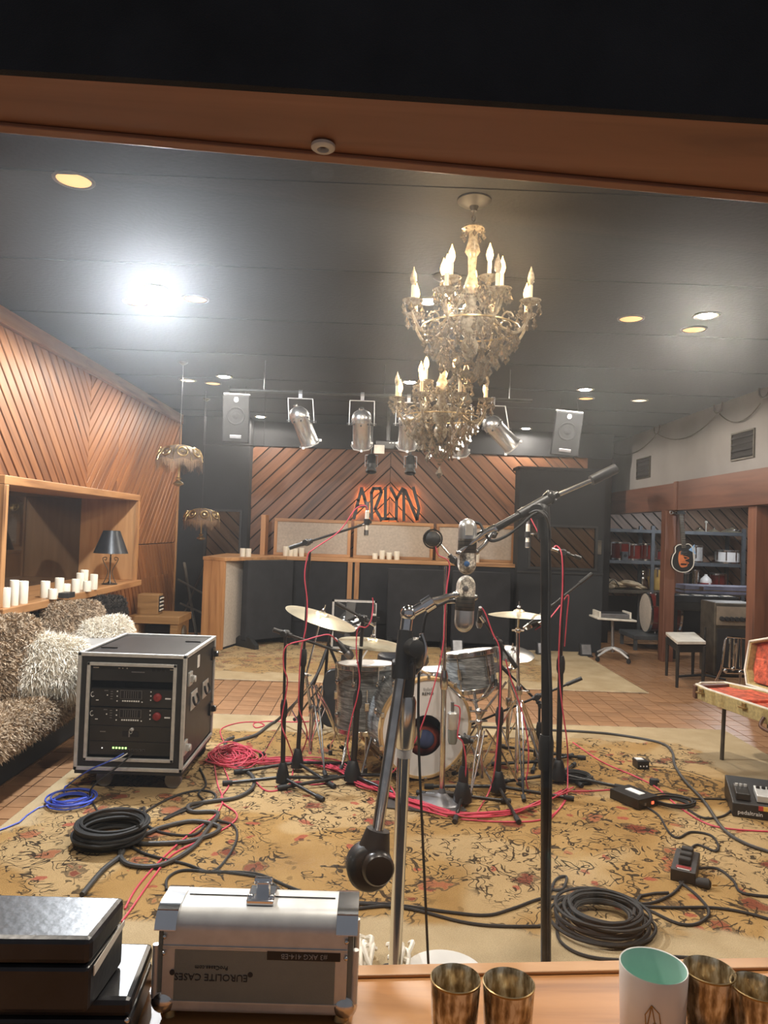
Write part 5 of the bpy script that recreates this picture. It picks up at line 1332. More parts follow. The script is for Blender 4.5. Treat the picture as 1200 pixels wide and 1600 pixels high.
# ================================================================== MICROPHONE STANDS
def mic_stand(lab, base, top, boom=None, r=.0105, legs=(0.2, 2.3, 4.4), LL=.34, m=BLACKM, cw=True, round_base=None, clutch=True, knuckle=True, booms2=None, hub_z=.09, grp='black microphone stands'):
    base, top = Vector(base), Vector(top)
    t = thing('microphone_stand', lab, 'mic stand', (base.x, base.y, 0), grp)
    midp = base.lerp(top, .52)
    MB().cyl(base + Vector((0, 0, .03)), midp, r * 1.25).build('lower_tube', m, t)
    MB().cyl(midp - Vector((0, 0, .02)), top, r * .78).build('upper_tube', m, t)
    MB().lathe([(r * 1.5, -.05), (r * 1.9, -.03), (r * 1.9, .02), (r * 1.3, .05)], midp, top - base, 14).build('clutch', BLACKP if m is BLACKM else CHROMED, t)
    if round_base:
        MB().lathe([(round_base, .013), (round_base, .022), (round_base * .9, .032), (.05, .045), (.022, .06), (.015, .085)], (base.x, base.y, 0), n=36).build('round_base', GREYM if m is not BLACKM else BLACKM, t)
    else:
        MB().lathe([(r * 3.6, hub_z - .055), (r * 3.4, hub_z - .02), (r * 2.0, hub_z + .045), (r * 1.5, hub_z + .055)], (base.x, base.y, 0), n=18).build('leg_hub', BLACKP, t)
        for a in legs:
            o = Vector((math.cos(a), math.sin(a), 0)); bb = Vector((base.x, base.y, 0))
            MB().cyl(bb + o * .02 + Vector((0, 0, hub_z - .03)), bb + o * (LL - .03) + Vector((0, 0, .028)), .0095, n=10).build('leg', m, t)
            MB().cyl(bb + o * (LL - .045) + Vector((0, 0, .030)), bb + o * (LL + .008) + Vector((0, 0, .026)), .0135, n=10).build('rubber_foot', RUBBER, t)
    for bb in ([boom] if boom else []) + (booms2 or []):
        a, b = Vector(bb[0]), Vector(bb[1]); d = (b - a).normalized()
        MB().cyl(a, b, .0075, n=10).build('boom', m, t)
        L = (b - a).length
        MB().cyl(a - d * .005, a + d * min(.10, L * .2), .0125, n=12).build('boom_grip', BLACKP, t)
        q = a + d * max(.0, min(L, (Vector(bb[2]) - a).dot(d) if len(bb) > 2 else (top - a).dot(d)))
        kn = MB(); kn.ball(q, .022, 12, 8); kn.cyl(q + Vector((-.01, -.03, 0)), q + Vector((.01, .03, 0)), .017, n=14); kn.cyl(q - d * .035, q + d * .035, .014, n=12); kn.build('boom_clamp', BLACKP, t)
        MB().cyl(b - d * .03, b + d * .01, .010, n=10).build('tip_collar', CHROMED, t)
    return t
def pencil_mic(lab, a, b, r=.011, m=CHROMED, grp=None):
    a, b = Vector(a), Vector(b); d = (b - a).normalized(); L = (b - a).length
    t = thing('pencil_microphone', lab, 'microphone', a, grp)
    MB().lathe([(r * .6, 0), (r * .95, .006), (r, .012), (r, L * .72), (r * 1.05, L * .73), (r * 1.05, L - .004), (r * .8, L)], a, d, 18).build('body', m, t)
    MB().lathe([(r * 1.1, L * .76), (r * 1.1, L * .96)], a, d, 18, caps=False).build('grille', GREYM, t)
    MB().cyl(a - d * .05, a + d * .003, r * .8, n=12).build('plug', GREYM, t)
    mid = a + d * L * .45; q = MB(); q.lathe([(r * 1.5, -.018), (r * 1.5, .018), (r * 1.05, .018), (r * 1.05, -.018)], mid, d, 14); q.box(mid + Vector((.015, 0, 0)), (.03, .016, .02)); q.build('clip', BLACKP, t, smooth=False)
    return t
WHMIC = mat('pale_mic_body', (.72, .68, .60), .35, .3)
def on(py_px, Y): return at(py_px[0], py_px[1], Y)
A = fl(441, 1232); yA = A.y
mic_stand('black boom stand nearest the rack, leftmost of the kit stands', A, at(446, 992, yA), (at(428, 984, yA), at(535, 1020, yA + .1)), legs=(rad(-42), rad(25), rad(183)), LL=.32)
B = fl(464, 1208); yB = B.y
mic_stand('tall black boom stand for the left overhead microphone', B, at(484, 862, yB), (at(453, 856, yB), at(573, 818, yB + .05)), legs=(rad(-50), rad(22), rad(195)), LL=.36)
Cc = fl(550, 1228); yC = Cc.y
mic_stand('black boom stand in front of the floor tom', Cc, at(567, 968, yC), (at(527, 943, yC), at(584, 976, yC)), r=.014, legs=(rad(-40), rad(20), rad(200)), LL=.42)
D = fl(690, 1256); yD = D.y
mic_stand('chrome straight stand on a round cast base before the bass drum', D, at(697, 885, yD), (at(714, 881, yD), at(683, 845, yD)), m=CHROMED, round_base=.135, grp='chrome microphone stands', r=.012)
E_ = fl(722, 1262); yE = E_.y
mic_stand('short black stand with the bass drum microphone', E_, at(726, 1165, yE), (at(737, 1158, yE), at(712, 1150, yE)), legs=(rad(10), rad(150), rad(255)), LL=.26, r=.014)
Fq = fl(778, 1246); yF = Fq.y
mic_stand('black boom stand right of the bass drum carrying the tom microphone', Fq, at(783, 1002, yF), (at(806, 1042, yF), at(752, 965, yF)), legs=(rad(-85), rad(170), rad(-8)), LL=.40, r=.012)
G = fl(872, 1226); yG = G.y
mic_stand('black stand at the right with a red cable running up it', G, at(880, 866, yG), (at(906, 872, yG), at(864, 858, yG)), legs=(rad(-15), rad(60), rad(190)), LL=.36, r=.013)
Lq = fl(856, 1205); yL = Lq.y
mic_stand('black overhead stand hidden behind the tall foreground stand', Lq, at(848, 836, yL), (at(850, 836, yL), at(826, 834, yL)), legs=(rad(-70), rad(50), rad(175)), LL=.34,
          booms2=[(at(924, 897, yL + .1), at(820, 980, yL), at(858, 950, yL))])
K = fl(842, 1190); yK = K.y
mic_stand('low black stand with a long level boom behind the hi-hat', K, at(843, 1095, yK), (at(908, 1060, yK - .1), at(722, 1138, yK)), legs=(rad(5), rad(130), rad(250)), LL=.30,
          booms2=[(at(782, 1040, yK), at(856, 1112, yK), at(845, 1102, yK))])
pencil_mic('pale pencil microphone hanging from the left overhead boom', at(574, 797, yB + .05), at(572, 838, yB + .05), .0125, WHMIC, 'overhead pencil microphones')
pencil_mic('pale pencil microphone hanging left of the tall black stand', at(825, 818, yL), at(824, 856, yL), .0125, WHMIC, 'overhead pencil microphones')
pencil_mic('small pale microphone hanging at the end of the floor tom boom', at(585, 958, yC), at(585, 978, yC), .010, WHMIC)
pencil_mic('chrome pencil microphone aimed under the hi-hat', at(846, 972, 4.45), at(822, 982, 4.4), .011, CHROMED)
def dyn_mic(lab, a, b, r=.024):
    a, b = Vector(a), Vector(b); d = (b - a).normalized()
    t = thing('dynamic_microphone', lab, 'microphone', a)
    MB().lathe([(.010, -.01), (.013, .0), (r * .8, .06), (r, .075)], a, d, 16).build('body', BLACKP, t)
    MB().lathe([(r, .075), (r * 1.08, .085), (r * 1.05, .105), (r * .7, .122), (.002, .128)], a, d, 16).build('grille', GREYM, t)
    MB().cyl(a - d * .03, a, .009).build('plug', GREYM, t)
dyn_mic('black dynamic microphone at the end of the leftmost boom', at(528, 1003, yA + .1), at(545, 1022, yA + .1))
dyn_mic('black dynamic microphone above the rack tom', at(750, 955, yF), at(749, 972, yF + .05), .018)
q = at(676, 842, yD)
t = thing('round_microphone', 'black round-headed microphone on the chrome straight stand', 'microphone', q)
MB().lathe([(.03, -.03), (.042, -.02), (.044, .0), (.042, .02), (.03, .03), (.001, .032)], q, (-.3, -1, .1), 20).build('capsule', BLACKP, t)
MB().tube([q + Vector((.05 * math.cos(a), -.01, .05 * math.sin(a))) for a in [i * PI / 10 for i in range(20)]], .005, 6, closed=True).build('shock_ring', BLACKM, t)
MB().cyl(q, at(690, 852, yD), .012).build('body', CHROMED, t)
a = at(707, 1112, yE)
t = thing('condenser_microphone', 'silver large condenser microphone before the bass drum port', 'microphone', a)
b_ = at(707, 1162, yE); d = b_ - a; LL_ = d.length
MB().lathe([(.018, .0), (.026, .008), (.027, LL_ * .52), (.025, LL_ * .54)], a, d, 22).build('body', ALU, t)
MB().lathe([(.025, LL_ * .54), (.025, LL_ * .9), (.020, LL_), (.002, LL_ * 1.03)], a, d, 22).build('grille', ALUP, t)
MB().cyl(a - d.normalized() * .05, a, .009).build('plug', GREYM, t)
MB().tube(smooth_pts([b_ + Vector((.03, 0, .05)), b_ + Vector((.05, 0, .02)), at(722, 1155, yE)]), .006, 6).build('yoke', BLACKM, t)

# music stand with sheets, amplifier and double bass-like guitar behind the floor tom
ms = Vector((at(508, 1000, 5.3).x, 5.3, 0))
t = thing('music_stand', 'black tripod music stand holding white sheets left of the floor tom', 'music stand', ms)
ctr = at(552, 985, 5.25)
for pa, pb in (((512, 1010), (488, 1075)), ((514, 1008), (528, 1042)), ((520, 975), (512, 1010))): MB().cyl(at(*pa, 5.3), at(*pb, 5.3), .011).build('strut', BLACKM, t)
MB().cyl((ms.x, ms.y, .02), at(512, 1008, 5.3), .011).build('post', BLACKM, t); tripod(t, ms.x, ms.y, .32, .28, BLACKM)
P = [at(515, 982, 5.32), at(556, 994, 5.22), at(575, 968, 5.38), at(538, 956, 5.45)]; MB().prism(P, (0, .012, -.012)).build('desk', BLACKM, t, smooth=False)
def paper(lab, corners, Y):
    P = [at(x, y, yy) for x, y, yy in corners]; n = (P[1] - P[0]).cross(P[2] - P[0]).normalized() * .002
    o = MB().prism(P, n).build('paper_sheet', WHITEP, None, P[0], smooth=False)
    tag(o, lab, 'paper', 'sheets on the music stand')
paper('lower white sheet behind the crash cymbal', [(519, 975, 5.2), (553, 986, 5.1), (568, 974, 5.25), (540, 966, 5.3)], 0)
paper('upper white sheet with dark clips', [(536, 964, 5.25), (560, 978, 5.15), (572, 967, 5.3), (549, 959, 5.35)], 0)
for pa, pb in (((545, 969), (556, 964)), ((549, 977), (566, 969))): MB().bar(at(*pa, 5.15), at(*pb, 5.2), .02, .012).build('clip', BLACKM, t, smooth=False)
P = [at(519, 1003, 8.9), at(585, 1005, 8.9), at(585, 940, 8.9), at(518, 937, 8.9)]
a0, a1 = P[0].x, P[1].x; z1 = P[2].z
t = thing('guitar_amplifier', 'black fronted amplifier with silver edging against the low partition', 'amplifier', ((a0 + a1) / 2, 8.95, 0))
MB().span((a0, 8.86, .03), (a1, 9.12, z1)).build('cabinet', BLACKF, t, smooth=False, bevel=.006)
MB().span((a0 + .02, 8.85, .05), (a1 - .02, 8.862, z1 - .02)).build('grille_cloth', GRILLE, t, smooth=False)
for p0, p1 in (((a0, .03), (a0, z1)), ((a1, .03), (a1, z1)), ((a0, z1), (a1, z1)), ((a0, .03), (a1, .03))): MB().span((p0[0] - .012, 8.845, p0[1] - .012), (p1[0] + .012, 8.87, p1[1] + .012)).build('edge_trim', ALU, t, smooth=False)
for x in (a0 + .05, a1 - .05): MB().cyl((x, 8.98, .0), (x, 8.98, .035), .02).build('rubber_foot', RUBBER, t)
gx = at(530, 1060, 5.05)
t = thing('black_guitar', 'black guitar body leaning behind the floor tom', 'guitar', (gx.x, 5.0, 0))
pts = [(0, .10), (.09, .12), (.13, .20), (.10, .30), (.115, .38), (.09, .46), (.03, .48), (-.03, .48), (-.09, .46), (-.115, .38), (-.10, .30), (-.13, .20), (-.09, .12)]
sp = smooth_pts([(gx.x + x, 5.0 + z * .25, z) for x, z in pts], 4, True)
MB().prism(sp, (0, .05, 0)).build('body', BLACKM, t, bevel=.006)
MB().bar((gx.x + .02, 5.11, .46), (gx.x + .05, 5.22, .80), .05, .025, (0, 1, 0)).build('neck', BLACKM, t, smooth=False, bevel=.005)
MB().bar((gx.x + .05, 5.22, .80), (gx.x + .06, 5.27, .93), .07, .02, (0, 1, 0)).build('headstock', BLACKM, t, smooth=False, bevel=.005)

# ================================================================== FOREGROUND STANDS AND RIBBON MICROPHONES
YN = 2.0
t = thing('studio_stand', 'chrome studio boom stand with black counterweight in the middle foreground', 'mic stand', fl(618, 1662))
P = lambda x, y, dy=0: at(x, y, YN + dy)
bt = fl(617, 1662); bt = P(617, 1640)
MB().cyl((P(611, 1660).x, YN, .05), P(631, 1175), .0175, n=20).build('lower_tube', CHROME, t)
MB().cyl(P(631, 1180), P(637, 1075), .0145, n=18).build('inner_tube', CHROMED, t)
MB().lathe([(.022, -.07), (.026, -.065), (.026, .055), (.020, .07)], P(634, 1128), P(637, 1075) - P(631, 1180), 20).build('clutch_sleeve', CHROMED, t)
MB().lathe([(.021, -.03), (.023, .0), (.020, .03)], P(632, 1165), P(637, 1075) - P(631, 1180), 18).build('white_collar', WHITEP, t)
MB().cyl(P(634, 1100), P(640, 1025), .020, n=18).build('pivot_sleeve', BLACKP, t)
MB().lathe([(.036, -.018), (.042, -.01), (.042, .01), (.036, .018), (.020, .022)], P(650, 1020, .03), (1, -.25, 0), 26).build('ratchet_disc', BLACKM, t)
MB().lathe([(.024, -.02), (.028, 0), (.024, .02), (.01, .024)], P(645, 1013, -.02), (.6, -1, .1), 20).build('clamp_knob', BLACKP, t)
MB().tube(smooth_pts([P(658, 990, .03), P(664, 1012, .03), P(660, 1036, .03), P(648, 1052, .03)], 5), .007, 8).build('tension_arm', CHROMED, t)
MB().box(P(629, 1046), (.06, .05, .05)).build('boom_clamp', BLACKP, t, smooth=False, bevel=.008)
MB().cyl(P(590, 1298, -.12), P(627, 1050, -.02), .0150, n=18).build('boom_tube', CHROMED, t)
MB().cyl(P(626, 1060, -.02), P(634, 985, 0), .021, n=18).build('boom_sleeve', BLACKP, t)
MB().cyl(P(634, 985), P(637, 962), .016, n=16).build('boom_tip', CHROME, t)
k = MB(); k.ball(P(638, 958), .022, 14, 10); k.cyl(P(630, 959), P(648, 957), .013); k.build('swivel', CHROME, t)
MB().cyl(P(638, 960), P(664, 946), .014, n=14).build('arm_sleeve', CHROME, t)
MB().cyl(P(662, 948), P(676, 939), .020, n=16).build('arm_collar', CHROME, t)
MB().tube([P(676, 939), P(690, 936), P(700, 932)], .009, 10).build('arm_tip', CHROMED, t)
# counterweight
cw0, cw1 = P(591, 1296, -.12), P(579, 1352, -.13)
MB().tube([cw0, cw0.lerp(cw1, .5), cw1], [.030, .040, .048], 18).build('counterweight_cone', BLACKP, t)
MB().lathe([(.050, -.03), (.058, -.02), (.058, .02), (.050, .03), (.03, .034)], P(577, 1352, -.13), (.15, -1, 0), 26).build('counterweight_disc', BLACKP, t)
MB().lathe([(.034, -.02), (.040, -.012), (.040, .012), (.034, .02), (.02, .022)], P(590, 1356, -.17), (.2, -1, .05), 24).build('counterweight_knob', BLACKM, t)
for a in (rad(-30), rad(90), rad(210)):
    o = Vector((math.cos(a), math.sin(a), 0)); bb = Vector((P(611, 1660).x, YN, 0))
    MB().cyl(bb + Vector((0, 0, .10)), bb + o * .38 + Vector((0, 0, .03)), .014).build('leg', CHROMED, t)
    MB().ball(bb + o * .40 + Vector((0, 0, .034)), (.03, .03, .022)).build('rubber_foot', RUBBER, t)

YM = 2.15
t = thing('studio_stand', 'tall black boom stand with long upper boom in the right foreground', 'mic stand', (at(853, 1600, YM).x, YM, 0))
Q = lambda x, y, dy=0: at(x, y, YM + dy)
MB().cyl((Q(853, 1600).x, YM, .04), Q(853, 1170), .0150, n=18).build('lower_tube', BLACKM, t)
MB().cyl(Q(853, 1180), Q(851, 838), .0125, n=16).build('upper_tube', BLACKM, t)
MB().lathe([(.020, -.05), (.022, -.03), (.022, .03), (.018, .05)], Q(853, 1175), (0, 0, 1), 16).build('clutch', BLACKP, t)
k = MB(); k.cyl(Q(851, 842), Q(848, 792), .020, n=16); k.ball(Q(842, 797), .028, 14, 10); k.cyl(Q(838, 800, -.03), Q(842, 796, .03), .022, n=16); k.build('boom_head', BLACKP, t)
MB().cyl(Q(752, 838, -.02), Q(872, 772), .0115, n=14).build('boom_lower', BLACKM, t)
MB().cyl(Q(812, 805, -.01), Q(860, 778), .016, n=14).build('boom_sleeve', BLACKP, t)
MB().cyl(Q(858, 779), Q(930, 748, .03), .0070, n=12).build('boom_upper', CHROMED, t)
MB().cyl(Q(924, 751, .03), Q(962, 732, .04), .0155, n=16).build('counterweight', BLACKP, t)
k = MB(); k.ball(Q(860, 776), .018, 12, 8); k.cyl(Q(852, 770), Q(866, 784), .012); k.build('joint_knob', BLACKM, t)
k = MB(); k.ball(Q(818, 800), .014, 10, 8); k.cyl(Q(812, 796), Q(824, 806), .010); k.build('joint_knob', BLACKM, t)
MB().cyl(Q(745, 842, -.02), Q(775, 826, -.02), .0150, n=16).build('arm_collar', CHROME, t)
MB().cyl(Q(770, 838, -.03), Q(778, 822, -.01), .010, n=10).build('wing_screw', BLACKP, t)
for a in (rad(-90), rad(25), rad(155)):
    o = Vector((math.cos(a), math.sin(a), 0)); bb = Vector((Q(853, 1600).x, YM, 0))
    MB().cyl(bb + Vector((0, 0, .08)), bb + o * .36 + Vector((0, 0, .03)), .012).build('leg', BLACKM, t)
    MB().ball(bb + o * .38 + Vector((0, 0, .031)), (.028, .028, .020)).build('rubber_foot', RUBBER, t)
def ribbon(lab, pt, pb, r, Y, grille_low, grp, badge):
    a, b = at(*pt, Y), at(*pb, Y); d = (b - a); L = d.length; d = d / L
    t = thing('ribbon_microphone', lab, 'microphone', (a + b) / 2, grp)
    cap = [(r * math.sin(q), r * (1 - math.cos(q)) * 1.15) for q in [i * PI / 2 / 7 for i in range(8)]]
    m_, g_ = MICCAP, MESHM
    f = .44
    top_m, bot_m = (m_, g_) if grille_low else (g_, m_)
    MB().lathe([(max(.001, q), h) for q, h in cap] + [(r, L * .36)], a, d, 32, caps=False).build('polished_cap' if grille_low else 'grille', top_m, t)
    MB().lathe([(r * .97, L * .36), (r * 1.0, L * .37), (r * 1.0, L * .60), (r * .97, L * .61)], a, d, 32, caps=False).build('dark_band', BRONZE, t)
    MB().lathe([(r, L * .61)] + [(max(.001, q), L - h) for q, h in reversed(cap)], a, d, 32, caps=False).build('grille' if grille_low else 'polished_cap', bot_m, t)
    for k in range(3): MB().lathe([(r * 1.02, L * (.40 + k * .07)), (r * 1.03, L * (.405 + k * .07)), (r * 1.02, L * (.41 + k * .07))], a, d, 32, caps=False).build('band_ring', BLACKM, t)
    q = a + d * L * (.80 if grille_low else .22); vd = (EYE - q).normalized()
    MB().lathe([(.008, r - .003), (.008, r + .003), (.004, r + .004)], q, (vd - d * vd.dot(d)), 14).build('emblem', mat('mic_emblem_' + badge, (.10, .25, .55) if badge == 'blue' else (.25, .24, .22), .3, .4), t)
    return t, a, d, L
MESHM = mat('mic_mesh', (.50, .45, .38), .35, .9, scale=200, var=.4, bump=.8, bscale=900)
T1, a1_, d1_, L1_ = ribbon('upper pill shaped ribbon microphone, polished cap on top and grille below', (731, 810), (729, 898), .0265, 2.08, True, 'pill shaped ribbon microphones', 'blue')
T2, a2_, d2_, L2_ = ribbon('lower pill shaped ribbon microphone, grille on top and polished cap below', (729, 899), (724, 988), .0265, 2.03, False, 'pill shaped ribbon microphones', 'grey')
def yoke(name, lab, st, ring_px, Y, r):
    """two-pronged fork from the arm to the two sides of the microphone"""
    for s, pp in enumerate(ring_px):
        pts = smooth_pts([at(*q, Y + (.03 if s else -.03)) for q in pp], 6)
        MB().tube(pts, r, 10).build('fork_prong', CHROMED, st)
        MB().ball(pts[-1], .0095, 10, 8).build('fork_screw', CHROMED, st)
yoke('', '', T1, [[(772, 826), (757, 833), (737, 848), (717, 864)], [(772, 828), (766, 838), (756, 852), (744, 862)]], 2.09, .0065)
yoke('', '', T2, [[(676, 938), (690, 935), (702, 931), (713, 929)], [(676, 940), (695, 940), (720, 938), (742, 933)]], 2.02, .0065)
MB().box(at(733, 828, 2.05), (.020, .02, .03)).build('paper_label', CREAM, T1, smooth=False)

# ================================================================== STORE ALCOVE
sx0, sx1, sy0, sy1 = 3.30, 5.58, 10.95, 11.5
t = thing('storage_shelf', 'blue grey steel shelving full of drums at the back of the alcove', 'shelf', (4.2, 11.2, 0))
for z, x0, x1 in ((1.60, sx0, sx1), (1.13, sx0, 5.5), (.69, sx0, sx1)):
    MB().span((x0, sy0, z - .05), (x1, sy1, z)).build('shelf_board', SHELF if z > 1 else BRONZE, t, smooth=False, bevel=.004)
for x in (sx0 + .02, 4.18, sx1 - .03):
    for y in (sy0 + .02, sy1 - .02): MB().span((x - .025, y - .02, 0), (x + .025, y + .02, 1.66)).build('upright', SHELF, t, smooth=False)
def small_drum(lab, px, Y, zb, R, h, sh, hp=CHROMED, nl=6, cat='drum', name='shelf_drum', hoops=(0, 1), taper=1.0):
    x = at(px, 850, Y).x; c = Vector((x, Y, zb))
    t = thing(name, lab, cat, c, None)
    if taper != 1.0: pr = [(R * taper, .005), (R * 1.04, h * .55), (R, h - .005)]
    else: pr = [(R, .005), (R, h - .005)]
    MB().lathe(pr, c, (0, 0, 1), 28).build('shell', sh, t)
    MB().lathe([(R - .004, h - .006), (R - .004, h), (.001, h)], c, (0, 0, 1), 28, caps=False).build('head', HEADW, t)
    for s in hoops: MB().lathe([(R, -.012), (R + .010, -.012), (R + .010, .012), (R, .012)], c + Vector((0, 0, .014 if s == 0 else h - .012)), (0, 0, 1), 28, caps=False).build('hoop', hp, t)
    for k in range(nl):
        a = 2 * PI * k / nl + .25; o = Vector((math.cos(a), math.sin(a), 0))
        MB().bar(c + o * (R + .012) + Vector((0, 0, h * .25 if 0 in hoops else h * .6)), c + o * (R + .012) + Vector((0, 0, h * .95)), .016, .016).build('lug', hp, t, smooth=False)
    return t
small_drum('dark wine tom at the left end of the middle shelf', 969, 11.2, 1.131, .14, .27, WINERED)
small_drum('dark wine tom second on the middle shelf', 990, 11.22, 1.131, .13, .25, WINERED)
small_drum('dark wine tom third on the middle shelf', 1010, 11.2, 1.131, .13, .26, WINERED)
small_drum('small bright red drum half hidden by the post', 1034, 11.15, 1.131, .07, .17, REDP)
small_drum('silver metal drum behind the hanging guitar', 1086, 11.15, 1.131, .11, .26, ALU)
small_drum('white snare drum with chrome lugs on the middle shelf', 1137, 11.15, 1.131, .17, .20, WHITEP, nl=8)
small_drum('yellow wooden conga on the lower shelf', 1027, 11.15, .692, .13, .34, YELLOWW, nl=6, hoops=(1,), taper=.78)
small_drum('dark shelled tom on the lower shelf beside the silver tube', 1074, 11.25, .692, .12, .28, BLACKM)
small_drum('dark tom half behind the red and white bottle', 1122, 11.25, .692, .12, .28, WINERED)
x = at(983, 850, 11.1).x
t = thing('metronome_box', 'tiny blue grey box on the middle shelf before the dark toms', 'box', (at(976, 850, 11.0).x, 11.0, 1.131))
q = at(976, 850, 11.0).x
MB().box((q, 10.99, 1.195), (.09, .06, .13)).build('body', SHELF, t, smooth=False, bevel=.005); MB().lathe([(.025, 0), (.025, .004), (.015, .004)], (q, 10.958, 1.20), (0, -1, 0), 14).build('dial', BLACKP, t)
t = thing('folded_cloth', 'crumpled tan cloth on the lower shelf', 'cloth', (x, 11.15, .692))
cl = MB()
for k in range(7): cl.ball((x + R_.uniform(-.2, .16), 11.1 + R_.uniform(-.06, .06), .722 + R_.uniform(0, .07)), (R_.uniform(.10, .17), .12, R_.uniform(.03, .055)), 14, 8, Matrix.Rotation(R_.uniform(-.3, .3), 3, 'Y'))
cl.build('folds', CLOTH, t)
q = at(955, 850, 11.05).x
t = thing('tangled_bag', 'dark crumpled bag at the left end of the lower shelf', 'bag', (q, 11.05, .692))
cl = MB()
for k in range(5): cl.ball((q + R_.uniform(-.06, .1), 11.05, .73 + R_.uniform(0, .08)), (.08, .08, .045), 12, 8)
cl.build('folds', CLOTH, t); MB().tube(smooth_pts([(q - .1, 10.95, .72), (q, 10.92, .84), (q + .1, 10.95, .74)]), .008, 6).build('strap', BLACKP, t)
q = at(1006, 850, 11.1).x
t = thing('chrome_stand_part', 'short chrome pillar beside the yellow conga', 'hardware', (q, 11.1, .692)); MB().lathe([(.02, 0), (.02, .15), (.03, .16), (.03, .20), (.012, .22), (.012, .27)], (q, 11.1, .692), n=14).build('pillar', CHROMED, t); MB().ball((q, 11.1, .97), .028, 10, 8).build('knob', CHROMED, t)
q = at(1088, 850, 11.05).x
t = thing('silver_tube', 'tall glittering silver tube on the lower shelf', 'tube', (q, 11.05, .692)); MB().lathe([(.055, 0), (.055, .30), (.06, .31), (.06, .33), (.04, .33)], (q, 11.05, .692), n=20).build('tube', mat('glitter', (.6, .58, .55), .25, 1, scale=70, var=.5), t); MB().lathe([(.06, .0), (.062, .02), (.056, .03)], (q, 11.05, .692), n=20).build('base', CHROMED, t)
q = at(1108, 850, 10.9).x
t = thing('cleaner_bottle', 'white bottle with a red label on the lower shelf', 'bottle', (q, 10.98, .692)); MB().lathe([(.08, 0), (.085, .01), (.085, .16), (.075, .20), (.03, .245), (.022, .25), (.022, .27)], (q, 10.98, .692), n=22).build('body', WHITEP, t); MB().lathe([(.0865, .03), (.0865, .145)], (q, 10.98, .692), n=22, caps=False).build('label', REDP, t)
MB().box((q + .02, 10.894, .78), (.03, .005, .11)).build('label_stripe', WHITEP, t, smooth=False)
for px, r_, z, lab in ((1093, .10, 0, 'leftmost cymbal lying on the top shelf'), (1116, .14, 0, 'middle cymbal lying on the top shelf'), (1144, .16, .03, 'rightmost cymbal resting on a small drum on the top shelf')):
    q = Vector((at(px, 830, 11.15).x, 11.15, 1.635 + z)); 
    cymbal('stored_cymbal', lab, q, r_, (0, -.12, 1), curve=.42)
small_drum('flat silver tambourine drum beneath the top shelf cymbal', 1146, 11.15, 1.602, .09, .045, ALU, nl=4)
q = at(1103, 830, 11.2).x
t = thing('cream_mallet', 'thin cream mallet standing on the top shelf', 'mallet', (q, 11.2, 1.602)); MB().cyl((q, 11.2, 1.60), (q, 11.2, 1.74), .010).build('handle', CREAM, t); MB().lathe([(.022, 0), (.026, .02), (.01, .035)], (q, 11.2, 1.735), n=12).build('head', CREAM, t)
q = at(1153, 860, 11.15)
t = thing('tuning_head', 'small chrome drum hardware on the right end of the middle shelf', 'hardware', (q.x, 11.15, 1.131)); MB().lathe([(.05, 0), (.055, .02), (.05, .03), (.015, .04), (.015, .14), (.03, .15), (.02, .19)], (q.x, 11.15, 1.131), n=14).build('body', CHROMED, t); MB().cyl((q.x - .05, 11.15, 1.26), (q.x + .05, 11.15, 1.26), .008).build('crossbar', CHROMED, t)

# guitar hung on the post
YG = 8.7
t = thing('hanging_guitar', 'black guitar with orange animal art hung headstock up on the redwood post', 'guitar', at(1060, 790, YG))
bc_ = at(1066, 872, YG)
out = [(0, .16), (.06, .175), (.11, .13), (.12, .06), (.13, -.02), (.12, -.10), (.06, -.16), (-.03, -.17), (-.11, -.13), (-.14, -.06), (-.125, .03), (-.10, .07), (-.10, .13), (-.05, .165)]
sp = smooth_pts([(bc_.x + x, YG - .03, bc_.z + z) for x, z in out], 4, True)
MB().prism(sp, (0, .045, 0)).build('body', BLACKM, t, bevel=.005)
MB().tube([Vector((p.x * .97 + bc_.x * .03, YG - .033, p.z * .97 + bc_.z * .03)) for p in sp], .006, 6, closed=True).build('binding', CREAM, t)
MB().prism(smooth_pts([(bc_.x + x, YG - .034, bc_.z + z) for x, z in [(-.05, .07), (-.02, .08), (.0, .02), (.03, -.04), (.05, -.09), (-.01, -.11), (-.04, -.09), (-.06, -.02)]], 3, True), (0, .004, 0)).build('orange_art', mat('orange_paint', (.55, .15, .04), .5), t)
MB().tube(smooth_pts([(bc_.x + .03 + .035 * math.sin(k * 1.3), YG - .035, bc_.z - .07 + k * .012) for k in range(9)], 3), .005, 5).build('orange_art', MATS['orange_paint'], t)
MB().box((bc_.x - .0, YG - .04, bc_.z + .06), (.08, .014, .04)).build('pickup', CHROMED, t, smooth=False, bevel=.004)
MB().box((bc_.x + .0, YG - .04, bc_.z - .07), (.07, .012, .015)).build('bridge', CHROMED, t, smooth=False)
MB().prism([(bc_.x + .06, YG - .036, bc_.z + .10), (bc_.x + .13, YG - .036, bc_.z + .17), (bc_.x + .12, YG - .036, bc_.z + .11), (bc_.x + .15, YG - .036, bc_.z + .05)], (0, .004, 0)).build('blue_guard', mat('pale_blue', (.25, .42, .65), .3), t, smooth=False)
hd = at(1061, 795, YG)
MB().bar((bc_.x, YG - .03, bc_.z + .12), (hd.x + .01, YG - .03, hd.z - .06), .05, .03, (0, 1, 0)).build('neck', BRONZE, t, smooth=False, bevel=.003)
for k in range(14):
    f = k / 14; p = Vector((bc_.x, YG - .047, bc_.z + .14)).lerp(Vector((hd.x + .01, YG - .047, hd.z - .07)), f); MB().box(p, (.048, .004, .004)).build('fret', CHROMED, t, smooth=False)
MB().bar((hd.x + .01, YG - .03, hd.z - .07), (hd.x + .005, YG - .03, hd.z + .09), .085, .022, (0, 1, 0)).build('headstock', BLACKM, t, smooth=False, bevel=.004)
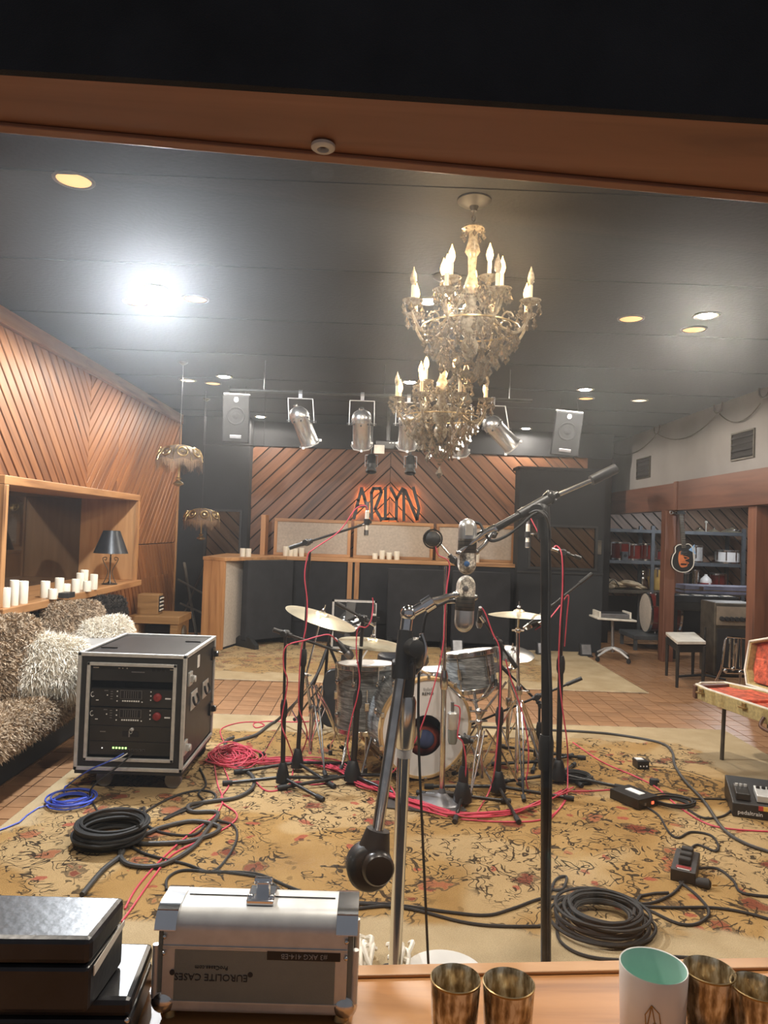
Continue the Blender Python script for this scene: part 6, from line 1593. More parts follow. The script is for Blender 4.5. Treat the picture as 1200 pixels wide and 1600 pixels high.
for k in range(3):
    for s in (-1, 1): MB().ball((hd.x + .008 + s * .055, YG - .03, hd.z - .03 + k * .045), (.014, .01, .011), 8, 6).build('tuning_peg', CHROMED, t)
MB().box((hd.x + .01, YG + .03, hd.z - .05), (.12, .10, .02)).build('wall_hook', BLACKP, t, smooth=False)
t = thing('rubber_hook_ring', 'small dark ring hook on the beam left of the guitar headstock', 'hook', at(1049, 801, 8.6)); q = at(1049, 801, 8.6)
MB().tube([q + Vector((.018 * math.cos(a), 0, .018 * math.sin(a))) for a in [i * PI / 8 for i in range(16)]], .005, 6, closed=True).build('ring', GREYM, t); MB().cyl(q + Vector((0, 0, .018)), q + Vector((0, .05, .018)), .005, n=8).build('shank', GREYM, t)

# red bass drum on a low bench, keyboards, stool, chrome rack, wheeled table
q = at(1008, 975, 9.9); q.z = .45
T_, *_r = drum('stored_bass_drum', 'dark red bass drum lying on its bench in the alcove', (q.x, 9.9, .47), (.97, -.05, 0), .26, .40, WINERED, CHROMED, 8, head=LINEN)
t = thing('low_bench', 'low blue grey bench under the red bass drum', 'bench', (q.x + .1, 9.9, 0))
MB().span((q.x - .25, 9.6, .14), (q.x + .55, 10.2, .20)).build('top', SHELF, t, smooth=False, bevel=.004)
for sx_ in (-.22, .50):
    for sy_ in (9.64, 10.16): MB().span((q.x + sx_ - .02, sy_ - .02, 0), (q.x + sx_ + .02, sy_ + .02, .14)).build('leg', SHELF, t, smooth=False)
wt = fl(957, 1032)
t = thing('wheeled_table', 'small grey table on a four star wheeled base beside the booth', 'table', (wt.x, wt.y, 0))
pt = at(957, 966, wt.y)
MB().box((pt.x, pt.y, pt.z), (.46, .36, .022), Matrix.Rotation(rad(2), 3, 'Y')).build('top', CREAM, t, smooth=False, bevel=.006)
MB().cyl((wt.x, wt.y, .10), (pt.x, pt.y, pt.z - .01), .018).build('post', GREYM, t)
for k in range(4):
    a = k * PI / 2 + .5; o = Vector((math.cos(a), math.sin(a), 0)); bb = Vector((wt.x, wt.y, 0))
    MB().tube([bb + Vector((0, 0, .15)), bb + o * .12 + Vector((0, 0, .12)), bb + o * .24 + Vector((0, 0, .065))], [.02, .017, .012], 8).build('foot_arm', ALU, t)
    MB().lathe([(.025, -.012), (.028, 0), (.025, .012)], bb + o * .245 + Vector((0, 0, .029)), (-o.y, o.x, 0), 14).build('caster', BLACKP, t)
t = thing('small_mixer', 'low grey mixer box lying on the wheeled table', 'mixer', (pt.x, pt.y, pt.z + .012))
MB().box((pt.x - .01, pt.y, pt.z + .04), (.36, .26, .05)).build('body', GREYM, t, smooth=False, bevel=.006); MB().box((pt.x - .01, pt.y, pt.z + .068), (.30, .22, .006)).build('panel', BLACKP, t, smooth=False)
for s in (-.19, .17): MB().box((pt.x + s, pt.y, pt.z + .05), (.022, .27, .075)).build('side_cheek', CREAM, t, smooth=False, bevel=.004)
# white topped stool bench
lg = fl(1060, 1060)
zt_ = .43
c0, c1_, c2_, c3_ = fl(1040, 992, zt_), fl(1085, 992, zt_), fl(1103, 1007, zt_), fl(1058, 1007, zt_)
t = thing('white_bench', 'dark legged bench with a white top beside the keyboards', 'bench', ((c0 + c2_) / 2).xy.to_3d())
MB().prism([c0, c1_, c2_, c3_], (0, 0, .03)).build('top', CREAM, t, smooth=False, bevel=.004)
MB().prism([c.lerp((c0 + c2_) / 2, .06) + Vector((0, 0, -.08)) for c in (c0, c1_, c2_, c3_)], (0, 0, .08)).build('apron', BLACKM, t, smooth=False)
for c in (c0, c1_, c2_, c3_):
    m_ = c.lerp((c0 + c2_) / 2, .10); MB().tube([m_ + Vector((0, 0, -.02)), Vector((m_.x, m_.y, .0))], [.022, .015], 8).build('leg', BLACKM, t)
# black keyboard, and the ghost reflection of an amplifier built as a solid cabinet
def boxpx(name, lab, cat, px0, px1, Y0, Y1, z0, z1, m, bev=.008):
    a = at(px0, 900, Y0).x; b = at(px1, 900, Y0).x
    t = thing(name, lab, cat, ((a + b) / 2, (Y0 + Y1) / 2, z0))
    return t, a, b
t, a, b = boxpx('stage_piano', 'black stage piano on legs under the shelves', 'piano', 1050, 1118, 9.0, 9.6, 0, .9, BLACKM)
MB().span((a, 9.0, .60), (b + .3, 9.5, .78)).build('body', BLACKM, t, smooth=False, bevel=.01)
MB().span((a + .03, 8.99, .70), (b + .27, 9.15, .785)).build('key_bed', BLKLEA, t, smooth=False, bevel=.004)
for k in range(12): MB().span((a + .05 + k * .06, 9.0, .784), (a + .095 + k * .06, 9.11, .792)).build('key', CREAM if k % 3 else BLACKP, t, smooth=False)
for xx in (a + .06, b + .24):
    for yy in (9.06, 9.44): MB().span((xx - .03, yy - .03, 0), (xx + .03, yy + .03, .60)).build('leg', BLACKM, t, smooth=False)
t = thing('keyboard_case', 'long flat blue grey case lying on the stage piano', 'case', (a + .6, 9.35, .79))
MB().span((a + .25, 9.2, .793), (b + .75, 9.5, .90)).build('body', mat('case_blue', (.13, .13, .19), .5), t, smooth=False, bevel=.012); MB().span((a + .24, 9.195, .835), (b + .76, 9.505, .845)).build('seam_strip', BRASS, t, smooth=False)
for xx in (a + .45, b + .55): MB().box((xx, 9.19, .86), (.05, .02, .05)).build('latch', CHROMED, t, smooth=False)
t, a, b = boxpx('reflected_amplifier', 'reflected brown tweed amplifier with a row of black knobs, built solid', 'amplifier', 1118, 1185, 7.9, 8.3, 0, .8, BLACKM)
MB().span((a, 7.9, .02), (b, 8.25, .80)).build('cabinet', BRONZE, t, smooth=False, bevel=.012)
MB().span((a + .02, 7.885, .56), (b - .02, 7.905, .76)).build('control_panel', mat('tan_panel', (.20, .155, .11), .6), t, smooth=False)
for k in range(7): MB().lathe([(.026, 0), (.022, -.03), (.002, -.031)], (a + .07 + k * (b - a - .14) / 6, 7.885, .63), (0, 1, 0), 14).build('knob', BLACKP, t)
MB().span((a + .03, 7.885, .06), (b - .03, 7.905, .52)).build('grille_cloth', GROOVE, t, smooth=False)
# chrome drum rack frame
t = thing('chrome_rack', 'chrome tubular drum rack standing behind the open guitar case', 'rack', (at(1150, 1000, 7.25).x, 7.25, 0))
C3 = lambda px, py, Y=7.25: at(px, py, Y)
for pts in ([(1114, 1074), (1127, 1046), (1133, 1000), (1136, 995), (1165, 997), (1172, 1002), (1170, 1040)], [(1141, 998), (1139, 1045)], [(1147, 998), (1145, 1045)], [(1158, 997), (1156, 1076)], [(1153, 998), (1148, 1045)], [(1129, 1043), (1172, 1047)], [(1133, 1051), (1175, 1052)], [(1168, 1000), (1166, 1075)], [(1144, 1030), (1150, 1005)]):
    MB().tube([C3(*p) for p in pts], .011, 8).build('tube', CHROME, t)
for px in (1114, 1156, 1166): q = C3(px, 1076); MB().ball((q.x, q.y, .022), .022, 10, 8).build('rubber_tip', WHITEP, t)
for px, py in ((1145, 1045), (1156, 1050), (1133, 1048)): MB().ball(C3(px, py), .022, 10, 8).build('clamp', CHROMED, t)
t = thing('floor_stand_base', 'black flat tripod base on the tiles near the white bench', 'stand', fl(1100, 1062))
q = fl(1100, 1062)
for o in ((-.28, .02), (.20, -.06), (.10, .24)): MB().cyl(q + Vector((0, 0, .05)), q + Vector((o[0], o[1], .02)), .013).build('leg', BLACKM, t)
MB().cyl(q + Vector((0, 0, .03)), q + Vector((0, 0, .55)), .011).build('post', BLACKM, t)

# swagged cable with hooks along the soffit
hk = [atx(952, 700, 3.56), atx(1028, 669, 3.56), atx(1124, 630, 3.56), atx(1196, 606, 3.56)]
for i, h in enumerate(hk):
    pts = [Vector((3.55, h.y + .09 * math.cos(a), CEIL - .015 - .07 * abs(math.sin(a)) - .02)) for a in [PI * k / 8 for k in range(9)]]
    o = MB().tube([Vector((3.55, h.y + .09, CEIL))] + pts + [Vector((3.55, h.y - .09, CEIL))], .010, 8).build('cable_hook', BRONZE, None, (3.55, h.y, CEIL))
    tag(o, ['cable hook on the soffit farthest back above the booth', 'second cable hook from the back on the grey soffit', 'third cable hook from the back on the grey soffit', 'cable hook on the soffit nearest the camera'][i], 'hook', 'soffit cable hooks')
pts = []
for i in range(3):
    a, b = Vector((3.555, hk[i].y, CEIL - .10)), Vector((3.555, hk[i + 1].y, CEIL - .10))
    for k in range(12):
        s = k / 12; p = a.lerp(b, s); p.z -= .16 * 4 * s * (1 - s); pts.append(p)
tag(MB().tube(pts, .006, 6).build('swagged_cable', BRONZE, None, pts[0]), 'dark cable hanging in swags along the grey plaster soffit', 'cable')

# ================================================================== OPEN GUITAR CASE ON A STAND
dv = Vector((.222, -.975, 0)); nv_ = Vector((.975, .222, 0)); T0 = Vector((2.13, 4.93, .415))
t = thing('guitar_case', 'open tweed guitar case with orange plush lining on a stand', 'guitar case', T0)
def ring_(ins, z, L=1.12): return [T0 + dv * a + nv_ * b + Vector((0, 0, z)) for a, b in ((.0 + ins, .10), (.0 + ins, .30 - ins), (.25, .38 - ins), (L - ins, .42 - ins), (L - ins, .0 + ins), (.2, .0 + ins), (.04 + ins, .03 + ins))]
def wallshell(r0, r1, vec):
    n = len(r0); v = [p for p in r0] + [p + vec for p in r0] + [p for p in r1] + [p + vec for p in r1]
    f = []
    for i in range(n):
        j = (i + 1) % n
        f += [(i, j, n + j, n + i), (2 * n + i, 3 * n + i, 3 * n + j, 2 * n + j), (n + i, n + j, 3 * n + j, 3 * n + i)]
    f.append(tuple(range(n)))
    return MB().add(v, f)
wallshell(ring_(0, 0), ring_(.02, 0), Vector((0, 0, .085))).build('lower_shell', TWEED, t, smooth=False, bevel=.004)
MB().prism(ring_(.022, .035), (0, 0, .03)).build('plush_lining', ORANGEP, t, smooth=False)
MB().prism([T0 + dv * .22 + nv_ * .03 + Vector((0, 0, .06)), T0 + dv * .22 + nv_ * .33 + Vector((0, 0, .06)), T0 + dv * .50 + nv_ * .35 + Vector((0, 0, .06)), T0 + dv * .50 + nv_ * .03 + Vector((0, 0, .06))], (0, 0, .025)).build('neck_pad', ORANGEP, t, smooth=False, bevel=.008)
MB().tube([p + Vector((0, 0, .086)) for p in ring_(.01, 0)], .008, 6, closed=True).build('rim_piping', CREAM, t)
# lid stands up on the far long side
hx = nv_ * .385
lidz = Vector((0, 0, 1)) * .985 + nv_ * .17
Lr = lambda ins, dep: [T0 + hx + dv * a + lidz * b + Vector((0, 0, .085)) + nv_ * dep for a, b in ((.10 + ins, .0 + ins), (.06 + ins, .10), (.06 + ins, .30 - ins), (.28, .36 - ins), (1.12 - ins, .40 - ins), (1.12 - ins, .0 + ins))]
lid = wallshell(Lr(0, .085), Lr(.02, .085), nv_ * -.085); lid.build('lid_shell', TWEED, t, smooth=False, bevel=.004)
MB().prism(Lr(.022, .05), nv_ * .02).build('lid_plush', ORANGEP, t, smooth=False)
MB().prism([p for p in [T0 + hx + dv * .14 + lidz * .03 + Vector((0, 0, .085)) + nv_ * .015, T0 + hx + dv * .12 + lidz * .19 + Vector((0, 0, .085)) + nv_ * .015, T0 + hx + dv * .6 + lidz * .21 + Vector((0, 0, .085)) + nv_ * .015, T0 + hx + dv * .6 + lidz * .03 + Vector((0, 0, .085)) + nv_ * .015]], nv_ * .03).build('lid_pocket', ORANGEP, t, smooth=False, bevel=.01)
MB().tube([p + nv_ * -.004 for p in Lr(.008, .0)], .008, 6, closed=True).build('lid_piping', CREAM, t)
MB().prism([T0 + dv * -.004 + nv_ * .09 + Vector((0, 0, -.002)), T0 + dv * -.004 + nv_ * .305 + Vector((0, 0, -.002)), T0 + dv * .05 + nv_ * .315 + Vector((0, 0, -.002)), T0 + dv * .09 + nv_ * .0 + Vector((0, 0, -.002)), T0 + dv * .04 + nv_ * .02 + Vector((0, 0, -.002))], (0, 0, .086)).build('leather_tip', LEATHER, t, smooth=False, bevel=.006)
for a in (.16, .55, .95): 
    q = T0 + dv * a + nv_ * (-.006) + Vector((0, 0, .055)); k = MB(); k.bar(q - dv * .025, q + dv * .025, .05, .01, (0, 0, 1)); k.bar(q - dv * .014 + Vector((0, 0, .012)), q + dv * .014 + Vector((0, 0, .012)), .014, .028, (0, 0, 1)); k.build('latch', BRASS, t, smooth=False, bevel=.002)
hq = T0 + dv * .72 + nv_ * (-.012) + Vector((0, 0, .04))
MB().tube(smooth_pts([hq, hq - nv_ * .03 + Vector((0, 0, -.05)) + dv * .01, hq - nv_ * .03 + Vector((0, 0, -.055)) + dv * .12, hq + dv * .13]), .010, 8).build('handle', LEATHER, t)
t = thing('case_stand', 'dark metal legs holding up the open guitar case', 'stand', T0 + dv * .7 + nv_ * .2)
for a, b in ((.72, .05), (.72, .36), (.10, .22), (1.05, .05)):
    p = T0 + dv * a + nv_ * b
    MB().cyl((p.x - .01, p.y, .0), (p.x, p.y, .412), .013).build('leg', BRONZE, t)
for a in (.72, 1.05): MB().bar(T0 + dv * a + nv_ * .02 + Vector((0, 0, -.014)), T0 + dv * a + nv_ * .40 + Vector((0, 0, -.014)), .024, .024).build('crossbar', BRONZE, t, smooth=False)
MB().bar(T0 + dv * .08 + nv_ * .22 + Vector((0, 0, -.014)), T0 + dv * 1.05 + nv_ * .22 + Vector((0, 0, -.014)), .024, .024).build('spine_bar', BRONZE, t, smooth=False)

# ================================================================== FLOOR PEDALS, BRICKS, STRIP
p0, p1 = fl(1144, 1279), fl(1215, 1289)
dx = (p1 - p0).normalized(); dy = Vector((-dx.y, dx.x, 0)); 
t = thing('pedal_board', 'black pedalboard with pedals at the right edge of the rug', 'pedalboard', p0)
P = lambda a, b, z: p0 + dx * a + dy * b + Vector((0, 0, z))
MB().add([P(0, 0, .012), P(.55, 0, .012), P(.55, .32, .012), P(0, .32, .012), P(0, .0, .085), P(.55, 0, .085), P(.55, .32, .135), P(0, .32, .135)], [(0, 1, 2, 3), (4, 7, 6, 5), (0, 4, 5, 1), (1, 5, 6, 2), (2, 6, 7, 3), (3, 7, 4, 0)]).build('frame', BLACKP, t, smooth=False, bevel=.006)
text('lettering', 'pedaltrain', WHITEP, t, P(.085, -.003, .04), dx, (0, 0, 1), .03)
for a, w_, m, lab in ((.02, .07, BLACKP, 'dark pedal at the left end'), (.12, .09, ALU, 'silver pedal with rainbow stripes below'), (.25, .11, mat('pale_blue_pedal', (.35, .5, .65), .4), 'pale blue pedal with black knobs'), (.40, .10, REDP, 'red pedal')):
    o = MB().prism([P(a, .03, .092), P(a + w_, .03, .092), P(a + w_, .15, .110), P(a, .15, .110)], (0, 0, .035)).build('pedal', m, t, smooth=False, bevel=.004); o['label'] = lab
    for k in range(3): MB().lathe([(.010, 0), (.009, .012), (.001, .012)], P(a + w_ * (.2 + .3 * k), .12, .140), (0, 0, 1), 10).build('knob', BLACKP if m is not BLACKP else ALU, o)
for k, c in enumerate([(.5, .05, .04), (.75, .45, .08), (.6, .6, .25), (.1, .35, .25)]):
    MB().box(P(.135 + k * .022, -.002, .072), (.022, .004, .022), Matrix.Rotation(math.atan2(dx.y, dx.x), 3, 'Z')).build('stripe', mat('stripe_%d' % k, c, .5), t, smooth=False)
def floor_box(name, lab, cat, px, py, sx_, sy_, sz, rz, m, extra=None):
    c = fl(px, py, .013); t = thing(name, lab, cat, c); M = Matrix.Rotation(rz, 3, 'Z')
    MB().box(c + Vector((0, 0, sz / 2)), (sx_, sy_, sz), M).build('body', m, t, smooth=False, bevel=.004)
    return t, c, M
t, c, M = floor_box('direct_box', 'small black box with a white top label alone on the rug', 'audio box', 1001, 1199, .075, .085, .05, rad(4), BLACKM)
MB().box(c + M @ Vector((-.008, .008, .0515)), (.045, .045, .003), M).build('label', WHITEP, t, smooth=False)
for s in (-.02, .0, .02): MB().box(c + M @ Vector((s, -.044, .02)), (.007, .004, .007), M).build('jack', WHITEP, t, smooth=False)
t, c, M = floor_box('power_brick', 'flat black power unit with a red light on the rug', 'power unit', 990, 1253, .155, .20, .055, rad(30), BLACKM)
MB().box(c + M @ Vector((.01, .0, .0565)), (.045, .10, .003), M).build('label', WHITEP, t, smooth=False)
MB().box(c + M @ Vector((.03, -.102, .025)), (.016, .004, .014), M).build('red_light', LEDR, t, smooth=False)
MB().box(c + M @ Vector((-.03, -.102, .025)), (.012, .004, .014), M).build('switch', GREYM, t, smooth=False)
t, c, M = floor_box('power_strip', 'short black power strip with plugs on the right of the rug', 'power strip', 1071, 1362, .10, .24, .05, rad(-28), BLACKP)
for k in range(3): MB().box(c + M @ Vector((0, -.04 + k * .06, .063)), (.05, .035, .028), M).build('plug', RUBBER, t, smooth=False, bevel=.006)
MB().box(c + M @ Vector((0, -.09, .052)), (.06, .03, .003), M).build('warning_label', REDP, t, smooth=False); MB().box(c + M @ Vector((0, -.105, .052)), (.05, .008, .003), M).build('white_stripe', WHITEP, t, smooth=False)
c = fl(1099, 1380, .03); t = thing('black_plug', 'loose black plug lying beside the power strip', 'plug', c); MB().lathe([(.012, -.03), (.02, -.02), (.022, .02), (.01, .03)], c, (1, -.4, 0), 12).build('body', RUBBER, t); MB().box(c + Vector((.04, -.016, 0)), (.02, .004, .006)).build('prong', BRASS, t, smooth=False)
c = fl(1021, 1222, .03); t = thing('cable_connector', 'small black connector standing on the rug below the white topped box', 'connector', c); MB().lathe([(.022, -.018), (.024, 0), (.022, .018)], c, (0, 0, 1), 14).build('body', RUBBER, t); MB().cyl(c, c + Vector((.03, 0, .01)), .012).build('boot', RUBBER, t)

# ================================================================== CABLES
def cable(name, lab, pts, r, m, grp=None, cat='cable', k=6, z=.012, n=6):
    P = []
    for p in pts:
        if isinstance(p, Vector): P.append(p)
        elif len(p) == 2: P.append(fl(p[0], p[1], z + r))
        else: P.append(at(*p))
    S_ = smooth_pts(P, k)
    for q in S_:
        if q.z < .012 + r: q.z = .012 + r
    o = MB().tube(S_, r, n).build(name, m, None, P[0])
    return tag(o, lab, cat, grp)
def coil(name, lab, px, py, R, turns, r, m, hgt, squash=1.0, seed=1, cat='cable', inner=.5, tails=()):
    rr = random.Random(seed); c = fl(px, py, .013 + r); pts = []
    n = 22
    for i in range(turns * n):
        a = 2 * PI * i / n; tr = i / (turns * n)
        if i % n == 0: off = Vector((rr.uniform(-.1, .1) * R, rr.uniform(-.1, .1) * R, 0)); rad_ = R * rr.uniform(inner, 1.0)
        w_ = (i % n) / n
        if i % n == 0: prev = pts[-1][1:] if pts else (off, rad_); pts.append((None, off, rad_)); cur = (off, rad_)
        else: pts.append((None, *cur))
    path = []
    lo, lr = pts[0][1], pts[0][2]
    for i, (_, o, q) in enumerate(pts):
        lo = lo.lerp(o, .18); lr = lr + (q - lr) * .18; a = 2 * PI * i / n; tr = i / len(pts)
        path.append(c + lo + Vector((lr * math.cos(a), lr * squash * math.sin(a), hgt * tr + rr.uniform(0, .002))))
    for tp in tails: path.append(fl(tp[0], tp[1], .013 + r))
    P_ = smooth_pts(path, 2)
    o = MB().tube(P_, r, 6).build(name, m, None, c); return tag(o, lab, cat)
coil('coiled_cable', 'thick stack of coiled black cable on the left of the rug', 172, 1312, .155, 20, .0075, RUBBER, .085, 1, 3, inner=.78, tails=((225, 1262), (212, 1270)))
coil('coiled_cable', 'large loose coil of black cable in front on the right', 940, 1442, .185, 15, .0062, RUBBER, .06, .95, 5, inner=.55, tails=((1000, 1400), (1045, 1395)))
coil('coiled_cable', 'blue network cable coiled beside the rack case', 112, 1253, .125, 8, .0042, BLUEC, .03, 1, 7, inner=.6, tails=((60, 1262), (30, 1285), (-10, 1300)))
coil('coiled_cable', 'small flat coil of black cable behind the right stands', 900, 1218, .10, 8, .006, RUBBER, .03, .9, 8, inner=.75)
coil('coiled_cable', 'loose looped black cable right of the power unit', 1050, 1255, .13, 5, .0048, RUBBER, .025, .8, 9, inner=.6, tails=((1080, 1248), (1140, 1249)))
cable('blue_patch_cable', 'blue cable running from the rack switch to the floor', [Vector((-1.29, 3.975, .215)), Vector((-1.34, 3.93, .19)), Vector((-1.45, 3.90, .14)), (105, 1228), (100, 1238)], .004, BLUEC)
cable('white_patch_cable', 'thin white cable in the lit switch ports', [Vector((-1.27, 3.975, .215)), Vector((-1.31, 3.94, .195)), Vector((-1.37, 3.92, .18))], .003, WHITEP)
cable('black_patch_cable', 'black cable hanging from the rack switch to the coil', [Vector((-1.245, 3.975, .212)), Vector((-1.29, 3.90, .17)), Vector((-1.40, 3.85, .08)), (143, 1250), (165, 1290)], .0045, RUBBER)
GR = 'black floor cables'
cable('snake_cable', 'thick grey snake cable looping across the left of the rug', [(128, 1398), (160, 1360), (190, 1335), (195, 1315), (225, 1318), (290, 1315), (335, 1302), (340, 1290), (300, 1283), (255, 1292), (230, 1302), (205, 1312), (188, 1330), (200, 1350), (250, 1352), (300, 1325), (325, 1295), (340, 1270), (300, 1268), (296, 1258), (330, 1252), (370, 1246), (395, 1230), (392, 1210), (360, 1190), (352, 1160), (365, 1152)], .0105, GREYC, n=8)
cable('snake_cable', 'thick grey cable rising from the floor to the music stand', [(365, 1158), (400, 1148), (430, 1128), (455, 1105, 5.2), (480, 1078, 5.2), (500, 1045, 5.25), (512, 1010, 5.3)], .0105, GREYC, n=8)
cable('snake_cable', 'thick grey cable curving across the right of the rug', [(690, 1135), (760, 1136), (845, 1140), (910, 1143), (965, 1148), (1030, 1160), (1050, 1175), (1054, 1195), (1070, 1220), (1100, 1252), (1130, 1295), (1165, 1318), (1215, 1335)], .0085, GREYC, n=8)
for lab, pts in [('thin black cable looping from the rack toward the silver case', [(312, 1200), (322, 1225), (310, 1240), (318, 1255), (280, 1270), (258, 1280), (262, 1276), (300, 1258), (332, 1252), (335, 1240), (310, 1235), (270, 1245), (225, 1270), (222, 1282), (250, 1300), (300, 1305), (320, 1290)]),
                 ('thin black cable sweeping right of the coil in a large loop', [(195, 1318), (230, 1335), (290, 1350), (330, 1362), (355, 1340), (370, 1310), (365, 1290), (340, 1282)]),
                 ('thin black cable passing behind the silver case', [(260, 1390), (262, 1372), (285, 1360), (330, 1362), (400, 1365), (450, 1385), (500, 1402), (560, 1410), (620, 1413)]),
                 ('thin black cable with a curl above the silver case', [(350, 1362), (410, 1372), (440, 1395), (420, 1400)]),
                 ('black cable crossing the bare rug between the two tall stands', [(540, 1422), (620, 1415), (700, 1425), (760, 1430), (800, 1420), (850, 1403), (900, 1402), (960, 1405)]),
                 ('thin black cable lying level left of the tall stand', [(560, 1412), (640, 1420), (720, 1440), (780, 1447), (860, 1447)]),
                 ('black cable from the power strip into the front coil', [(1075, 1340), (1078, 1360), (1062, 1385), (1045, 1400), (1010, 1412), (960, 1408), (900, 1400), (860, 1404)]),
                 ('black cable looping in front of the power strip', [(1062, 1378), (1090, 1400), (1108, 1425), (1090, 1443), (1060, 1443), (1020, 1425), (1000, 1415)]),
                 ('black cable running off the right edge from the front coil', [(980, 1415), (1050, 1418), (1110, 1418), (1160, 1425), (1215, 1440)]),
                 ('black cable leaving the power strip toward the right edge', [(1085, 1357), (1120, 1357), (1145, 1375), (1160, 1395), (1215, 1402)]),
                 ('black cable between the power unit and the power strip', [(1012, 1262), (1030, 1275), (1045, 1300), (1060, 1309), (1080, 1300), (1110, 1305), (1122, 1320), (1118, 1330), (1090, 1320), (1075, 1330)]),
                 ('black cable from the front coil to the bottom edge', [(870, 1440), (875, 1470), (910, 1492), (970, 1500), (1050, 1495), (1130, 1503), (1215, 1520)]),
                 ('black cable leading into the pedalboard', [(1075, 1265), (1100, 1278), (1130, 1275), (1145, 1262), (1150, 1250)]),
                 ('small black loop beside the foot of the tall black stand', [(858, 1400), (868, 1375), (885, 1370), (880, 1388), (865, 1390), (856, 1378)])]:
    cable('floor_cable', lab, pts, .0058, RUBBER, GR)
cable('microphone_cable', 'black cable hanging from the lower ribbon microphone to the floor', [(724, 980, 2.04), (712, 975, 2.05), (715, 945, 2.05), (706, 938, 2.03), (690, 944, 2.03), (668, 958, 2.05), (661, 985, 2.06), (655, 1040, 2.08), (654, 1150, 2.10), (660, 1300, 2.12), (668, 1480, 2.16), (672, 1600, 2.2), Vector((.16, 2.2, .02))], .0042, RUBBER)
cable('microphone_cable', 'black cable from the upper ribbon microphone along the black boom', [(741, 816, 2.08), (750, 819, 2.08), (757, 832, 2.07), (768, 845, 2.08), (790, 838, 2.1), (815, 820, 2.1), (832, 805, 2.1), (850, 800, 2.1), (857, 820, 2.1), (859, 900, 2.12), (858, 1000, 2.12), (861, 1100, 2.12), (860, 1250, 2.13), (857, 1400, 2.13), (858, 1600, 2.13)], .0045, RUBBER)
cable('microphone_cable', 'grey cable arching over the head of the tall black stand', [(828, 802, 2.12), (840, 798, 2.1), (852, 806, 2.08), (858, 825, 2.1), (858, 860, 2.11)], .004, GREYC)
# red microphone cables up the stands
RG = 'red microphone cables'
cable('red_cable', 'red cable arcing over the left overhead microphone and down its stand', [(574, 796, yB), (570, 790, yB), (555, 796, yB), (530, 830, yB), (490, 858, yB - .03), (481, 868, yB - .03), (476, 900, yB - .03), (480, 940, yB - .03), (478, 980, yB - .03), (470, 1020, yB - .03), (467, 1080, yB - .03), (468, 1110, yB - .02), (480, 1150, yB), (462, 1195)], .004, REDC, RG)
cable('red_cable', 'red cable running down the leftmost kit stand', [(528, 1003, yA + .1), (515, 992, yA), (498, 994, yA), (478, 1000, yA), (447, 1010, yA - .03), (443, 1040, yA - .03), (449, 1062, yA - .03), (446, 1090, yA - .03), (440, 1130, yA - .03), (450, 1160, yA), (458, 1185), (455, 1215), (430, 1230)], .004, REDC, RG)
cable('red_cable', 'red cable running down the stand before the floor tom', [(582, 934, yC), (583, 945, yC), (580, 968, yC - .03), (572, 980, yC - .03), (559, 982, yC - .03), (557, 1020, yC - .03), (562, 1060, yC - .03), (558, 1090, yC - .03), (550, 1120, yC - .03), (543, 1160, yC - .03), (548, 1190, yC), (560, 1212)], .004, REDC, RG)
cable('red_cable', 'red cable slanting across the bass drum from the chrome stand', [(680, 850, yD), (682, 860, yD - .02), (686, 868, yD - .02), (702, 880, yD - .02), (698, 920, yD - .03), (695, 960, yD - .03), (692, 1010, yD - .03), (680, 1065, yD - .03), (662, 1125, yD - .03), (645, 1165, yD), (620, 1200, yD + .1), (585, 1228)], .004, REDC, RG)
cable('red_cable', 'red cable hanging by the silver bass drum microphone', [(707, 1106, yE), (709, 1102, yE), (718, 1106, yE), (718, 1125, yE), (715, 1150, yE - .03), (723, 1160, yE - .03), (728, 1190, yE - .03), (726, 1225, yE - .02), (720, 1262)], .004, REDC, RG)
cable('red_cable', 'red cable running from the tom microphone down its stand', [(751, 948, yF), (758, 958, yF), (770, 990, yF - .02), (780, 1012, yF - .03), (782, 1060, yF - .03), (780, 1120, yF - .03), (773, 1200, yF - .03), (765, 1235, yF - .02), (745, 1270)], .004, REDC, RG)
cable('red_cable', 'red cable drooping between the chrome stands at the right', [(790, 1030, yF), (798, 1060, yF), (815, 1110, yF), (825, 1160, yF), (825, 1200, yF), (822, 1220, yF), (828, 1240)], .004, REDC, RG)
cable('red_cable', 'red cable running straight down the far right kit stand', [(864, 858, yG), (870, 853, yG), (878, 868, yG - .03), (879, 920, yG - .03), (875, 980, yG - .03), (873, 1040, yG - .03), (878, 1100, yG - .03), (886, 1160, yG - .03), (887, 1200, yG), (884, 1250), (860, 1280)], .004, REDC, RG)
cable('red_cable', 'short red cable by the white overhead at the right', [(826, 804, yL), (832, 815, yL - .01), (842, 834, yL - .02), (846, 838, yL - .02)], .004, REDC, RG)
cable('red_cable', 'red cable trailing from the hi-hat boom', [(836, 984, 4.4), (850, 975, 4.4), (860, 965, 4.4), (876, 945, yL), (888, 930, yL), (886, 960, yL), (882, 1010, yL)], .004, REDC, RG)
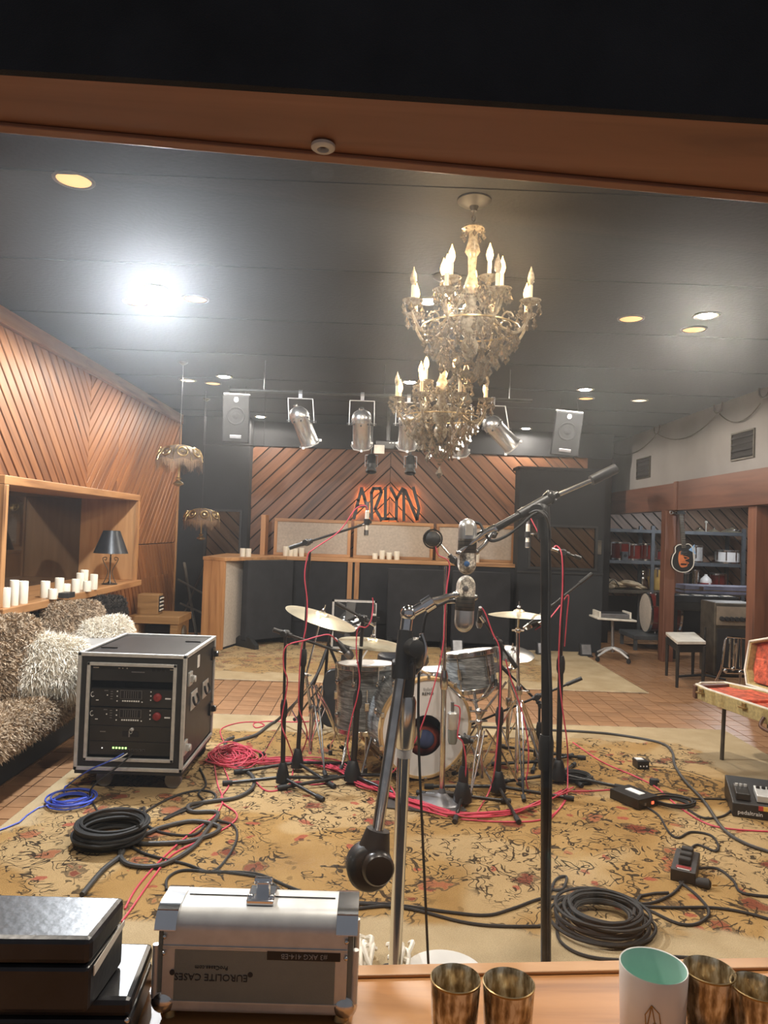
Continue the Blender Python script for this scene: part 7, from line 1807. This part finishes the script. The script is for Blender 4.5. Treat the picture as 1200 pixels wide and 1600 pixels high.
# the red pile and the bundle across the rug
def path_jit(base, j, rr):
    return [fl(x + rr.gauss(0, j), y + rr.gauss(0, j * .45), .013 + rr.uniform(.004, .03)) for x, y in base]
rr = random.Random(11)
main = [(350, 1182), (400, 1190), (450, 1186), (490, 1190), (525, 1200), (560, 1218), (590, 1232), (620, 1246), (660, 1258), (700, 1268), (750, 1272), (800, 1268), (850, 1252), (885, 1234)]
for i in range(16):
    a = rr.randint(0, 2); b = rr.choice([8, 9, 10, 12, 14]); pts = path_jit(main[a:b], 5 if i < 10 else 8, rr)
    o = MB().tube([Vector((p.x, p.y, max(p.z, .017))) for p in smooth_pts(pts, 6)], .0040, 6).build('red_cable', REDC, None, pts[0])
    tag(o, 'red cable in the long bundle lying across the rug to the bass drum', 'cable', 'red cables of the long bundle')
for i in range(13):
    cx, cy = rr.gauss(357, 10), rr.gauss(1176, 5); pts = []
    rx, ry = rr.uniform(18, 44), rr.uniform(8, 18); ph = rr.uniform(0, 6)
    for k in range(18):
        a = ph + k * .75; pts.append(fl(min(cx + rx * math.cos(a) * rr.uniform(.6, 1.1) + k * .6, 430), cy + ry * math.sin(a) * rr.uniform(.6, 1.1), .018 + .055 * (i / 13) * rr.uniform(.3, 1)))
    S_ = smooth_pts(pts, 5)
    o = MB().tube([Vector((max(p.x, RX1 + .03), p.y, max(p.z, .017))) for p in S_], .0040, 6).build('red_cable', REDC, None, pts[0])
    tag(o, 'red cable heaped in the tangled pile beside the rack case', 'cable', 'red cables of the tangled pile')
for lab, pts in [('red cable running from the pile forward to the bottom left', [(335, 1195), (340, 1225), (348, 1250), (335, 1275), (300, 1300), (255, 1340), (215, 1385), (195, 1420)]),
                 ('second red cable running forward from the pile in a wide curve', [(350, 1200), (358, 1225), (345, 1250), (370, 1272), (358, 1290), (320, 1310), (270, 1335), (240, 1370), (205, 1420), (190, 1440)]),
                 ('thin red cable with a small loop beyond the pile', [(350, 1160), (345, 1140), (370, 1130), (400, 1128), (413, 1133), (400, 1137), (397, 1130), (420, 1127), (470, 1128), (520, 1124)]),
                 ('red cable crossing between the left stand feet', [(380, 1190), (395, 1215), (415, 1235), (440, 1233), (460, 1222), (490, 1226), (520, 1222)]),
                 ('red cable trailing right toward the power unit', [(895, 1160), (940, 1190), (990, 1212), (1025, 1230), (1060, 1260), (1100, 1285), (1140, 1295), (1215, 1300)]),
                 ('red cable passing the power unit to the pile', [(885, 1236), (920, 1236), (960, 1234), (985, 1236)]),
                 ('red cable sweeping under the tall black stand', [(720, 1280), (780, 1284), (840, 1282), (870, 1268), (885, 1245)])]:
    cable('red_cable', lab, pts, .0042, REDC, 'loose red cables')
t = thing('rubber_mat', 'dark grey cable mat before the bass drum', 'mat', fl(665, 1262)); q = fl(660, 1258, .014)
MB().box(q + Vector((0, 0, .004)), (.42, .20, .008), Matrix.Rotation(rad(-12), 3, 'Z')).build('sheet', GREYC, t, smooth=False, bevel=.003); MB().box(q + Vector((.14, -.09, .012)), (.16, .05, .006), Matrix.Rotation(rad(15), 3, 'Z')).build('flap', GREYC, t, smooth=False, bevel=.002)

# ================================================================== FOREGROUND: SILL OBJECTS
ZS = .71
# silver microphone case
cy0 = 1.055; ca_ = at(240, 1580, cy0); 
c0 = fl(238, 1583, ZS + .012); c1 = fl(552, 1592, ZS + .012)
xd = (c1 - c0); W = xd.length; xd = xd / W; yd = Vector((-xd.y, xd.x, 0)); zd = Vector((0, 0, 1))
Hc, Dc = .148, .100
t = thing('microphone_case', 'small silver aluminium case with chrome corners on the wooden sill', 'case', (c0 + c1) / 2)
P = lambda a, b, z: c0 + xd * a + yd * b + zd * z
rr_ = .026
def roundrect_section(rad_, ins=0, n=6):
    pts = []
    for cx, cz, a0 in ((Dc - rad_, Hc - rad_, 0), (rad_, Hc - rad_, 90), (rad_ * .35, rad_ * .35, 180), (Dc - rad_ * .35, rad_ * .35, 270)):
        r_ = rad_ if cz > Hc / 2 else rad_ * .35
        for k in range(n + 1):
            a = rad(a0 + 90 * k / n); pts.append((cx + (r_ - ins) * math.cos(a), cz + (r_ - ins) * math.sin(a)))
    return pts
def extrude_section(sec, a0, a1): return MB().prism([P(a0, y, z) for y, z in sec], xd * (a1 - a0))
extrude_section(roundrect_section(rr_), .012, W - .012).build('shell', ALU, t)
extrude_section(roundrect_section(rr_, .004), .004, W - .004).build('end_panels', ALUP, t)
MB().prism([P(.030, -.0012, .020), P(W - .030, -.0012, .020), P(W - .030, -.0012, Hc - .052), P(.030, -.0012, Hc - .052)], yd * .003).build('front_panel', ALUP, t, smooth=False)
for z in (Hc - .052, Hc - .0495, .018): MB().prism([P(.012, -.002, z), P(W - .012, -.002, z), P(W - .012, -.002, z + .0022), P(.012, -.002, z + .0022)], yd * .004).build('edge_rib', ALU, t, smooth=False)
MB().prism([P(.035, Dc * .55, Hc + .0004), P(W - .035, Dc * .55, Hc + .0004), P(W - .035, Dc * .565, Hc + .0004), P(.035, Dc * .565, Hc + .0004)], zd * .001).build('lid_seam', GROOVE, t, smooth=False)
for s in (0, 1):
    u0, u1 = (-.002, .030) if s == 0 else (W - .030, W + .002)
    sec = roundrect_section(rr_, -.002)
    top = [q for q in sec if q[1] > Hc - .062]
    inner = [q for q in roundrect_section(rr_, .001) if q[1] > Hc - .062]
    cap = MB(); n = len(top)
    vs = [P(u0, *q) for q in top] + [P(u1, *q) for q in top]
    fs = [(i, i + 1, n + i + 1, n + i) for i in range(n - 1)]; fs.append(tuple(range(n))); fs.append(tuple(range(2 * n - 1, n - 1, -1)))
    cap.add(vs, fs); cap.build('corner_cap', CHROME, t)
    for z in (Hc - .058, Hc - .034): MB().ball(P((u0 + u1) / 2, -.003, z), .0035, 8, 6).build('rivet', CHROMED, t)
    for yy in (.008, Dc - .008): MB().ball(P(u0 + .016, yy, .014), (.019, .014, .017), 16, 10).build('corner_ball', CHROMED, t)
    xe = .0 if s == 0 else W
    for yy in (.006, Dc - .006): MB().cyl(P(xe, yy, .02), P(xe, yy, Hc - .05), .005, n=10).build('end_edging', ALU, t)
    MB().lathe([(.013, -.012), (.010, 0)], P(.02 if s == 0 else W - .02, .02, -.0005), zd, 14).build('rubber_foot', BRASS, t); MB().lathe([(.013, -.012), (.010, 0)], P(.02 if s == 0 else W - .02, Dc - .02, -.0005), zd, 14).build('rubber_foot', BRASS, t)
k = MB(); k.box(P(W * .5, Dc * .52, Hc + .004), (.042, .05, .008), Matrix((xd, yd, zd)).transposed()); k.box(P(W * .5, Dc * .62, Hc + .013), (.020, .016, .02), Matrix((xd, yd, zd)).transposed())
k.cyl(P(W * .5 - .014, Dc * .62, Hc + .022), P(W * .5 + .014, Dc * .62, Hc + .022), .006); k.ball(P(W * .5 - .016, Dc * .40, Hc + .006), .006, 8, 6); k.ball(P(W * .5 + .016, Dc * .40, Hc + .006), .006, 8, 6); k.build('latch', CHROME, t, bevel=.0015)
INK = mat('faded_ink', (.035, .034, .032), .7)
MB().prism([P(W * .56, -.0022, Hc - .064), P(W * .925, -.0022, Hc - .064), P(W * .925, -.0022, Hc - .051), P(W * .56, -.0022, Hc - .051)], yd * .002).build('label_strip', BLACKP, t, smooth=False)
text('lettering', '#3 AKG 414-EB', mat('label_print', (.30, .30, .29), .6), t, P(W * .745, -.0026, Hc - .0575), -xd, -zd, .0105)
text('lettering', 'EUROLITE CASES', INK, t, P(W * .285, -.0016, Hc - .092), -xd, -zd, .0145)
text('lettering', 'ProCases.com', INK, t, P(W * .285, -.0016, Hc - .078), -xd, -zd, .0085)
for s in (-.058, .058): MB().lathe([(.004, 0), (.004, .001)], P(W * .285 + s, -.0016, Hc - .087), yd, 10).build('printed_dot', INK, t)
# two black leather boxes
def leather_box(name, lab, quad, h, zb):
    t = thing(name, lab, 'case', (quad[0] + quad[2]) / 2)
    b = [Vector((q.x, q.y, zb)) for q in quad]
    MB().prism(b, (0, 0, h * .62)).build('lower_half', BLKLEA, t, smooth=False, bevel=.006)
    MB().prism([q + Vector((0, 0, h * .64)) for q in b], (0, 0, h * .36)).build('lid', BLKLEA, t, smooth=False, bevel=.008)
    return t, b
zt1 = ZS + .175
q1 = [fl(-60, 1465, zt1), fl(142, 1467, zt1), fl(196, 1400, zt1), fl(-40, 1394, zt1)]
t, b = leather_box('leather_case', 'upper black leather case with a pale worn edge at the left', q1, .10, ZS + .075)
MB().prism([b[1] + Vector((.0025, .008, .046)), b[2] + Vector((.0025, -.01, .062)), b[2] + Vector((.0025, -.01, .070)), b[1] + Vector((.0025, .008, .060))], (.0015, 0, 0)).build('worn_edge', CREAM, t, smooth=False)
zt2 = ZS + .073
q2 = [fl(-60, 1560, zt2), fl(205, 1562, zt2), fl(240, 1472, zt2), fl(-40, 1466, zt2)]
t, b = leather_box('leather_case', 'lower black leather case under the first at the left edge', q2, .072, ZS + .001)
MB().ball(b[1] + Vector((-.004, -.002, .045)), .004, 8, 6).build('stud', CHROME, t)
# mercury glass votives
def votive(lab, px, py, r, h=.09, Z=ZS + .001):
    c = fl(px, py, Z + h); x, y = c.x, c.y
    t = thing('glass_votive', lab, 'glass', (x, y, Z), 'gold mercury glass votives')
    MB().lathe([(r * .80, 0), (r * .86, .004), (r * .93, h * .4), (r, h - .002), (r * .985, h), (r * .94, h - .002), (r * .87, h * .4), (r * .78, .010), (.001, .010)], (x, y, Z), n=40, caps=False).build('cup', MERC, t)
    MB().lathe([(r * 1.002, h - .0035), (r * 1.012, h - .001), (r * .975, h)], (x, y, Z), n=40, caps=False).build('rim', BRASS, t)
    MB().lathe([(.019, .0105), (.019, .024), (.001, .025)], (x, y, Z), n=20).build('tealight', WAX, t)
votive('left one of the two gold glass votives beside the silver case', 712, 1527, .0365)
votive('right one of the two gold glass votives beside the silver case', 795, 1534, .0375)
votive('gold glass votive behind the pale ceramic cup', 1108, 1514, .0375, .095)
votive('gold glass votive cut by the right edge of the picture', 1183, 1540, .0365)
c = fl(1021, 1508, ZS + .10); x, y = c.x, c.y; r = .0495
t = thing('ceramic_cup', 'white ceramic cup with green glazed inside and a line drawn polygon', 'cup', (x, y, ZS))
MB().lathe([(r * .88, .001), (r * .93, .004), (r, .098), (r * .985, .1005), (r * .955, .0995)], (x, y, ZS), n=48, caps=False).build('wall', CERAM, t)
MB().lathe([(r * .957, .0995), (r * .94, .08), (r * .86, .012), (.001, .010)], (x, y, ZS), n=48, caps=False).build('glazed_inside', TEAL, t)
def oncup(a, z): return Vector((x + (r * (.93 + .07 * z / .098) + .0004) * math.cos(a), y + (r * (.93 + .07 * z / .098) + .0004) * math.sin(a), ZS + z))
ac = math.atan2(EYE.y - y, EYE.x - x); hexa = [(-.02, .068), (.20, .058), (.27, .036), (.10, .020), (-.16, .028), (-.20, .052)]
ln = MB()
for i in range(6):
    a, b = hexa[i], hexa[(i + 1) % 6]; ln.tube([oncup(ac + a[0] + .0 + (b[0] - a[0]) * k / 4, a[1] + (b[1] - a[1]) * k / 4) for k in range(5)], .0008, 5)
for a, b in (((-.02, .068), (.08, .044)), ((.27, .036), (.08, .044)), ((-.16, .028), (.08, .044)), ((-.02, .068), (-.16, .028))): ln.tube([oncup(ac + a[0] + (b[0] - a[0]) * k / 4, a[1] + (b[1] - a[1]) * k / 4) for k in range(5)], .0008, 5)
ln.build('line_drawing', BRASS, t)
# white tasselled rope and dish just beyond the sill
c = Vector((.0, 2.42, 0))
c = fl(592, 1497, .03)
t = thing('white_tassels', 'bundle of white rope tassels on the floor below the window', 'rope', c)
tm_ = MB()
for k in range(26):
    a = c + Vector((R_.uniform(-.10, .10), R_.uniform(-.08, .02), 0)); tm_.tube(smooth_pts([a + Vector((0, -.05, .012)), a + Vector((R_.uniform(-.03, .03), 0, R_.uniform(.03, .07))), a + Vector((R_.uniform(-.04, .04), .05, .02))], 4), .008, 6)
tag(tm_.build('strands', FURW, t), kind='stuff')
c = fl(690, 1504, .02)
t = thing('white_dish', 'white round dish rim showing just above the sill', 'dish', (c.x, c.y - .10, .012))
MB().lathe([(.06, .0), (.08, .01), (.125, .03), (.128, .034), (.120, .033), (.08, .016), (.001, .012)], (c.x, c.y - .10, .013), n=40, caps=False).build('plate', CERAM, t)
MB().lathe([(.055, .0), (.06, .006)], (c.x, c.y - .10, .0125), n=30, caps=False).build('foot_ring', CERAM, t)
